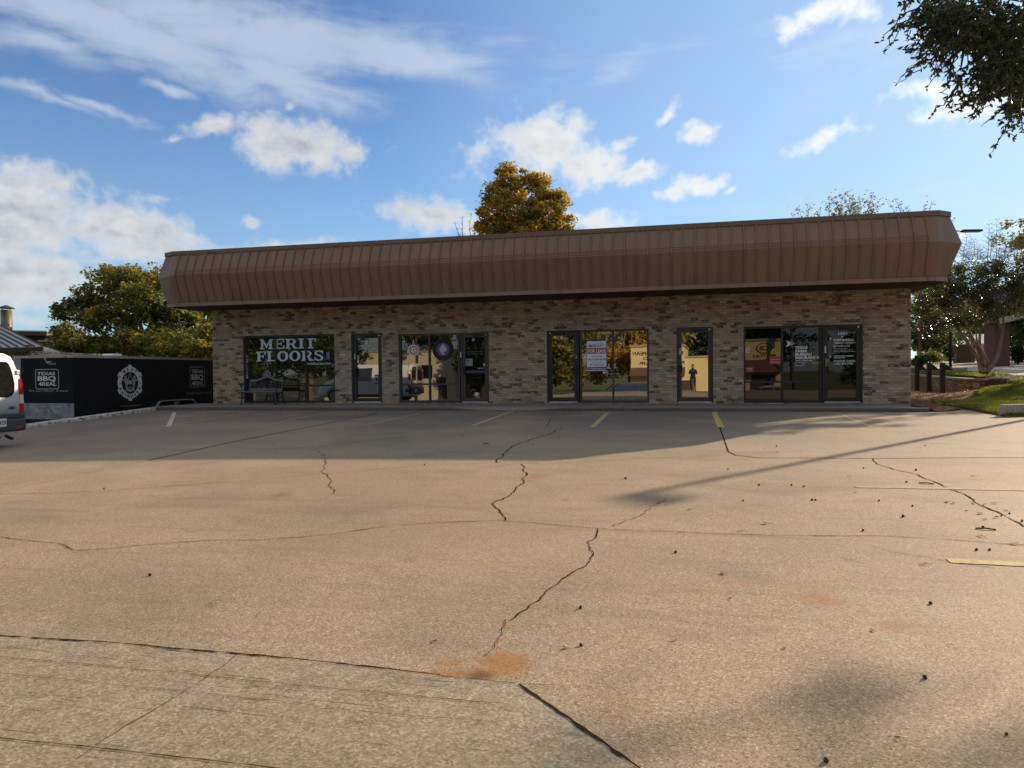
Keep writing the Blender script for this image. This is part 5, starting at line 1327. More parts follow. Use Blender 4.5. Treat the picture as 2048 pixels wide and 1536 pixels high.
# ------------------------------------------------------------------ generic cars seen in the shop glass
def car(name, label, cat, x, y, rz, paint, L=4.8, Wd=1.88, H=1.72, suv=True):
    gz = G(x, y); V = empty(name, (x, y, gz), label, cat, rz=0.0)
    R = Matrix.Rotation(rz, 4, 'Z'); org = Vector((x, y, gz))
    def w(p): return org + (R @ Vector(p).to_4d()).to_3d() if False else org + Vector((p[0]*math.cos(rz)-p[1]*math.sin(rz), p[0]*math.sin(rz)+p[1]*math.cos(rz), p[2]))
    k = H/1.72; tail = .96 if suv else .80
    st = [(-.5, .75*k), (-.485, 1.0*k), (-.40, (1.62 if suv else 1.08)*k), (-.25, (1.70 if suv else 1.50)*k), (-.05, 1.72*k), (.10, 1.66*k), (.24, 1.12*k), (.42, 1.0*k), (.485, .85*k), (.5, .55*k)]
    belt = 1.02*k; rows = []; hw = Wd/2
    for u, zr in st:
        e = 1-.10*abs(u*2)**4; b = min(belt, zr*.93); hs = hw*e; hr = hw*e*(.76 if zr > belt+.1 else .9)
        half = [(0, .25), (hs*.95, .25), (hs, .40), (hs, b*.75), (hs*.97, b), (lerp(hs, hr, .5), lerp(b, zr, .5)), (hr, zr-.05), (hr*.6, zr), (0, zr+.01)]
        rows.append([w((u*L, p[0], p[1])) for p in half]+[w((u*L, -p[0], p[1])) for p in half[-2:0:-1]])
    n = len(rows[0]); mb = MB(); mb.add([p for r_ in rows for p in r_], [(i*n+k_, (i+1)*n+k_, (i+1)*n+(k_+1) % n, i*n+(k_+1) % n) for i in range(len(rows)-1) for k_ in range(n)]+[tuple(range(n)), tuple((len(rows)-1)*n+k_ for k_ in range(n-1, -1, -1))], 0, True)
    mb.build('body', M[paint], V)
    for s in (-1, 1):
        mb = MB(); yy = s*hw*.965; yt = s*hw*.80
        segs = [(-.40, -.20, -.36, -.20), (-.19, .0, -.19, 0), (.012, .19, .012, .09)] if suv else [(-.30, -.14, -.24, -.14), (-.13, .03, -.13, .03), (.04, .20, .04, .10)]
        for a, b, c, d in segs:
            mb.prism([w((a*L, yy, belt+.03)), w((b*L, yy, belt+.03)), w((d*L, yt, 1.58*k)), w((c*L, yt, 1.58*k))], w((0, s*.012, 0))-org)
        mb.build('side_windows', M['car_glass'], V)
        for ux in (-.31, .31):
            mb = MB(); c_ = w((ux*L, s*(hw-.0), .35)); nn_ = w((0, s, 0))-org; mb.disc(c_, nn_, .35, 24, 0, .2); wh = mb.build('wheel', M['rubber'], V)
            mb = MB(); mb.disc(c_+nn_*.006, nn_, .22, 18, 0, .02); mb.build('rim', M['rim'], wh)
    mb = MB(); mb.prism([w((.245*L, -hw*.8, 1.14*k)), w((.245*L, hw*.8, 1.14*k)), w((.115*L, hw*.68, 1.63*k)), w((.115*L, -hw*.68, 1.63*k))], (0, 0, .02)); mb.build('windscreen', M['car_glass'], V)
    for s in (-1, 1):
        mb = MB(); mb.rbox(w((-.485*L, s*hw*.8, .95*k)), (.12, .22, .2), rot=(0, 0, rz), bev=.02); mb.build('tail_lamp', M['tail_red'], V)
        mb = MB(); mb.rbox(w((.47*L, s*hw*.75, .78*k)), (.15, .28, .13), rot=(0, 0, rz), bev=.02); mb.build('headlight', M['tail_clear'], V)
    return V
car('parked_suv', 'dark grey sport utility vehicle reflected in the window by the lease poster', 'suv', -3.6, -32.0, rad(182), 'suv', L=5.1, H=1.8)
car('parked_car', 'silver car reflected in the left pane of the insurance office window', 'car', 6.6, -31.5, rad(4), 'silver', L=4.7, H=1.5, suv=False)
car('parked_car', 'white car reflected low in the insurance office door', 'car', 14.5, -33.5, rad(175), 'van_white', L=4.5, H=1.5, suv=False)

# ------------------------------------------------------------------ repair shop and house across the street (seen mirrored in the glass)
def facing_north(x, y, z, sx):   # text facing +y
    return Matrix(((-1, 0, 0, x), (0, 0, 1, y), (0, 1, 0, z), (0, 0, 0, 1)))
def mtext(body, x0, z, y, h, wdt, mat, parent, bold=.02, name='sign_lettering'):
    """text facing +y, starting at x0 and running towards -x"""
    t, a, b_, c0, d0_ = text_w(body, bold); dg = bpy.context.evaluated_depsgraph_get(); dg.update(); me = bpy.data.meshes.new_from_object(t.evaluated_get(dg)); cu = t.data; bpy.data.objects.remove(t); bpy.data.curves.remove(cu)
    me.transform(facing_north(x0, y, z, 1) @ Matrix.Diagonal((wdt/(b_-a), h/.73, 1, 1)) @ Matrix.Translation((-a, 0, 0))); me.transform(Matrix.Translation(-wloc(parent)))
    me.materials.clear(); me.materials.append(M[mat]); o = bpy.data.objects.new(name, me); COL.objects.link(o); o.parent = parent
RY = -40.0
rs = empty('repair_shop', (3.5, RY-6, -1.75), 'cream stucco garage with black sign lettering, mirrored in the shop glass', 'building')
mb = MB(); mb.box(-3.9, -1.2, RY-10, RY, -1.75, 2.95); mb.box(-1.2, 5.5, RY-9, RY-.4, -1.75, 1.95); mb.box(5.5, 8.4, RY-10, RY, -1.75, 3.3); mb.build('wall', M['cream'], rs)
mb = MB(); mb.box(-4.0, -1.1, RY-10.1, RY+.12, 2.95, 3.12); mb.box(-1.1, 5.4, RY-9, RY-.3, 1.95, 2.08); mb.box(5.4, 8.5, RY-10.1, RY+.12, 3.3, 3.47); mb.build('parapet', M['gold'], rs)
mb = MB(); mb.prism([(-3.95, RY, 1.15), (-3.95, RY+1.3, .45), (-3.95, RY, .45)], (2.8, 0, 0)); mb.prism([(5.5, RY, 1.75), (5.5, RY+1.3, .7), (5.5, RY, .7)], (2.95, 0, 0))
for i in range(10): mb.prism([(-3.9+i*.3, RY+.01, 1.17), (-3.9+i*.3, RY+1.32, .47), (-3.9+i*.3, RY+1.32, .41)], (.04, 0, 0))
mb.build('awning', M['brown_metal'], rs)
mb = MB(); mb.box(-2.4, -.4, RY-.02, RY+.015, -1.7, .05); mb.box(6.0, 7.9, RY-.02, RY+.015, -1.7, .5); mb.build('garage_door', M['dark_roof'], rs)
mtext('EUROPEAN', -1.3, 2.25, RY+.03, .32, 2.4, 'dark_roof', rs); mtext('AUTO', -1.5, 1.82, RY+.03, .30, 1.3, 'dark_roof', rs); mtext('REPAIR', -1.2, 1.40, RY+.03, .30, 1.95, 'dark_roof', rs)
mb = MB(); mb.ring((7.0, RY+.03, 2.65), (0, 1, 0), .40, .47, 30, sx=1.4); mb.build('sign_ring', M['dark_roof'], rs); mtext('CB', 7.4, 2.47, RY+.035, .36, .8, 'dark_roof', rs); mtext('MOTORS', 7.9, 1.95, RY+.03, .2, 1.8, 'dark_roof', rs)
cs = empty('cream_store', (-21, RY-6, -1.75), 'long cream store across the street, mirrored in the soccer window', 'building')
mb = MB(); mb.box(-33, -19.4, RY-8, RY-1, -1.75, 2.9); mb.build('wall', M['beige'], cs)
mb = MB(); mb.box(-33.1, -19.3, RY-8.1, RY-.9, 2.9, 3.05); mb.build('parapet', M['gold'], cs)
mb = MB(); mb.box(-23.4, -21.6, RY-.99, RY-.96, .4, 1.6); mb.build('shop_window', M['car_glass'], cs); mb = MB(); mb.box(-21.2, -20.3, RY-.99, RY-.96, -1.7, .5); mb.build('shop_door', M['dark_roof'], cs)
# utility poles and their wires, across the street
def upole(x, y, h, label):
    z = G(x, y); o = empty('utility_pole', (x, y, z), label, 'utility pole', 'utility poles across the street'); mb = MB(); mb.tube([(x, y, z), (x, y, z+h)], [.16, .10], 8); mb.build('pole', M['bark_dark'], o)
    mb = MB(); mb.box(x-1.1, x+1.1, y-.06, y+.06, z+h-.7, z+h-.58); mb.build('crossarm', M['bark_dark'], o)
    mb = MB(); mb.tube([(x+.35, y+.1, z+h-2.2), (x+.35, y+.1, z+h-1.4)], .2, 10); mb.build('transformer', M['alu'], o)
upole(-8.7, -37.2, 8.0, 'wooden utility pole mirrored beside the lease poster'); upole(-22.2, -37.2, 8.0, 'wooden utility pole mirrored in the soccer window'); upole(9.5, -37.2, 8.0, 'wooden utility pole mirrored in the insurance window')
mb = MB()
for dz_ in (0, -.35):
    for a, b in ((-60, -22.2), (-22.2, -8.7), (-8.7, 9.5), (9.5, 40)):
        mb.tube([(lerp(a, b, t/8), -37.2, -1.75+7.4+dz_-1.0*4*(t/8)*(1-t/8)*.5) for t in range(9)], .02, 4, cap=False)
tag(mb.build('overhead_wire', M['black']), 'black overhead wires strung between the poles across the street', 'wire')
mb = MB()
# ------------------------------------------------------------------ the photographer, mirrored in the E door
def person():
    gz = G(0, -22.05); px_, py_ = 0.0, -22.05
    P_ = empty('person', (px_, py_, gz), 'person in dark clothes holding up a phone, mirrored in the E door', 'person')
    J = {'pel': (0, 0, .86), 'wst': (0, .0, 1.0), 'chs': (0, .0, 1.18), 'nck': (0, .0, 1.34), 'hd0': (0, .02, 1.42), 'hd1': (0, .03, 1.52), 'hd2': (0, .02, 1.60)}
    vs = []; rs_ = []; es = []
    def av(p, r_, par=None):
        vs.append(Vector(p)); rs_.append(r_)
        if par is not None: es.append((par, len(vs)-1))
        return len(vs)-1
    pel = av((0, 0, .86), (.15, .10)); w_ = av((0, 0, 1.02), (.13, .095), pel); c_ = av((0, 0, 1.2), (.155, .10), w_); nk = av((0, .01, 1.34), (.055, .055), c_); h1 = av((0, .03, 1.43), (.075, .085), nk); h2 = av((0, .03, 1.53), (.078, .095), h1)
    for s in (-1, 1):
        hp = av((s*.10, 0, .78), (.09, .09), pel); kn = av((s*.11, .02, .45), (.06, .06), hp); an = av((s*.115, -.01, .09), (.042, .042), kn); av((s*.125, .14, .035), (.04, .03), an)
        sh = av((s*.17, 0, 1.27), (.06, .06), c_); el = av((s*.23, .10, 1.06), (.045, .045), sh); wr = av((s*.09, .30, 1.20), (.028, .028), el); av((s*.065, .345, 1.24), (.032, .018), wr)
    me = bpy.data.meshes.new('body'); me.from_pydata(vs, es, []); o = bpy.data.objects.new('body', me); COL.objects.link(o); o.parent = P_; me.materials.append(M['cloth'])
    md = o.modifiers.new('skin', 'SKIN'); 
    if not me.skin_vertices:
        bpy.context.view_layer.objects.active = o
    for i, sv in enumerate(me.skin_vertices[0].data if me.skin_vertices else []): sv.radius = rs_[i]; sv.use_root = (i == 0)
    sb = o.modifiers.new('sub', 'SUBSURF'); sb.levels = 2; sb.render_levels = 2
    # face skin, hair, fingers and phone
    base = Vector((px_, py_, gz))
    mb = MB(); bm = bmesh.new(); bmesh.ops.create_uvsphere(bm, u_segments=20, v_segments=14, radius=1.0)
    def ell(c, r_, cut=None):
        vv = [base+Vector(c)+Vector((v.co.x*r_[0], v.co.y*r_[1], v.co.z*r_[2])) for v in bm.verts]; bm.verts.index_update()
        fs = [tuple(v.index for v in f.verts) for f in bm.faces if cut is None or cut(sum((v.co for v in f.verts), Vector())/len(f.verts))]
        return vv, fs
    v_, f_ = ell((0, .035, 1.49), (.078, .098, .112)); mb.add(v_, f_, 0, True)
    v_, f_ = ell((0, .135, 1.475), (.012, .02, .022)); mb.add(v_, f_, 0, True)
    for s in (-1, 1): v_, f_ = ell((s*.08, .03, 1.485), (.01, .02, .03)); mb.add(v_, f_, 0, True)
    mb.build('face', M['skin'], P_)
    mb = MB(); v_, f_ = ell((0, .018, 1.515), (.092, .108, .112), lambda c: c.z > .12 or c.y < -.1); mb.add(v_, f_, 0, True); mb.build('hair', M['hair'], P_)
    mb = MB()
    for s in (-1, 1): v_, f_ = ell((s*.03, .128, 1.50), (.010, .006, .006)); mb.add(v_, f_, 0, True)
    mb.build('eye', M['black'], P_)
    bm.free()
    for s in (-1, 1):
        mb = MB()
        for k in range(4):
            a = base+Vector((s*.07, .352, 1.225+k*.018)); mb.tube([a, a+Vector((-s*.004, .022, .004)), a+Vector((-s*.03, .028-.002*k, .004))], [.0085, .008, .0065], 6)
        a = base+Vector((s*.055, .335, 1.255)); mb.tube([a, a+Vector((-s*.02, -.006, .02)), a+Vector((-s*.03, .004, .032))], [.010, .009, .007], 6)
        mb.build('fingers', M['skin'], P_)
    ph = MB(); ph.rbox(CAM+Vector((0.0, -.022, -.01)), (.155, .009, .075), bev=.003); tag(ph.build('phone', M['black'], loc=CAM), 'black phone held level in the hands of the person facing the shop', 'phone')
person()
# ------------------------------------------------------------------ vegetation
def leaf_quads(centres, size, rs, nrm_bias=0.6, aspect=.62):
    n = len(centres)
    nr = rs.normal(size=(n, 3)); nr[:, 2] = np.abs(nr[:, 2])+nrm_bias; nr /= np.linalg.norm(nr, axis=1)[:, None]
    t = rs.normal(size=(n, 3)); t -= nr*(t*nr).sum(1)[:, None]; t /= np.linalg.norm(t, axis=1)[:, None]
    b = np.cross(nr, t); s = size*(0.6+0.8*rs.random(n))[:, None]
    v = np.empty((n, 4, 3)); v[:, 0] = centres-t*s; v[:, 1] = centres+b*s*aspect+nr*s*.15; v[:, 2] = centres+t*s; v[:, 3] = centres-b*s*aspect+nr*s*.1
    return v.reshape(-1, 3)
def crown(name, lobes, nclump, nleaf, clump_r, leaf, mat, seed, parent, fill=.45, base_t=0.5, tvar=.25, sparse=0.0, lift=0.0):
    """lobes: (cx,cy,cz,rx,ry,rz); clumps of leaves spread mostly through the outer shell of every lobe"""
    rs = np.random.RandomState(seed); C_ = []; T_ = []
    vol = np.array([l[3]*l[4]*l[5] for l in lobes])**.67; vol = vol/vol.sum()
    for l, w_ in zip(lobes, vol):
        k = max(3, int(nclump*w_)); d_ = rs.normal(size=(k, 3)); d_ /= np.linalg.norm(d_, axis=1)[:, None]
        r_ = (fill+(1-fill)*rs.random(k))**.8; lt = rs.normal()*.08
        cc_ = np.array(l[:3])+d_*r_[:, None]*np.array(l[3:6]); tt = base_t+lt+rs.normal(size=k)*tvar*.6
        for c, t in zip(cc_, tt):
            m_ = int(nleaf*rs.uniform(.5, 1.4)); q_ = rs.normal(size=(m_, 3)); q_ /= np.linalg.norm(q_, axis=1)[:, None]
            q_ *= (rs.random(m_)**.45)[:, None]*clump_r*rs.uniform(.6, 1.35); q_[:, 2] *= .7
            C_.append(c+q_); T_.append(np.clip(t+rs.normal(size=m_)*tvar*.5, 0, 1))
    C_ = np.concatenate(C_); T_ = np.concatenate(T_)
    return np_obj(name, leaf_quads(C_, leaf, rs), 4, mat, parent, attr=T_)
def limbs(mb, base, targets, r0_, seed, wob=.25, seg=7, split=.35):
    R = rng(seed)
    for t in targets:
        t = Vector(t); b = Vector(base); n = 8; pts = []; rr = []
        for i in range(n+1):
            u = i/n; p = b.lerp(t, u); p.z = lerp(b.z, t.z, u**.8)
            a = wob*math.sin(math.pi*u)
            pts.append(p+Vector((R.uniform(-a, a), R.uniform(-a, a), R.uniform(-a, a)*.5))); rr.append(lerp(r0_, r0_*.14, u**.8))
        mb.tube(pts, rr, seg)
        for _ in range(4):
            i = R.randint(3, n-1); p = pts[i]; e = p+Vector((R.uniform(-1, 1), R.uniform(-1, 1), R.uniform(.1, 1)))*(t-b).length*.22
            mb.tube([p, p.lerp(e, .5)+Vector((0, 0, .05)), e], [rr[i]*.6, rr[i]*.35, .01], 5)
def tree(name, label, base, lobes, leafkw, trunk_r, seed, group=None, bark='bark', cat='tree', fork=.35, nlimb=7):
    o = empty(name, base, label, cat, group); b = Vector(base)
    top = Vector((sum(l[0] for l in lobes)/len(lobes), sum(l[1] for l in lobes)/len(lobes), sum(l[2] for l in lobes)/len(lobes)))
    fk = b.lerp(top, fork); fk.x = lerp(b.x, top.x, .3); fk.y = lerp(b.y, top.y, .3); mb = MB()
    mb.tube([b-Vector((0, 0, .2)), b+Vector((0, 0, .25)), b.lerp(fk, .5)+Vector((.05, 0, 0)), fk], [trunk_r*1.5, trunk_r*1.1, trunk_r*.9, trunk_r*.8], 10)
    R = rng(seed); tg = [(l[0]+R.uniform(-.3, .3)*l[3], l[1]+R.uniform(-.3, .3)*l[4], l[2]+.4*l[5]) for l in lobes][:nlimb+6]
    limbs(mb, fk, tg, trunk_r*.55, seed, .3); mb.build('trunk', M[bark], o)
    crown('crown', lobes, parent=o, seed=seed, **leafkw)
    return o
def lobes_px(lst, depth, dr=1.0, dj=0.0, seed=0):
    """crown lobes measured on the photo as centre px, half sizes px, at a real distance"""
    R = rng(seed); out = []
    for l in lst:
        dd = depth+(l[4] if len(l) > 4 else R.uniform(-dj, dj)); c = at(l[0], l[1], dd); k = dd/FPX
        out.append((c.x, c.y, c.z, l[2]*k, max(l[2], l[3])*k*dr, l[3]*k))
    return out
# big autumn tree left of the shop
D1 = 43.0
t1 = lobes_px([(150, 625, 42, 28, 0), (130, 660, 32, 22, 1), (200, 600, 45, 35, 1), (255, 572, 60, 36, 0), (215, 645, 55, 32, -2), (300, 560, 55, 26, 2), (290, 610, 60, 40, -2), (350, 640, 55, 40, -1), (190, 690, 70, 24, 0),
               (300, 680, 70, 30, -3), (380, 685, 60, 26, -2), (410, 650, 40, 36, 1), (355, 580, 45, 30, 2), (420, 700, 45, 30, 2), (440, 620, 40, 30, 3), (250, 700, 60, 20, -2), (150, 700, 45, 22, 0), (225, 545, 32, 13, 1), (190, 548, 14, 6, 1)], D1, .9)
b1 = at(275, 790, D1); b1.z = G(b1.x, b1.y)
tree('autumn_tree', 'broad green and golden tree rising behind the black trailer', tuple(b1), t1, dict(nclump=760, nleaf=66, clump_r=.50, leaf=.105, mat=M['leaf_autumn'], fill=.35, base_t=.44, tvar=.36), .38, 11, bark='bark_pale')
# a lower, greener tree by the wall corner
t1b = lobes_px([(395, 700, 40, 22, 0), (420, 680, 30, 26, 1), (340, 705, 45, 16, 0)], 33.0); b1b = at(400, 790, 33); b1b.z = G(b1b.x, b1b.y)
tree('low_tree', 'low yellow green tree between the trailer roof and the shop corner', tuple(b1b), t1b, dict(nclump=110, nleaf=60, clump_r=.4, leaf=.085, mat=M['leaf_autumn'], fill=.3, base_t=.62, tvar=.25), .12, 12)
# golden sycamore behind the roof
D2 = 52.0
t2 = lobes_px([(1012, 350, 22, 24, 0), (1008, 385, 40, 32, 0), (1045, 372, 30, 30, 1), (985, 420, 32, 36, 0), (1035, 420, 55, 40, -1), (1072, 365, 22, 20, 1), (1095, 385, 25, 28, 0), (1115, 410, 24, 30, 0), (1085, 435, 48, 32, -1), (1125, 445, 24, 24, 0),
               (1000, 462, 40, 26, 0), (1050, 465, 60, 26, -1), (1112, 472, 36, 18, 0), (965, 455, 14, 24, 0), (1050, 510, 75, 40, 0), (1000, 540, 50, 40, 0)], D2, .9)
b2 = at(1045, 760, D2); b2.z = G(b2.x, b2.y)
tree('sycamore_tree', 'tall golden brown tree standing behind the middle of the roof', tuple(b2), t2, dict(nclump=820, nleaf=66, clump_r=.46, leaf=.10, mat=M['leaf_gold'], fill=.3, base_t=.42, tvar=.38), .33, 21, bark='bark_pale')
def twiggy(name, label, base, tips, r_, seed, leafmat_=None, bark='bark_dark', nsub=4, leafn=0, leaf=.07, spread=.8, sub=.3, group=None, fork=.4):
    """bare or thinly leaved tree: main shoots to the measured tips with ever finer side twigs"""
    o = empty(name, base, label, 'tree', group); mb = MB(); R = rng(seed); pts_l = []; b = Vector(base)
    cen = sum((Vector(t) for t in tips), Vector())/len(tips); fk = b.lerp(cen, fork)
    mb.tube([b-Vector((0, 0, .1)), b.lerp(fk, .5)+Vector((.1, 0, 0)), fk], [r_, r_*.8, r_*.7], 7)
    for t in tips:
        t = Vector(t); n = 7; L = (t-fk).length; pts = []
        for i in range(n+1):
            u = i/n; p = fk.lerp(t, u); a = .06*L*math.sin(math.pi*u); pts.append(p+Vector((R.uniform(-a, a), R.uniform(-a, a), R.uniform(-a, a))))
        rr = [lerp(r_*.5, .008, (i/n)**.7) for i in range(n+1)]; mb.tube(pts, rr, 5)
        for i in range(2, n+1):
            for _ in range(nsub):
                e = pts[i]+Vector((R.uniform(-1, 1), R.uniform(-1, 1), R.uniform(-.2, 1))).normalized()*L*sub*R.uniform(.4, 1)*(1.15-i/n*.5)
                mid = pts[i].lerp(e, .5)+Vector((R.uniform(-.05, .05), R.uniform(-.05, .05), R.uniform(-.05, .1)))*L*.2
                mb.tube([pts[i], mid, e], [max(.006, rr[i]*.4), .007, .004], 3, cap=False)
                for _ in range(2):
                    e2 = mid+Vector((R.uniform(-1, 1), R.uniform(-1, 1), R.uniform(-.3, 1))).normalized()*L*sub*.35; mb.tube([mid, e2], [.006, .003], 3, cap=False); pts_l.append(e2)
                pts_l += [e, mid.lerp(e, .6)]
    mb.build('branches', M[bark], o)
    if leafn:
        rs = np.random.RandomState(seed); P_ = np.array([tuple(p) for p in pts_l]); idx = rs.randint(0, len(P_), leafn)
        c = P_[idx]+rs.normal(size=(leafn, 3))*spread*.12; np_obj('leaves', leaf_quads(c, leaf, rs), 4, leafmat_, o, attr=np.clip(.5+rs.normal(size=leafn)*.3, 0, 1))
    return o
def tips_px(l, depth): return [tuple(at(p[0], p[1], depth+(p[2] if len(p) > 2 else 0))) for p in l]
bb = at(920, 760, 46); bb.z = G(bb.x, bb.y)
twiggy('bare_tree', 'small bare tree beside the golden tree behind the roof', tuple(bb), tips_px([(910, 448), (925, 436), (942, 432), (955, 450), (915, 468), (950, 468)], 46), .12, 31, M['leaf_gold'], leafn=30, leaf=.06, sub=.13, nsub=3, fork=.78)
for i, (tp, lab, dep, sd) in enumerate(((((1600, 424), (1615, 410), (1640, 425), (1585, 432), (1630, 440)), 'thin leafy treetop showing left of the others above the roof', 48, 41),
                                 (((1665, 400), (1690, 391), (1705, 400), (1720, 408), (1745, 396), (1752, 415), (1680, 420), (1710, 425), (1735, 430), (1655, 415)), 'pale thinly leaved treetop in the middle above the right end of the roof', 47, 42),
                                 (((1790, 400), (1800, 412), (1775, 405), (1812, 418), (1850, 412), (1862, 408), (1905, 440), (1920, 470)), 'wispy bare treetop nearest the right corner of the roof', 49, 43))):
    bx = at(sum(p[0] for p in tp)/len(tp), 745, dep); bx.z = G(bx.x, bx.y)
    twiggy('sparse_tree', lab, tuple(bx), tips_px(tp, dep), .14, sd, M['leaf_pale'], 'bark', nsub=5 if i == 1 else 3, leafn=(420, 1500, 160)[i], leaf=.085, sub=.17, spread=1.4, group='thin treetops above the roof', fork=.8)

# ---- crape myrtle at the right corner
CMD = 27.5
cb = on_ground(1965, 747); cb = at(1964, 749, CMD); cb.z = G(cb.x, cb.y)-.02
cm_ = empty('crape_myrtle', tuple(cb), 'multi-stemmed dark leaved tree in the bed at the right end of the shop', 'tree')
mb = MB(); R = rng(77)
stems = [((1962, 745), (1955, 715), (1932, 680), (1908, 645), (1890, 610)), ((1966, 745), (1963, 712), (1945, 675), (1930, 640), (1925, 600)), ((1968, 745), (1968, 715), (1958, 690), (1940, 665), (1938, 630)), ((1972, 748), (1990, 722), (2000, 690), (2008, 640), (1995, 600)),
         ((1967, 745), (1972, 720), (1960, 695), (1962, 650), (1980, 600)), ((1970, 745), (1975, 722), (1962, 700), (1955, 688), (1950, 660)), ((1966, 745), (1957, 720), (1945, 700), (1935, 660), (1870, 600)), ((2005, 665), (1995, 625), (2020, 590), (2040, 560))]
for i, s_ in enumerate(stems):
    pts = smooth_path([at(p[0]+R.uniform(-1, 1), p[1], CMD+R.uniform(-.25, .25)+.12*k*(-1)**i) for k, p in enumerate(s_)], 5); n = len(pts)
    mb.tube(pts, [lerp(.085 if i < 5 else .06, .022, k/n) for k in range(n)], 7)
mb.build('trunk', M['bark_pale'], cm_)
cl = lobes_px([(1890, 590, 60, 42, 0), (1850, 610, 34, 45, .8), (1940, 575, 70, 50, 0), (2000, 570, 60, 46, 0), (2050, 580, 60, 60, 0), (1910, 550, 40, 30, 0), (1960, 610, 60, 36, -.6), (1865, 655, 36, 26, 1.0), (1900, 640, 40, 24, .5), (2020, 620, 34, 20, -.5), (1985, 535, 60, 22, 0), (1950, 640, 40, 20, .2), (2090, 540, 50, 70, 0)], CMD, .9)
crown('crown', cl, 520, 76, .30, .040, M['leaf_myrtle'], 78, cm_, fill=.15, base_t=.40, tvar=.36)
mb = MB(); pts_l = []
for bx_, by_, tx, ty in ((1925, 520, 1935, 470), (1950, 520, 1948, 480), (1975, 520, 1978, 450), (1992, 525, 1994, 440), (2010, 515, 2012, 480), (2028, 520, 2030, 470), (2040, 525, 2048, 455), (1960, 520, 1962, 500), (2003, 520, 2004, 498), (2060, 520, 2070, 460), (1938, 520, 1920, 495)):
    for j in range(2):
        a = at(bx_+j*5, by_, CMD+R.uniform(-1, 1)); b = at(tx+j*7, ty+j*16, CMD+R.uniform(-1, 1)); n = 8
        pts = [a.lerp(b, k/n)+Vector((R.uniform(-.02, .02), 0, 0)) for k in range(n+1)]; mb.tube(pts, [lerp(.014, .005, k/n) for k in range(n+1)], 4)
        for k in range(1, n+1):
            for s in (-1, 1):
                Ln = .30*(1.1-k/n)+.06; e = pts[k]+Vector((s*Ln*R.uniform(.5, 1), R.uniform(-.3, .3)*Ln, Ln*R.uniform(.0, .5))); mb.tube([pts[k], pts[k].lerp(e, .5)+Vector((0, 0, .01)), e], [.006, .005, .003], 3, cap=False)
                for q_ in range(3): f_ = pts[k].lerp(e, (q_+1)/3); e2 = f_+Vector((s*.05, 0, R.uniform(.02, .09))); mb.tube([f_, e2], [.004, .003], 3, cap=False); pts_l.append(e2)
mb.build('upper_twigs', M['bark_pale'], cm_)
rs = np.random.RandomState(3); P_ = np.array([tuple(p) for p in pts_l]); P_ = P_[rs.random(len(P_)) < .5]; np_obj('seed_pods', leaf_quads(P_, .022, rs), 4, M['leaf_myrtle'], cm_, attr=rs.random(len(P_)))

# ---- live oak overhanging from the upper right, its trunk outside the frame
LO = (10.4, -9.8); lz = G(*LO)
lo = empty('live_oak', (LO[0], LO[1], lz), 'dark evergreen branches hanging into the top right corner', 'tree')
mb = MB(); R = rng(91); rs = np.random.RandomState(91); fk = Vector((9.9, -9.9, 5.2)); mb.tube([(LO[0], LO[1], lz-.2), (LO[0], LO[1], lz+.3), (10.25, -9.75, 2.4), tuple(fk)], [.42, .30, .25, .22], 12)
sprigs = []
outline = [(1800, 10), (1812, 45), (1800, 52), (1830, 75), (1845, 95), (1838, 125), (1850, 135), (1880, 112), (1895, 130), (1890, 168), (1915, 175), (1930, 190), (1925, 212), (1950, 195), (1962, 200), (1975, 168), (1990, 190), (2015, 190), (2010, 215), (2020, 222), (2008, 262), (2030, 235), (2048, 205), (1870, 60), (1905, 95), (1950, 120), (1990, 140), (2030, 150), (1860, 20), (1900, 20), (1830, 25)]
lt = []
for i, p in enumerate(outline): lt.append(at(p[0], p[1], 7.2+R.uniform(-.4, .6)))
main = [at(1990, -60, 7.6), at(2080, 40, 7.6), at(1900, -40, 7.5), at(2060, 150, 7.5), at(2120, 130, 7.4), at(2000, 60, 7.7), at(1940, 30, 7.5)]
for m_ in main: limbs(mb, fk, [tuple(m_)], .11, R.randint(0, 999), .15)
LC, LD, LT = [], [], []
def sprig(a, b, nl, sz, wob=.05):
    """a leafy twig from a to b with alternate leaves"""
    n = 6; pts = [a.lerp(b, k/n)+Vector((R.uniform(-wob, wob), R.uniform(-wob, wob), R.uniform(-wob, wob)))*(math.sin(math.pi*k/n)) for k in range(n+1)]
    mb.tube(pts, [lerp(.009, .0025, k/n) for k in range(n+1)], 4, cap=False)
    d_ = (b-a).normalized()
    for k in range(nl):
        u = R.uniform(.05, 1.0); i = min(n-1, int(u*n)); p = pts[i].lerp(pts[i+1], u*n-i)
        v = (d_*R.uniform(.2, 1)+Vector((R.uniform(-1, 1), R.uniform(-1, 1), R.uniform(-1, .7)))*.9).normalized(); LC.append(tuple(p+v*sz*.5)); LD.append(tuple(v)); LT.append(R.random()**1.5)
for p in lt:
    src = min(main, key=lambda m_: (m_-p).length); a = p.lerp(src, .30); sprig(a, p, 24, .04)
    for _ in range(3): q_ = a.lerp(p, R.uniform(.1, .8)); sprig(q_, q_+(p-a).normalized()*R.uniform(.12, .3)+Vector((R.uniform(-.2, .2), R.uniform(-.2, .2), R.uniform(-.22, .1))), 13, .045)
    mb.tube([src, src.lerp(p, .4)+Vector((0, 0, .04)), a], [.035, .02, .009], 5)
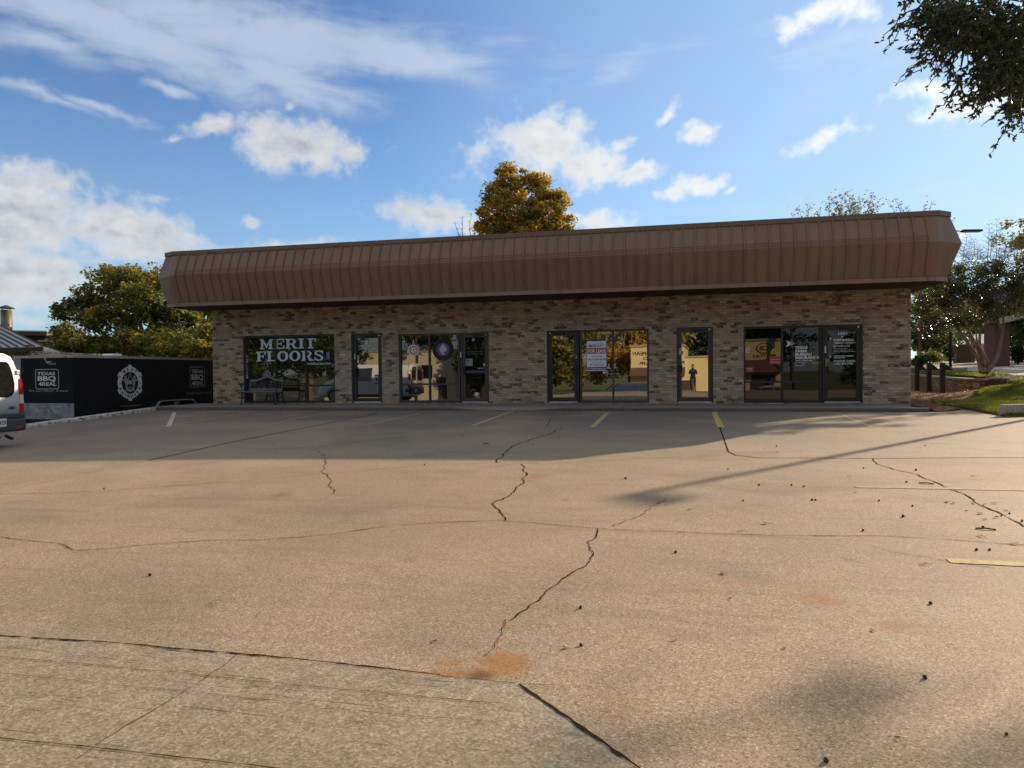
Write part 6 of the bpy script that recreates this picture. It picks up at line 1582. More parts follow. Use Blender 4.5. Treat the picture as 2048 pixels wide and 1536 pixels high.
# dense inner crown (in and beyond the frame)
for (cx_, cy_, rx_, ry_, cnt) in ((1960, 40, 105, 55, 290), (2010, 95, 75, 60, 250), (1900, 30, 65, 38, 130), (2040, 150, 42, 52, 110), (1880, 85, 32, 30, 34), (1975, 150, 38, 28, 44), (2085, 60, 40, 90, 90), (2130, -210, 200, 100, 300), (2350, -230, 160, 110, 200), (2036, 215, 16, 30, 22)):
    for _ in range(cnt):
        a_ = R.uniform(0, 6.283); r_ = math.sqrt(R.random()); p = at(cx_+rx_*r_*math.cos(a_), cy_+ry_*r_*math.sin(a_), 7.5+R.uniform(-.7, .9))
        sprig(p, p+Vector((R.uniform(-.17, .11), R.uniform(-.15, .15), R.uniform(-.17, .08))), 16, .036, .015)
for (gx, gy_, hh_, rx_, ry_, cnt) in ((1660, 1455, 6.6, .13, .11, 22), (1740, 1425, 6.6, .10, .06, 5), (1240, 1450, 6.6, .12, .09, 5), (1130, 1520, 6.6, .12, .12, 6), (1960, 1565, 6.6, .12, .08, 9), (2060, 1540, 6.6, .10, .10, 8)):
    g = on_ground(gx, gy_); c = Vector((g.x+1.583*hh_, g.y+2.066*hh_, g.z+hh_)); limbs(mb, fk, [tuple(c)], .03, R.randint(0, 99), .12)
    for _ in range(cnt):
        p = c+Vector((R.gauss(0, rx_), R.gauss(0, ry_), R.gauss(0, .09))); sprig(p, p+Vector((R.uniform(-.2, .2), R.uniform(-.2, .2), R.uniform(-.2, .1))), 15, .045, .02)
for _ in range(300):
    p = Vector((R.uniform(6.4, 11.5), R.uniform(-12.5, -7.6), R.uniform(6.5, 8.6))); sprig(p, p+Vector((R.uniform(-.3, .3), R.uniform(-.3, .3), R.uniform(-.2, .2))), 16, .036, .02)
mb.build('trunk', M['bark'], lo)
LC = np.array(LC); LD = np.array(LD); LT = np.array(LT); n = len(LC)
side = np.cross(LD, rs.normal(size=(n, 3))); side /= np.linalg.norm(side, axis=1)[:, None]; nn_ = np.cross(LD, side); sz = (.0245*(.7+.6*rs.random(n)))[:, None]
v = np.empty((n, 6, 3)); v[:, 0] = LC-LD*sz; v[:, 1] = LC-LD*sz*.4+side*sz*.42+nn_*sz*.1; v[:, 2] = LC+LD*sz*.35+side*sz*.38+nn_*sz*.1; v[:, 3] = LC+LD*sz*1.05; v[:, 4] = LC+LD*sz*.35-side*sz*.38+nn_*sz*.1; v[:, 5] = LC-LD*sz*.4-side*sz*.42+nn_*sz*.1
np_obj('crown', v.reshape(-1, 3), 6, M['leaf_oak'], lo, attr=LT)

# ------------------------------------------------------------------ right-hand bank: lawn, bed, stone wall, posts
front = [on_ground(*p) for p in ((1862, 803), (1873, 808), (1893, 812), (1920, 816), (1960, 823), (1990, 829), (2008, 834))]
fl = [tuple(p[:2]) for p in front]
back = [(12.3, 2.2), (14.0, 4.5), (15.5, 6.0), (13.5, 7.6), (12.6, 8.0), (11.6, 7.2), (10.6, 5.6), (9.8, 4.2), (8.8, 2.6)]
LW = fl+[(8.2, -3.9), (12, -3.3), (22, -2.6), (22, 5.6), (14.6, 6.0)]+[(13.0, 6.3), (11.6, 6.6), (10.7, 5.8), (9.7, 4.3), (8.7, 2.4), (8.0, .9)]
sheet('lawn', LW, .35, .035, M['lawn'], thick=.08)
sheet('clay_path', [(6.42, -2.3), (7.0, -2.0)]+[(x, y) for x, y in fl[:2]]+[(8.0, .9), (8.7, 2.4), (9.7, 4.3), (10.7, 5.8), (11.2, 6.6), (11.1, 8.2), (11.05, 9.3), (11.12, 11), (11.35, 14), (12.1, 26), (12.1, 30), (6.42, 30)], .5, .012, M['dirt'])
sheet('planting_bed', [(10.7, 5.8), (11.6, 6.6), (13.0, 6.3), (14.6, 6.0), (15.4, 7.6), (13.6, 9.2), (12.6, 11.2), (11.6, 9.6), (11.35, 8.0)], .4, .03, M['mulch'])
sheet('upper_lawn', [(11.75, 8.6), (12.6, 10.6), (13.4, 11.0), (13.2, 14), (13.4, 27), (12.4, 27), (11.95, 14)], .5, .03, M['lawn'])
sheet('entry_drive', [(13.3, 10.4), (14.3, 9.2), (15.8, 7.6), (30, 7.0), (60, 20), (60, 70), (14, 80), (14, 27)], 1.6, .02, M['pale'])
sheet('drive_asphalt', [(15.0, 10.8), (17.0, 8.9), (30, 8.4), (55, 22), (50, 42), (24, 36), (20.5, 22)], 1.4, .030, M['drive'])
def inpoly(x, y, poly):
    c = False; j = len(poly)-1
    for i in range(len(poly)):
        if (poly[i][1] > y) != (poly[j][1] > y) and x < (poly[j][0]-poly[i][0])*(y-poly[i][1])/(poly[j][1]-poly[i][1])+poly[i][0]: c = not c
        j = i
    return c
def grass(name, poly, n, h, seed, box, label=''):
    rs = np.random.RandomState(seed); P_ = []
    while len(P_) < n:
        x = rs.uniform(box[0], box[1]); y = rs.uniform(box[2], box[3])
        if inpoly(x, y, poly): P_.append((x, y, G(x, y)+.025))
    P_ = np.array(P_); a = rs.uniform(0, 6.28, n); hh = h*(.5+rs.random(n)); w_ = .007+.006*rs.random(n)
    d_ = np.stack([np.cos(a), np.sin(a), np.zeros(n)], 1); ln = np.stack([rs.normal(size=n), rs.normal(size=n), np.zeros(n)], 1)*.35
    v = np.empty((n, 3, 3)); v[:, 0] = P_-d_*w_[:, None]; v[:, 1] = P_+d_*w_[:, None]; v[:, 2] = P_+(ln+np.array([0, 0, 1]))*hh[:, None]
    pt = np.array([mnoise.noise(Vector((p[0]*.9, p[1]*.9, 0))) for p in P_])
    np_obj(name, v.reshape(-1, 3), 3, M['grass'], attr=np.clip(.52+pt*.5+rs.normal(size=n)*.16, 0, 1), label=label, cat='grass', kind='stuff')
grass('grass', LW, 90000, .062, 5, (6.6, 14, -4.2, 7.2), 'bright green clipped grass on the bank right of the shop')
grass('upper_grass', [(11.75, 8.6), (12.6, 10.6), (13.4, 11.0), (13.2, 14), (13.4, 27), (12.4, 27), (11.95, 14)], 12000, .08, 6, (11.7, 13.4, 8.6, 27), 'sunlit grass on the terrace behind the stone wall')
# dry leaves in the bed and path: uncountable litter
rs = np.random.RandomState(8); n = 2600; bx_ = rs.uniform(6.6, 15.4, n); by_ = rs.uniform(-1.0, 11, n)
ok = [(inpoly(x, y, [(10.5, 5.4), (14.6, 5.6), (15.4, 7.8), (12.6, 11.2), (11.3, 8.2)]) or (x < 11.2 and not inpoly(x, y, LW))) for x, y in zip(bx_, by_)]
c = np.array([(x, y, G(x, y)+.045) for x, y, k in zip(bx_, by_, ok) if k]); np_obj('leaf_litter', leaf_quads(c, .035, rs, 1.5), 4, M['dryleaf'], attr=rs.random(len(c))**1.4, label='brown leaf litter strewn over the bed and clay path', cat='leaf litter', kind='stuff')
# stone retaining wall
wp_ = [(12.25, 8.7), (11.75, 8.35), (11.35, 8.6), (11.15, 9.3), (11.2, 11.0), (11.45, 14.0), (11.8, 18.0), (12.3, 26.0)]
sm = smooth_path([(p[0], p[1], 0) for p in wp_], 5); mb = MB(); vs = []; cap = MB(); cv = []
sw = empty('stone_wall', (11.3, 9.0, -.1), 'low tan stone retaining wall curving beside the clay path', 'wall')
for i, p in enumerate(sm):
    t = (sm[min(i+1, len(sm)-1)]-sm[max(i-1, 0)]).normalized(); s = Vector((-t.y, t.x, 0)); zt = .43+.012*(p.y-9)+mnoise.noise(p)*.01
    a, b = p-s*.14, p+s*.14; vs += [(a.x, a.y, -.3), (a.x, a.y, zt), (b.x, b.y, zt), (b.x, b.y, -.3)]
    a, b = p-s*.18, p+s*.18; cv += [(a.x, a.y, zt), (a.x, a.y, zt+.07), (b.x, b.y, zt+.07), (b.x, b.y, zt)]
for m_, v_ in ((mb, vs), (cap, cv)):
    n = len(sm); m_.add(v_, [(i*4+k, i*4+(k+1) % 4, (i+1)*4+(k+1) % 4, (i+1)*4+k) for i in range(n-1) for k in range(4)]+[(0, 1, 2, 3), ((n-1)*4+3, (n-1)*4+2, (n-1)*4+1, (n-1)*4)])
mb.build('masonry', M['stone'], sw); cap.build('coping', M['stone_cap'], sw)
# three timber posts with slanting planks
for px_, pyb, dep, lab in ((1885, 782, 27.0, 'dark timber post with slanting plank, nearest of the three by the stone wall'), (1858, 779, 29.0, 'middle dark timber post with slanting plank before the stone wall'), (1834, 777, 31.0, 'dark timber post with slanting plank closest to the shop corner')):
    p = at(px_, pyb, dep); z = G(p.x, p.y); tp = at(px_, 725.5, dep).z
    o = empty('timber_post', (p.x, p.y, z), lab, 'post', 'timber posts behind the shop corner'); mb = MB(); mb.rbox((p.x, p.y, (z-.1+tp)/2), (.16, .16, tp-z+.1), bev=.012); mb.build('post', M['timber'], o)
    k = dep/FPX; q_ = lambda ax, az: (p.x+ax*k, p.y-.02, tp-az*k)
    mb = MB(); mb.prism([q_(4.2, 4), q_(8, 4), q_(19, 15.5), q_(4.2, 14)][::-1], (0, .06, 0)); mb.build('plank', M['timber'], o)
# concrete kerb block at the right edge
p0 = on_ground(2010, 833); p1 = on_ground(2110, 828); kb = MB(); dv = Vector((p1.x-p0.x, p1.y-p0.y, 0)).normalized(); nv = Vector((-dv.y, dv.x, 0)); q_ = [p0, p0+dv*9, p0+dv*9+nv*.16, p0+nv*.16]
kb.prism([(v.x, v.y, -.35) for v in q_], (0, 0, .35+.075)); kb.build('lawn_kerb', M['pale'], kind='structure')

# ---- light pole behind the corner, and the taller one outside the frame whose shadow crosses the car park
def lamp_post(base, h, arm, label, head=(.62, .28, .10), hd=(1, 0), plinth=.0, r_=.065):
    b = Vector(base); o = empty('street_lamp', tuple(b), label, 'lamp post', 'bronze car park lamps'); mb = MB(); z0 = b.z+plinth
    mb.tube([(b.x, b.y, z0), (b.x, b.y, z0+h)], [r_, r_*.8], 8); mb.build('pole', M['pole'], o)
    mb = MB(); mb.tube([(b.x, b.y, b.z-.1), (b.x, b.y, z0+.02)], .19, 16); mb.build('base', M['pole'] if plinth < .3 else M['pale'], o)
    d_ = Vector((hd[0], hd[1], 0)).normalized(); t = Vector((b.x, b.y, z0+h-.08)); e = t+d_*arm; mb = MB(); mb.tube([t, e], .03, 6); mb.build('arm', M['pole'], o)
    c = e+d_*head[0]*.5; mb = MB(); mb.rbox(c, head, rot=(0, 0, math.atan2(d_.y, d_.x)), bev=.03); mb.build('lamp_head', M['pole'], o)
    mb = MB(); mb.rbox(c-Vector((0, 0, head[2]*.5)), (head[0]*.8, head[1]*.8, .02), rot=(0, 0, math.atan2(d_.y, d_.x))); mb.build('lens', M['lamp_lens'], o)
    return o
pb_ = at(1901, 737, 35.0); zb_ = G(pb_.x, pb_.y); ht = at(1901, 463, 35.0).z
lamp_post((pb_.x, pb_.y, zb_), ht-zb_+.08-.16, .55, 'dark lamp post whose flat head shows past the right roof corner', head=(.95, .32, .11), hd=(math.cos(YAW), math.sin(YAW)), plinth=.16)
kb = MB(); p = at(1907, 745, 33.0); kb.rbox((p.x, p.y, G(p.x, p.y)+.1), (1.0, .5, .32), bev=.03); tag(kb.build('concrete_block', M['pale']), 'pale concrete kerb block below the lamp post behind the timber posts', 'kerb block')
tip = on_ground(1212, 1000); hh = 8.0; Lh = (hh+.35)/math.tan(SUN_EL)
lp = (tip.x+math.sin(SUN_AZ)*Lh, tip.y+math.cos(SUN_AZ)*Lh)
lamp_post((lp[0], lp[1], G(*lp)), hh-G(*lp), .04, 'tall lamp post right of the frame that throws the long shadow', head=(.50, .34, .14), hd=(.80, -.6), plinth=.0, r_=.085)

# ---- buildings on the right
def on_line(px, depth): p = at(px, 735, depth); return p
pc_ = at(2006, 700, 40.0); gz = G(pc_.x, pc_.y)
pcb = empty('brick_canopy', (pc_.x, pc_.y, gz), 'dark roofed entrance canopy on a brown brick pier at the right edge', 'building')
k = 40.0/FPX; rr_ = r0; ff_ = d0
def Q(px, py, dep): return at(px, py, dep)
def pbox(mb, px0, px1, pyt, dep, thick, zbase, mi=0):
    a = Q(px0, 700, dep); b = Q(px1, 700, dep); t = Q((px0+px1)/2, pyt, dep).z
    mb.prism([(a.x, a.y, zbase), (b.x, b.y, zbase), (b.x+ff_.x*thick, b.y+ff_.y*thick, zbase), (a.x+ff_.x*thick, a.y+ff_.y*thick, zbase)], (0, 0, t-zbase))
mb = MB(); pbox(mb, 1989, 2020, 636, 40.0, .9, gz-.3); mb.build('pier', M['red_brick'], pcb)
mb = MB(); a = Q(1990, 640, 39.3); b = Q(2200, 585, 39.3); zt0 = Q(2005, 628, 39.3).z
mb.prism([Q(2002, 645, 39.2), Q(2200, 592, 39.2), Q(2200, 540, 39.2), Q(2100, 560, 39.2), Q(2015, 592, 39.2)][::-1], ff_*6.0); mb.build('roof', M['dark_roof'], pcb)
mb = MB(); mb.prism([Q(1999, 648, 39.0), Q(2200, 600, 39.0), Q(2200, 585, 39.0), Q(1999, 636, 39.0)][::-1], ff_*.12); mb.build('roof_edge', M['pale'], pcb)
mb = MB(); pbox(mb, 2190, 2230, 610, 40.0, .9, gz-.3); mb.build('far_pier', M['red_brick'], pcb)
hs_ = at(1975, 700, 62.0); hz0 = G(hs_.x, hs_.y); hb = empty('small_house', (hs_.x, hs_.y, hz0), 'small beige house with grey roof seen under the crape myrtle', 'house')
mb = MB(); pbox(mb, 1945, 2010, 689, 62.0, 6, hz0-.5); mb.build('wall', M['beige'], hb)
mb = MB(); mb.prism([Q(1938, 690, 61.5), Q(2015, 690, 61.5), Q(2005, 668, 64), Q(1950, 668, 64)][::-1], ff_*.3); mb.prism([Q(1938, 690, 61.5), Q(2015, 690, 61.5), Q(2015, 687, 61.5), Q(1938, 687, 61.5)][::-1], ff_*7); mb.build('roof', M['seam_grey'], hb)
bw = at(1930, 722, 52.0); bz = G(bw.x, bw.y); o = empty('brick_pier_wall', (bw.x, bw.y, bz), 'reddish brick wall end across the drive behind the crape myrtle stems', 'wall')
mb = MB(); pbox(mb, 1914, 1950, 690, 52.0, .5, bz-.3); mb.build('brickwork', M['red_brick'], o); mb = MB(); pbox(mb, 1912, 1952, 687.5, 51.9, .7, Q(1930, 690, 52).z); mb.build('coping', M['pale'], o)
# hedges, shrubs and trees along the far side of the drive
def bush(px, py, rx, ry, dep, label, mat, seed, n=60, bt=.4, name='shrub', cat='shrub', group=None, leaf=.05):
    c = at(px, py, dep); k = dep/FPX; z = G(c.x, c.y); o = empty(name, (c.x, c.y, z), label, cat, group); lob = [(c.x, c.y, c.z, rx*k, rx*k*.8, ry*k)]
    mb = MB(); limbs(mb, (c.x, c.y, z-.05), [(c.x+rx*k*math.cos(a)*.5, c.y+rx*k*math.sin(a)*.5, c.z+ry*k*.5) for a in (0, 1.3, 2.6, 3.9, 5.2)], .03, seed, .05, 5); mb.build('stems', M['bark_dark'], o)
    crown('crown', lob, n, 55, .28*rx*k**.5 if False else min(.45, rx*k*.35), leaf, M[mat], seed, o, fill=.1, base_t=bt, tvar=.3); return o
bush(1862, 716, 26, 12, 44, 'pale green shrub behind the timber posts', 'leaf_green', 101, 70, .75)
bush(1838, 722, 14, 10, 38, 'small dark shrub at the shop corner behind the posts', 'leaf_green', 102, 40, .4)
bush(1975, 712, 18, 11, 50, 'clipped dark hedge before the small house', 'leaf_oak', 103, 90, .3, 'hedge', 'hedge')
bush(2036, 705, 26, 22, 44, 'dark rounded shrub under the canopy roof', 'leaf_green', 104, 90, .25)
bush(1899, 712, 10, 10, 48, 'dark shrub beside the foot of the lamp post', 'leaf_green', 105, 40, .2)
for i, (l, dep, lab, mt, bt) in enumerate((
    ([(1850, 640, 30, 50), (1840, 680, 26, 30), (1872, 665, 24, 40)], 50, 'leafy tree close behind the shop corner', 'leaf_green', .62),
    ([(1895, 660, 34, 50), (1905, 620, 34, 40), (1885, 700, 26, 20)], 64, 'dark tree across the drive left of the small house', 'leaf_green', .42),
    ([(1945, 640, 40, 40), (1975, 655, 30, 28), (1935, 672, 24, 20)], 74, 'yellow green tree rising behind the small house', 'leaf_autumn', .55),
    ([(2040, 660, 26, 45), (2070, 640, 40, 50), (2030, 625, 26, 24)], 52, 'green tree seen beneath the canopy at the right edge', 'leaf_green', .55),
    ([(1860, 600, 40, 60), (1900, 560, 40, 40)], 82, 'distant tree crown behind the crape myrtle', 'leaf_green', .45),
    ([(2090, 480, 90, 60), (2150, 560, 70, 80)], 48, 'yellow green tree at the right edge of the view', 'leaf_autumn', .5),
    ([(2000, 640, 60, 60), (2060, 600, 50, 50)], 92, 'distant tree above the canopy roof', 'leaf_green', .5))):
    b = at(l[0][0], 730, dep); b.z = G(b.x, b.y)
    tree('background_tree', lab, tuple(b), lobes_px(l, dep), dict(nclump=170, nleaf=48, clump_r=.62, leaf=.12, mat=M[mt], fill=.2, base_t=bt, tvar=.3), .18, 120+i, 'trees beyond the drive')
far = lobes_px([(2085, 560, 40, 40, 0), (2120, 520, 70, 55, 0), (2180, 470, 90, 60, 0), (2110, 440, 50, 40, 1), (2240, 540, 90, 70, 0)], 28.5)+[(14.7, 9.7, 8.0, 1.0, .8, .5), (15.9, 10.7, 8.3, 1.2, .9, .5), (17.2, 12.1, 8.3, 1.2, .9, .6), (15.6, 11.6, 8.9, 1.2, .8, .4)]
b = at(2200, 745, 29.0); b.z = G(b.x, b.y)
tree('shade_tree', 'tree outside the right edge whose crown dapples the concrete by the shop corner', tuple(b), far, dict(nclump=150, nleaf=60, clump_r=.36, leaf=.07, mat=M['leaf_autumn'], fill=.2, base_t=.5, tvar=.3), .16, 170)
# small things in the bed: a flower and plant tufts
for i, (px_, py_, lab) in enumerate(((1977, 741, 'little plant with red flowers at the foot of the crape myrtle'), (1950, 768, 'low green tuft at the end of the stone wall'), (2020, 764, 'low grassy tuft in the mulch bed'))):
    p = on_ground(px_, py_) if i else Vector((cb.x+.35, cb.y-.1, 0)); p.z = G(p.x, p.y); o = empty('bedding_plant', tuple(p), lab, 'plant'); rs = np.random.RandomState(200+i); n = 90
    a = rs.uniform(0, 6.28, n); r_ = rs.random(n)*.12; c = np.stack([p.x+r_*np.cos(a), p.y+r_*np.sin(a), p.z+.05+rs.random(n)*.16], 1); np_obj('leaves', leaf_quads(c, .03, rs), 4, M['leaf_green'], o, attr=np.full(n, .7))
    if i == 0: c2 = np.stack([p.x+.1*rs.normal(size=14), p.y+.08*rs.normal(size=14), p.z+.24+.05*rs.random(14)], 1); np_obj('flowers', leaf_quads(c2, .035, rs, .2), 4, M['coral'], o)

# ------------------------------------------------------------------ left: grey roofed building with flue, brown roofs
def slabpx(mb, pts, ddepth): mb.prism([at(*p) for p in pts][::-1], d0*ddepth)
lb_p = at(10, 700, 33.0); gz = G(lb_p.x, lb_p.y)
lb = empty('grey_roof_building', (lb_p.x, lb_p.y, gz), 'brick building with a sloping grey standing-seam roof behind the van', 'building')
mb = MB()
# sloping roof plane: eave from far left to right corner, ridge rising back and left
E0, E1 = at(-400, 704, 31.0), at(86, 693, 31.0); vv_ = at(-14, 644, 37.0)-E1; R0_, R1_ = E0+vv_, E1+vv_
def roofplane(mb, e0, e1, r0_, r1_, th=.10, nse=26):
    e0, e1, r0_, r1_ = (Vector(v) for v in (e0, e1, r0_, r1_)); nn = (e1-e0).cross(r0_-e0).normalized()
    if nn.z < 0: nn = -nn
    mb.prism([e0, e1, r1_, r0_] if (e1-e0).cross(r1_-e0).dot(nn) < 0 else [e0, r0_, r1_, e1], nn*-th)
    return nn
nn = roofplane(mb, E0, E1, R0_, R1_); rf = mb.build('roof', M['seam_grey'], lb)
mb = MB(); dirn = (R0_-E0)
for i in range(30):
    u = 1-i/29.0; a = E0.lerp(E1, u); s = (R0_-E0); 
    # ribs run up the slope in one direction; clipped by the hip line E1-R1
    tmax = 1.0; hip = R1_-E1
    up_ = Vector((0, 0, 0))+(R0_-E0).lerp((R0_-E0), 1)
    den = (E1.x-E0.x)
    tmax = 1.0
    b = a+up_*tmax; d_ = (b-a).normalized(); sd = d_.cross(nn).normalized()*.022
    mb.add([a-sd, a+sd, b+sd, b-sd, a-sd+nn*.05, a+sd+nn*.05, b+sd+nn*.05, b-sd+nn*.05], [(4, 5, 6, 7), (0, 1, 5, 4), (1, 2, 6, 5), (2, 3, 7, 6), (3, 0, 4, 7)])
mb.build('standing_seam', M['dark_roof'], rf)
mb = MB(); mb.prism([E0+Vector((0, 0, -.02)), E1+Vector((0, 0, -.02)), E1+Vector((0, 0, -.20)), E0+Vector((0, 0, -.20))], d0*.08); mb.build('gutter', M['dark_roof'], lb)
mb = MB(); a = at(-400, 700, 32.0); b = at(62, 700, 32.0); mb.prism([(a.x, a.y, gz-.2), (b.x, b.y, gz-.2), (b.x+d0.x*8, b.y+d0.y*8, gz-.2), (a.x+d0.x*8, a.y+d0.y*8, gz-.2)], (0, 0, E1.z-.15-gz+.2)); mb.build('wall', M['brick'], lb)
mb = MB(); c = at(13, 655, 36.0); mb.tube([Vector((c.x, c.y, 1.9)), Vector((c.x, c.y, at(13, 620, 36).z))], .25, 20); fl_ = mb.build('flue', M['flue'], lb)
zt_ = at(13, 617, 36).z; mb = MB(); mb.tube([Vector((c.x, c.y, zt_)), Vector((c.x, c.y, zt_+.02)), Vector((c.x, c.y, zt_+.17))], [.40, .38, .03], 20)
for s in range(4): mb.tube([Vector((c.x+.22*math.cos(s*1.57), c.y+.22*math.sin(s*1.57), at(13, 621, 36).z-.02)), Vector((c.x+.24*math.cos(s*1.57), c.y+.24*math.sin(s*1.57), zt_))], .015, 4)
mb.build('flue_cap', M['dark_roof'], fl_)
mb = MB(); p = at(62, 698, 31.2); mb.rbox(p, (.18, .3, .35)); mb.build('eave_bracket', M['dark_roof'], lb)
# second grey roof lower right and the brown clerestory roofs behind
lb2_p = at(110, 705, 40.0); o2 = empty('far_grey_roof_building', (lb2_p.x, lb2_p.y, G(lb2_p.x, lb2_p.y)), 'further grey seamed roof slope just over the trailer roof', 'building')
mb = MB(); e0, e1, r0_, r1_ = at(20, 716, 38.0), at(150, 713, 38.0), at(20, 676, 42.0), at(84, 691, 42.0); nn = roofplane(mb, e0, e1, r0_, r1_); rf2 = mb.build('roof', M['seam_grey'], o2)
mb = MB()
for i in range(9):
    u = i/8.0; a = e0.lerp(e1, u); b = r0_.lerp(r1_, u) if u < .95 else r1_; d_ = (b-a).normalized(); sd = d_.cross(nn).normalized()*.02
    mb.add([a-sd+nn*.04, a+sd+nn*.04, b+sd+nn*.04, b-sd+nn*.04, a+sd, b+sd], [(0, 1, 2, 3), (1, 4, 5, 2)])
mb.build('standing_seam', M['dark_roof'], rf2)
mb = MB(); a = at(20, 714, 38.6); b = at(135, 714, 38.6); g2 = G(lb2_p.x, lb2_p.y); mb.prism([(a.x, a.y, g2-.2), (b.x, b.y, g2-.2), (b.x+d0.x*3, b.y+d0.y*3, g2-.2), (a.x+d0.x*3, a.y+d0.y*3, g2-.2)], (0, 0, at(100, 715, 38.6).z-g2+.2)); mb.build('wall', M['beige'], o2)
lb3 = at(80, 690, 46.0); g3 = G(lb3.x, lb3.y); o3 = empty('brown_roof_building', (lb3.x, lb3.y, g3), 'dark brown building with two stepped red-brown roof edges behind the grey roofs', 'building')
mb = MB(); a = at(-60, 700, 46); b = at(90, 700, 46); mb.prism([(a.x, a.y, g3-.3), (b.x, b.y, g3-.3), (b.x+d0.x*5, b.y+d0.y*5, g3-.3), (a.x+d0.x*5, a.y+d0.y*5, g3-.3)], (0, 0, at(60, 668, 46).z-g3+.3))
a = at(80, 700, 45); b = at(134, 700, 45); mb.prism([(a.x, a.y, g3-.3), (b.x, b.y, g3-.3), (b.x+d0.x*4, b.y+d0.y*4, g3-.3), (a.x+d0.x*4, a.y+d0.y*4, g3-.3)], (0, 0, at(110, 688, 45).z-g3+.3)); mb.build('wall', M['soffit'], o3)
mb = MB(); slabpx(mb, [(-80, 661, 45.5), (93, 664, 45.5), (93, 671, 45.5), (-80, 668, 45.5)], 6); slabpx(mb, [(76, 683, 44.5), (139, 683, 44.5), (139, 689, 44.5), (76, 689, 44.5)], 5); mb.build('roof_edge', M['brown_metal'], o3)
mb = MB(); slabpx(mb, [(-80, 658.5, 45.4), (94, 661.5, 45.4), (94, 664, 45.4), (-80, 661, 45.4)], 6.2); slabpx(mb, [(75, 680.5, 44.4), (140, 681, 44.4), (140, 683, 44.4), (75, 683, 44.4)], 5.2); mb.build('roof', M['seam_grey'], o3)

# ------------------------------------------------------------------ trees across the street (mirrored in the shop glass)
def far_tree(x, y, h, w_, seed, label, mt='leaf_autumn', bt=.5, n=330):
    R = rng(seed); z = G(x, y); lob = []
    for i in range(9):
        a = R.uniform(0, 6.28); r_ = R.uniform(.1, .55)*w_; zz = z+h*R.uniform(.22, .85); lob.append((x+r_*math.cos(a), y+r_*math.sin(a), zz, w_*R.uniform(.3, .48), w_*R.uniform(.3, .48), h*R.uniform(.14, .22)))
    lob.append((x, y, z+h*.88, w_*.3, w_*.3, h*.12))
    tree('roadside_tree', label, (x, y, z), lob, dict(nclump=n, nleaf=42, clump_r=.8, leaf=.19, mat=M[mt], fill=.3, base_t=bt, tvar=.3), .28, seed, 'trees across the street')
for a in ((-9.5, -44, 8.5, 4.2, 301, 'golden green tree mirrored in the Suite G door', 'leaf_autumn', .6), (-4.5, -49, 11.5, 5.5, 302, 'russet tree mirrored behind the repair shop sign', 'leaf_gold', .45), (-14.5, -46, 7.5, 4.0, 303, 'low green tree mirrored right of the soccer window', 'leaf_green', .5),
          (-33, -38, 12, 6.5, 304, 'large dark green tree mirrored in the flooring shop window', 'leaf_green', .35), (-41, -41, 11, 6, 305, 'dark green tree mirrored at the left of the flooring shop window', 'leaf_green', .4), (-27, -56, 10, 6, 306, 'tall green tree mirrored above the cream store', 'leaf_green', .4),
          (1.5, -56, 13, 7.5, 307, 'dark tree mirrored in the top of the E door', 'leaf_green', .3), (9.5, -55, 12, 7, 308, 'dark tree mirrored in the insurance office window', 'leaf_green', .3), (17, -44, 12, 6.5, 309, 'dark tree mirrored in the insurance office door', 'leaf_green', .28), (-16.3, -37.5, 8.5, 2.6, 311, 'slim dark tree mirrored in the D door', 'leaf_green', .3), (24, -46, 11, 6, 310, 'dark tree right of the mirrored repair shop', 'leaf_green', .3)):
    far_tree(*a)

# ------------------------------------------------------------------ litter lying on the car park
R = rng(400)
def seedball(p, r_, src=[None]):
    if src[0] is None:
        mb = MB(); bm = bmesh.new(); bmesh.ops.create_icosphere(bm, subdivisions=2, radius=1.0)
        for v in bm.verts: v.co *= 1+.22*mnoise.noise(v.co*3.1)+(.12 if v.index % 3 == 0 else 0)
        mb.add([tuple(v.co*.016) for v in bm.verts], [tuple(v.index for v in f.verts) for f in bm.faces]); bm.free()
        o = mb.build('seed_ball', M['bark_dark']); src[0] = o
    else: o = src[0].copy(); COL.objects.link(o)
    o.location = (p.x, p.y, p.z+.011*r_); o.scale = (r_, r_, r_*.8); o.rotation_euler = (R.uniform(0, 3), R.uniform(0, 3), R.uniform(0, 3))
    tag(o, 'small dark seed ball lying on the sunlit concrete', 'seed ball', 'seed balls scattered on the concrete')
for px_, py_ in ((1351, 1106), (1161, 1217), (1162, 1292), (1850, 1357), (2013, 1470), (1953, 1101), (1979, 1101), (1861, 1208), (1518, 971), (1583, 971), (1608, 974), (1624, 1001), (1631, 1001), (1758, 1002), (1825, 1013), (1456, 939), (1832, 941), (1813, 965), (1850, 892), (1553, 893), (1726, 1062), (2019, 1028), (1486, 1002), (1727, 937), (1806, 1034), (1652, 1524), (2003, 1032), (1966, 1056), (2044, 1043), (300, 1152), (208, 978), (849, 930), (1251, 958)):
    seedball(on_ground(px_, py_), R.uniform(.7, 1.2)*(.52 if py_ > 1200 else .72))
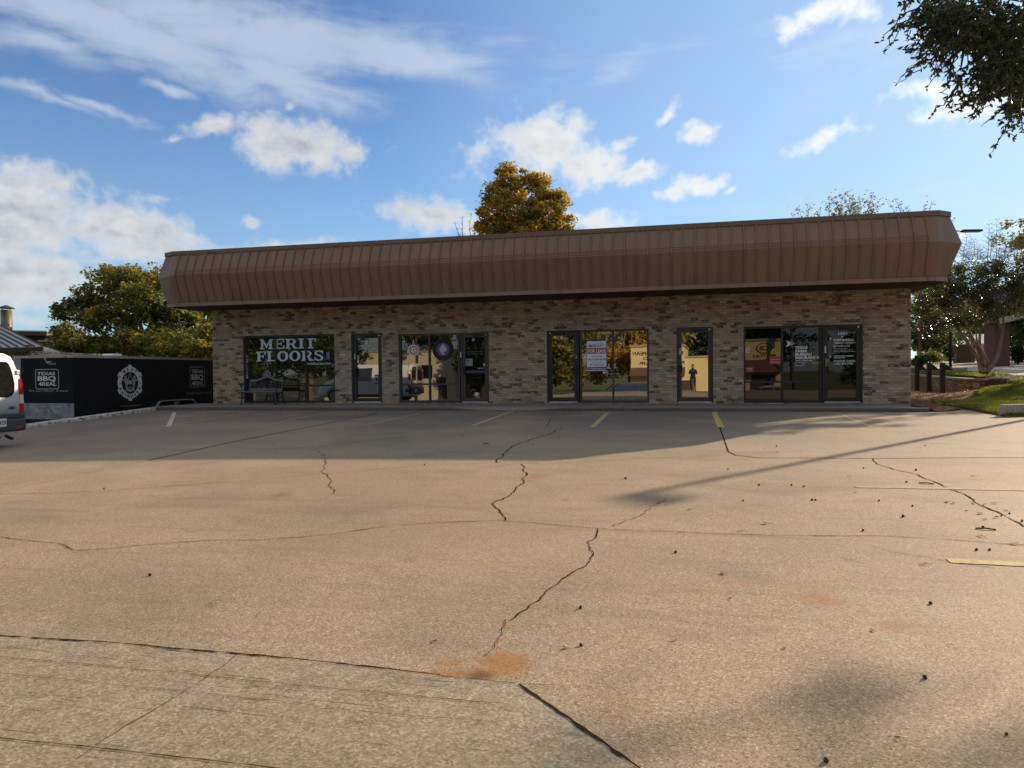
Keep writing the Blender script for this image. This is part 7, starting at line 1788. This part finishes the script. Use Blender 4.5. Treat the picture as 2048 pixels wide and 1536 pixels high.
def dryleaf(p, s, seed, src={}):
    k = seed % 3
    if k not in src:
        rr = rng(900+k); mb = MB(); n = 9; vs = [(0, 0, .006)]
        for i in range(n):
            a = 2*math.pi*i/n; r_ = (.9 if i % 2 == 0 else .5)*rr.uniform(.7, 1.1); vs.append((r_*math.cos(a)*1.3*.03, r_*math.sin(a)*.03, .004+.012*rr.random()))
        mb.add(vs, [(0, i+1, (i+1) % n+1) for i in range(n)]); mb.tube([(.035, 0, .006), (.065, .008, .003)], .0014, 4); o = mb.build('dried_leaf', M['dry_solid']); src[k] = o
    else: o = src[k].copy(); COL.objects.link(o)
    o.location = (p.x, p.y, p.z+.002); o.scale = (s, s, s); o.rotation_euler = (R.uniform(-.2, .2), R.uniform(-.2, .2), R.uniform(0, 6)); tag(o, 'curled brown dead leaf lying on the concrete', 'leaf', 'dead leaves scattered on the car park')
M['dry_solid'] = simple('dead_leaf', (.13, .075, .04), .8, var=.5, scale=30)
for i, (px_, py_) in enumerate(((1350, 1281), (1570, 1297), (1446, 1148), (1847, 1129), (1968, 1010), (2011, 1022), (1990, 1008), (1932, 1023), (1960, 1028), (1992, 1036), (1970, 1040), (1947, 1007), (1590, 869), (1530, 898), (1554, 905), (1998, 872), (1712, 985), (1530, 1048), (1482, 1063), (1700, 953), (1945, 952), (1460, 1199), (1380, 1020), (970, 887), (1066, 889), (205, 938), (900, 872), (925, 871), (545, 890), (1960, 1073), (2028, 1089), (1905, 1007), (1848, 868), (1894, 1005), (1795, 1478), (1745, 1262), (870, 1284), (1130, 1297))):
    dryleaf(on_ground(px_, py_), R.uniform(.7, 1.25)*(.5 if py_ > 1180 else .75), i)
for i, (a, b, lab) in enumerate((((1838, 967), (1868, 969), 'thin dark stick lying across the right-hand crack'), ((1951, 1058), (1992, 1061), 'thin dark stick near the scattered leaves at the right'), ((966, 888), (978, 888), 'short twig lying in the shade before the soccer window'))):
    p, q_ = on_ground(*a), on_ground(*b); mb = MB(); mb.tube([p+Vector((0, 0, .006)), p.lerp(q_, .5)+Vector((0, 0, .012)), q_+Vector((0, 0, .006))], .006, 5); tag(mb.build('fallen_stick', M['bark_dark']), lab, 'stick')
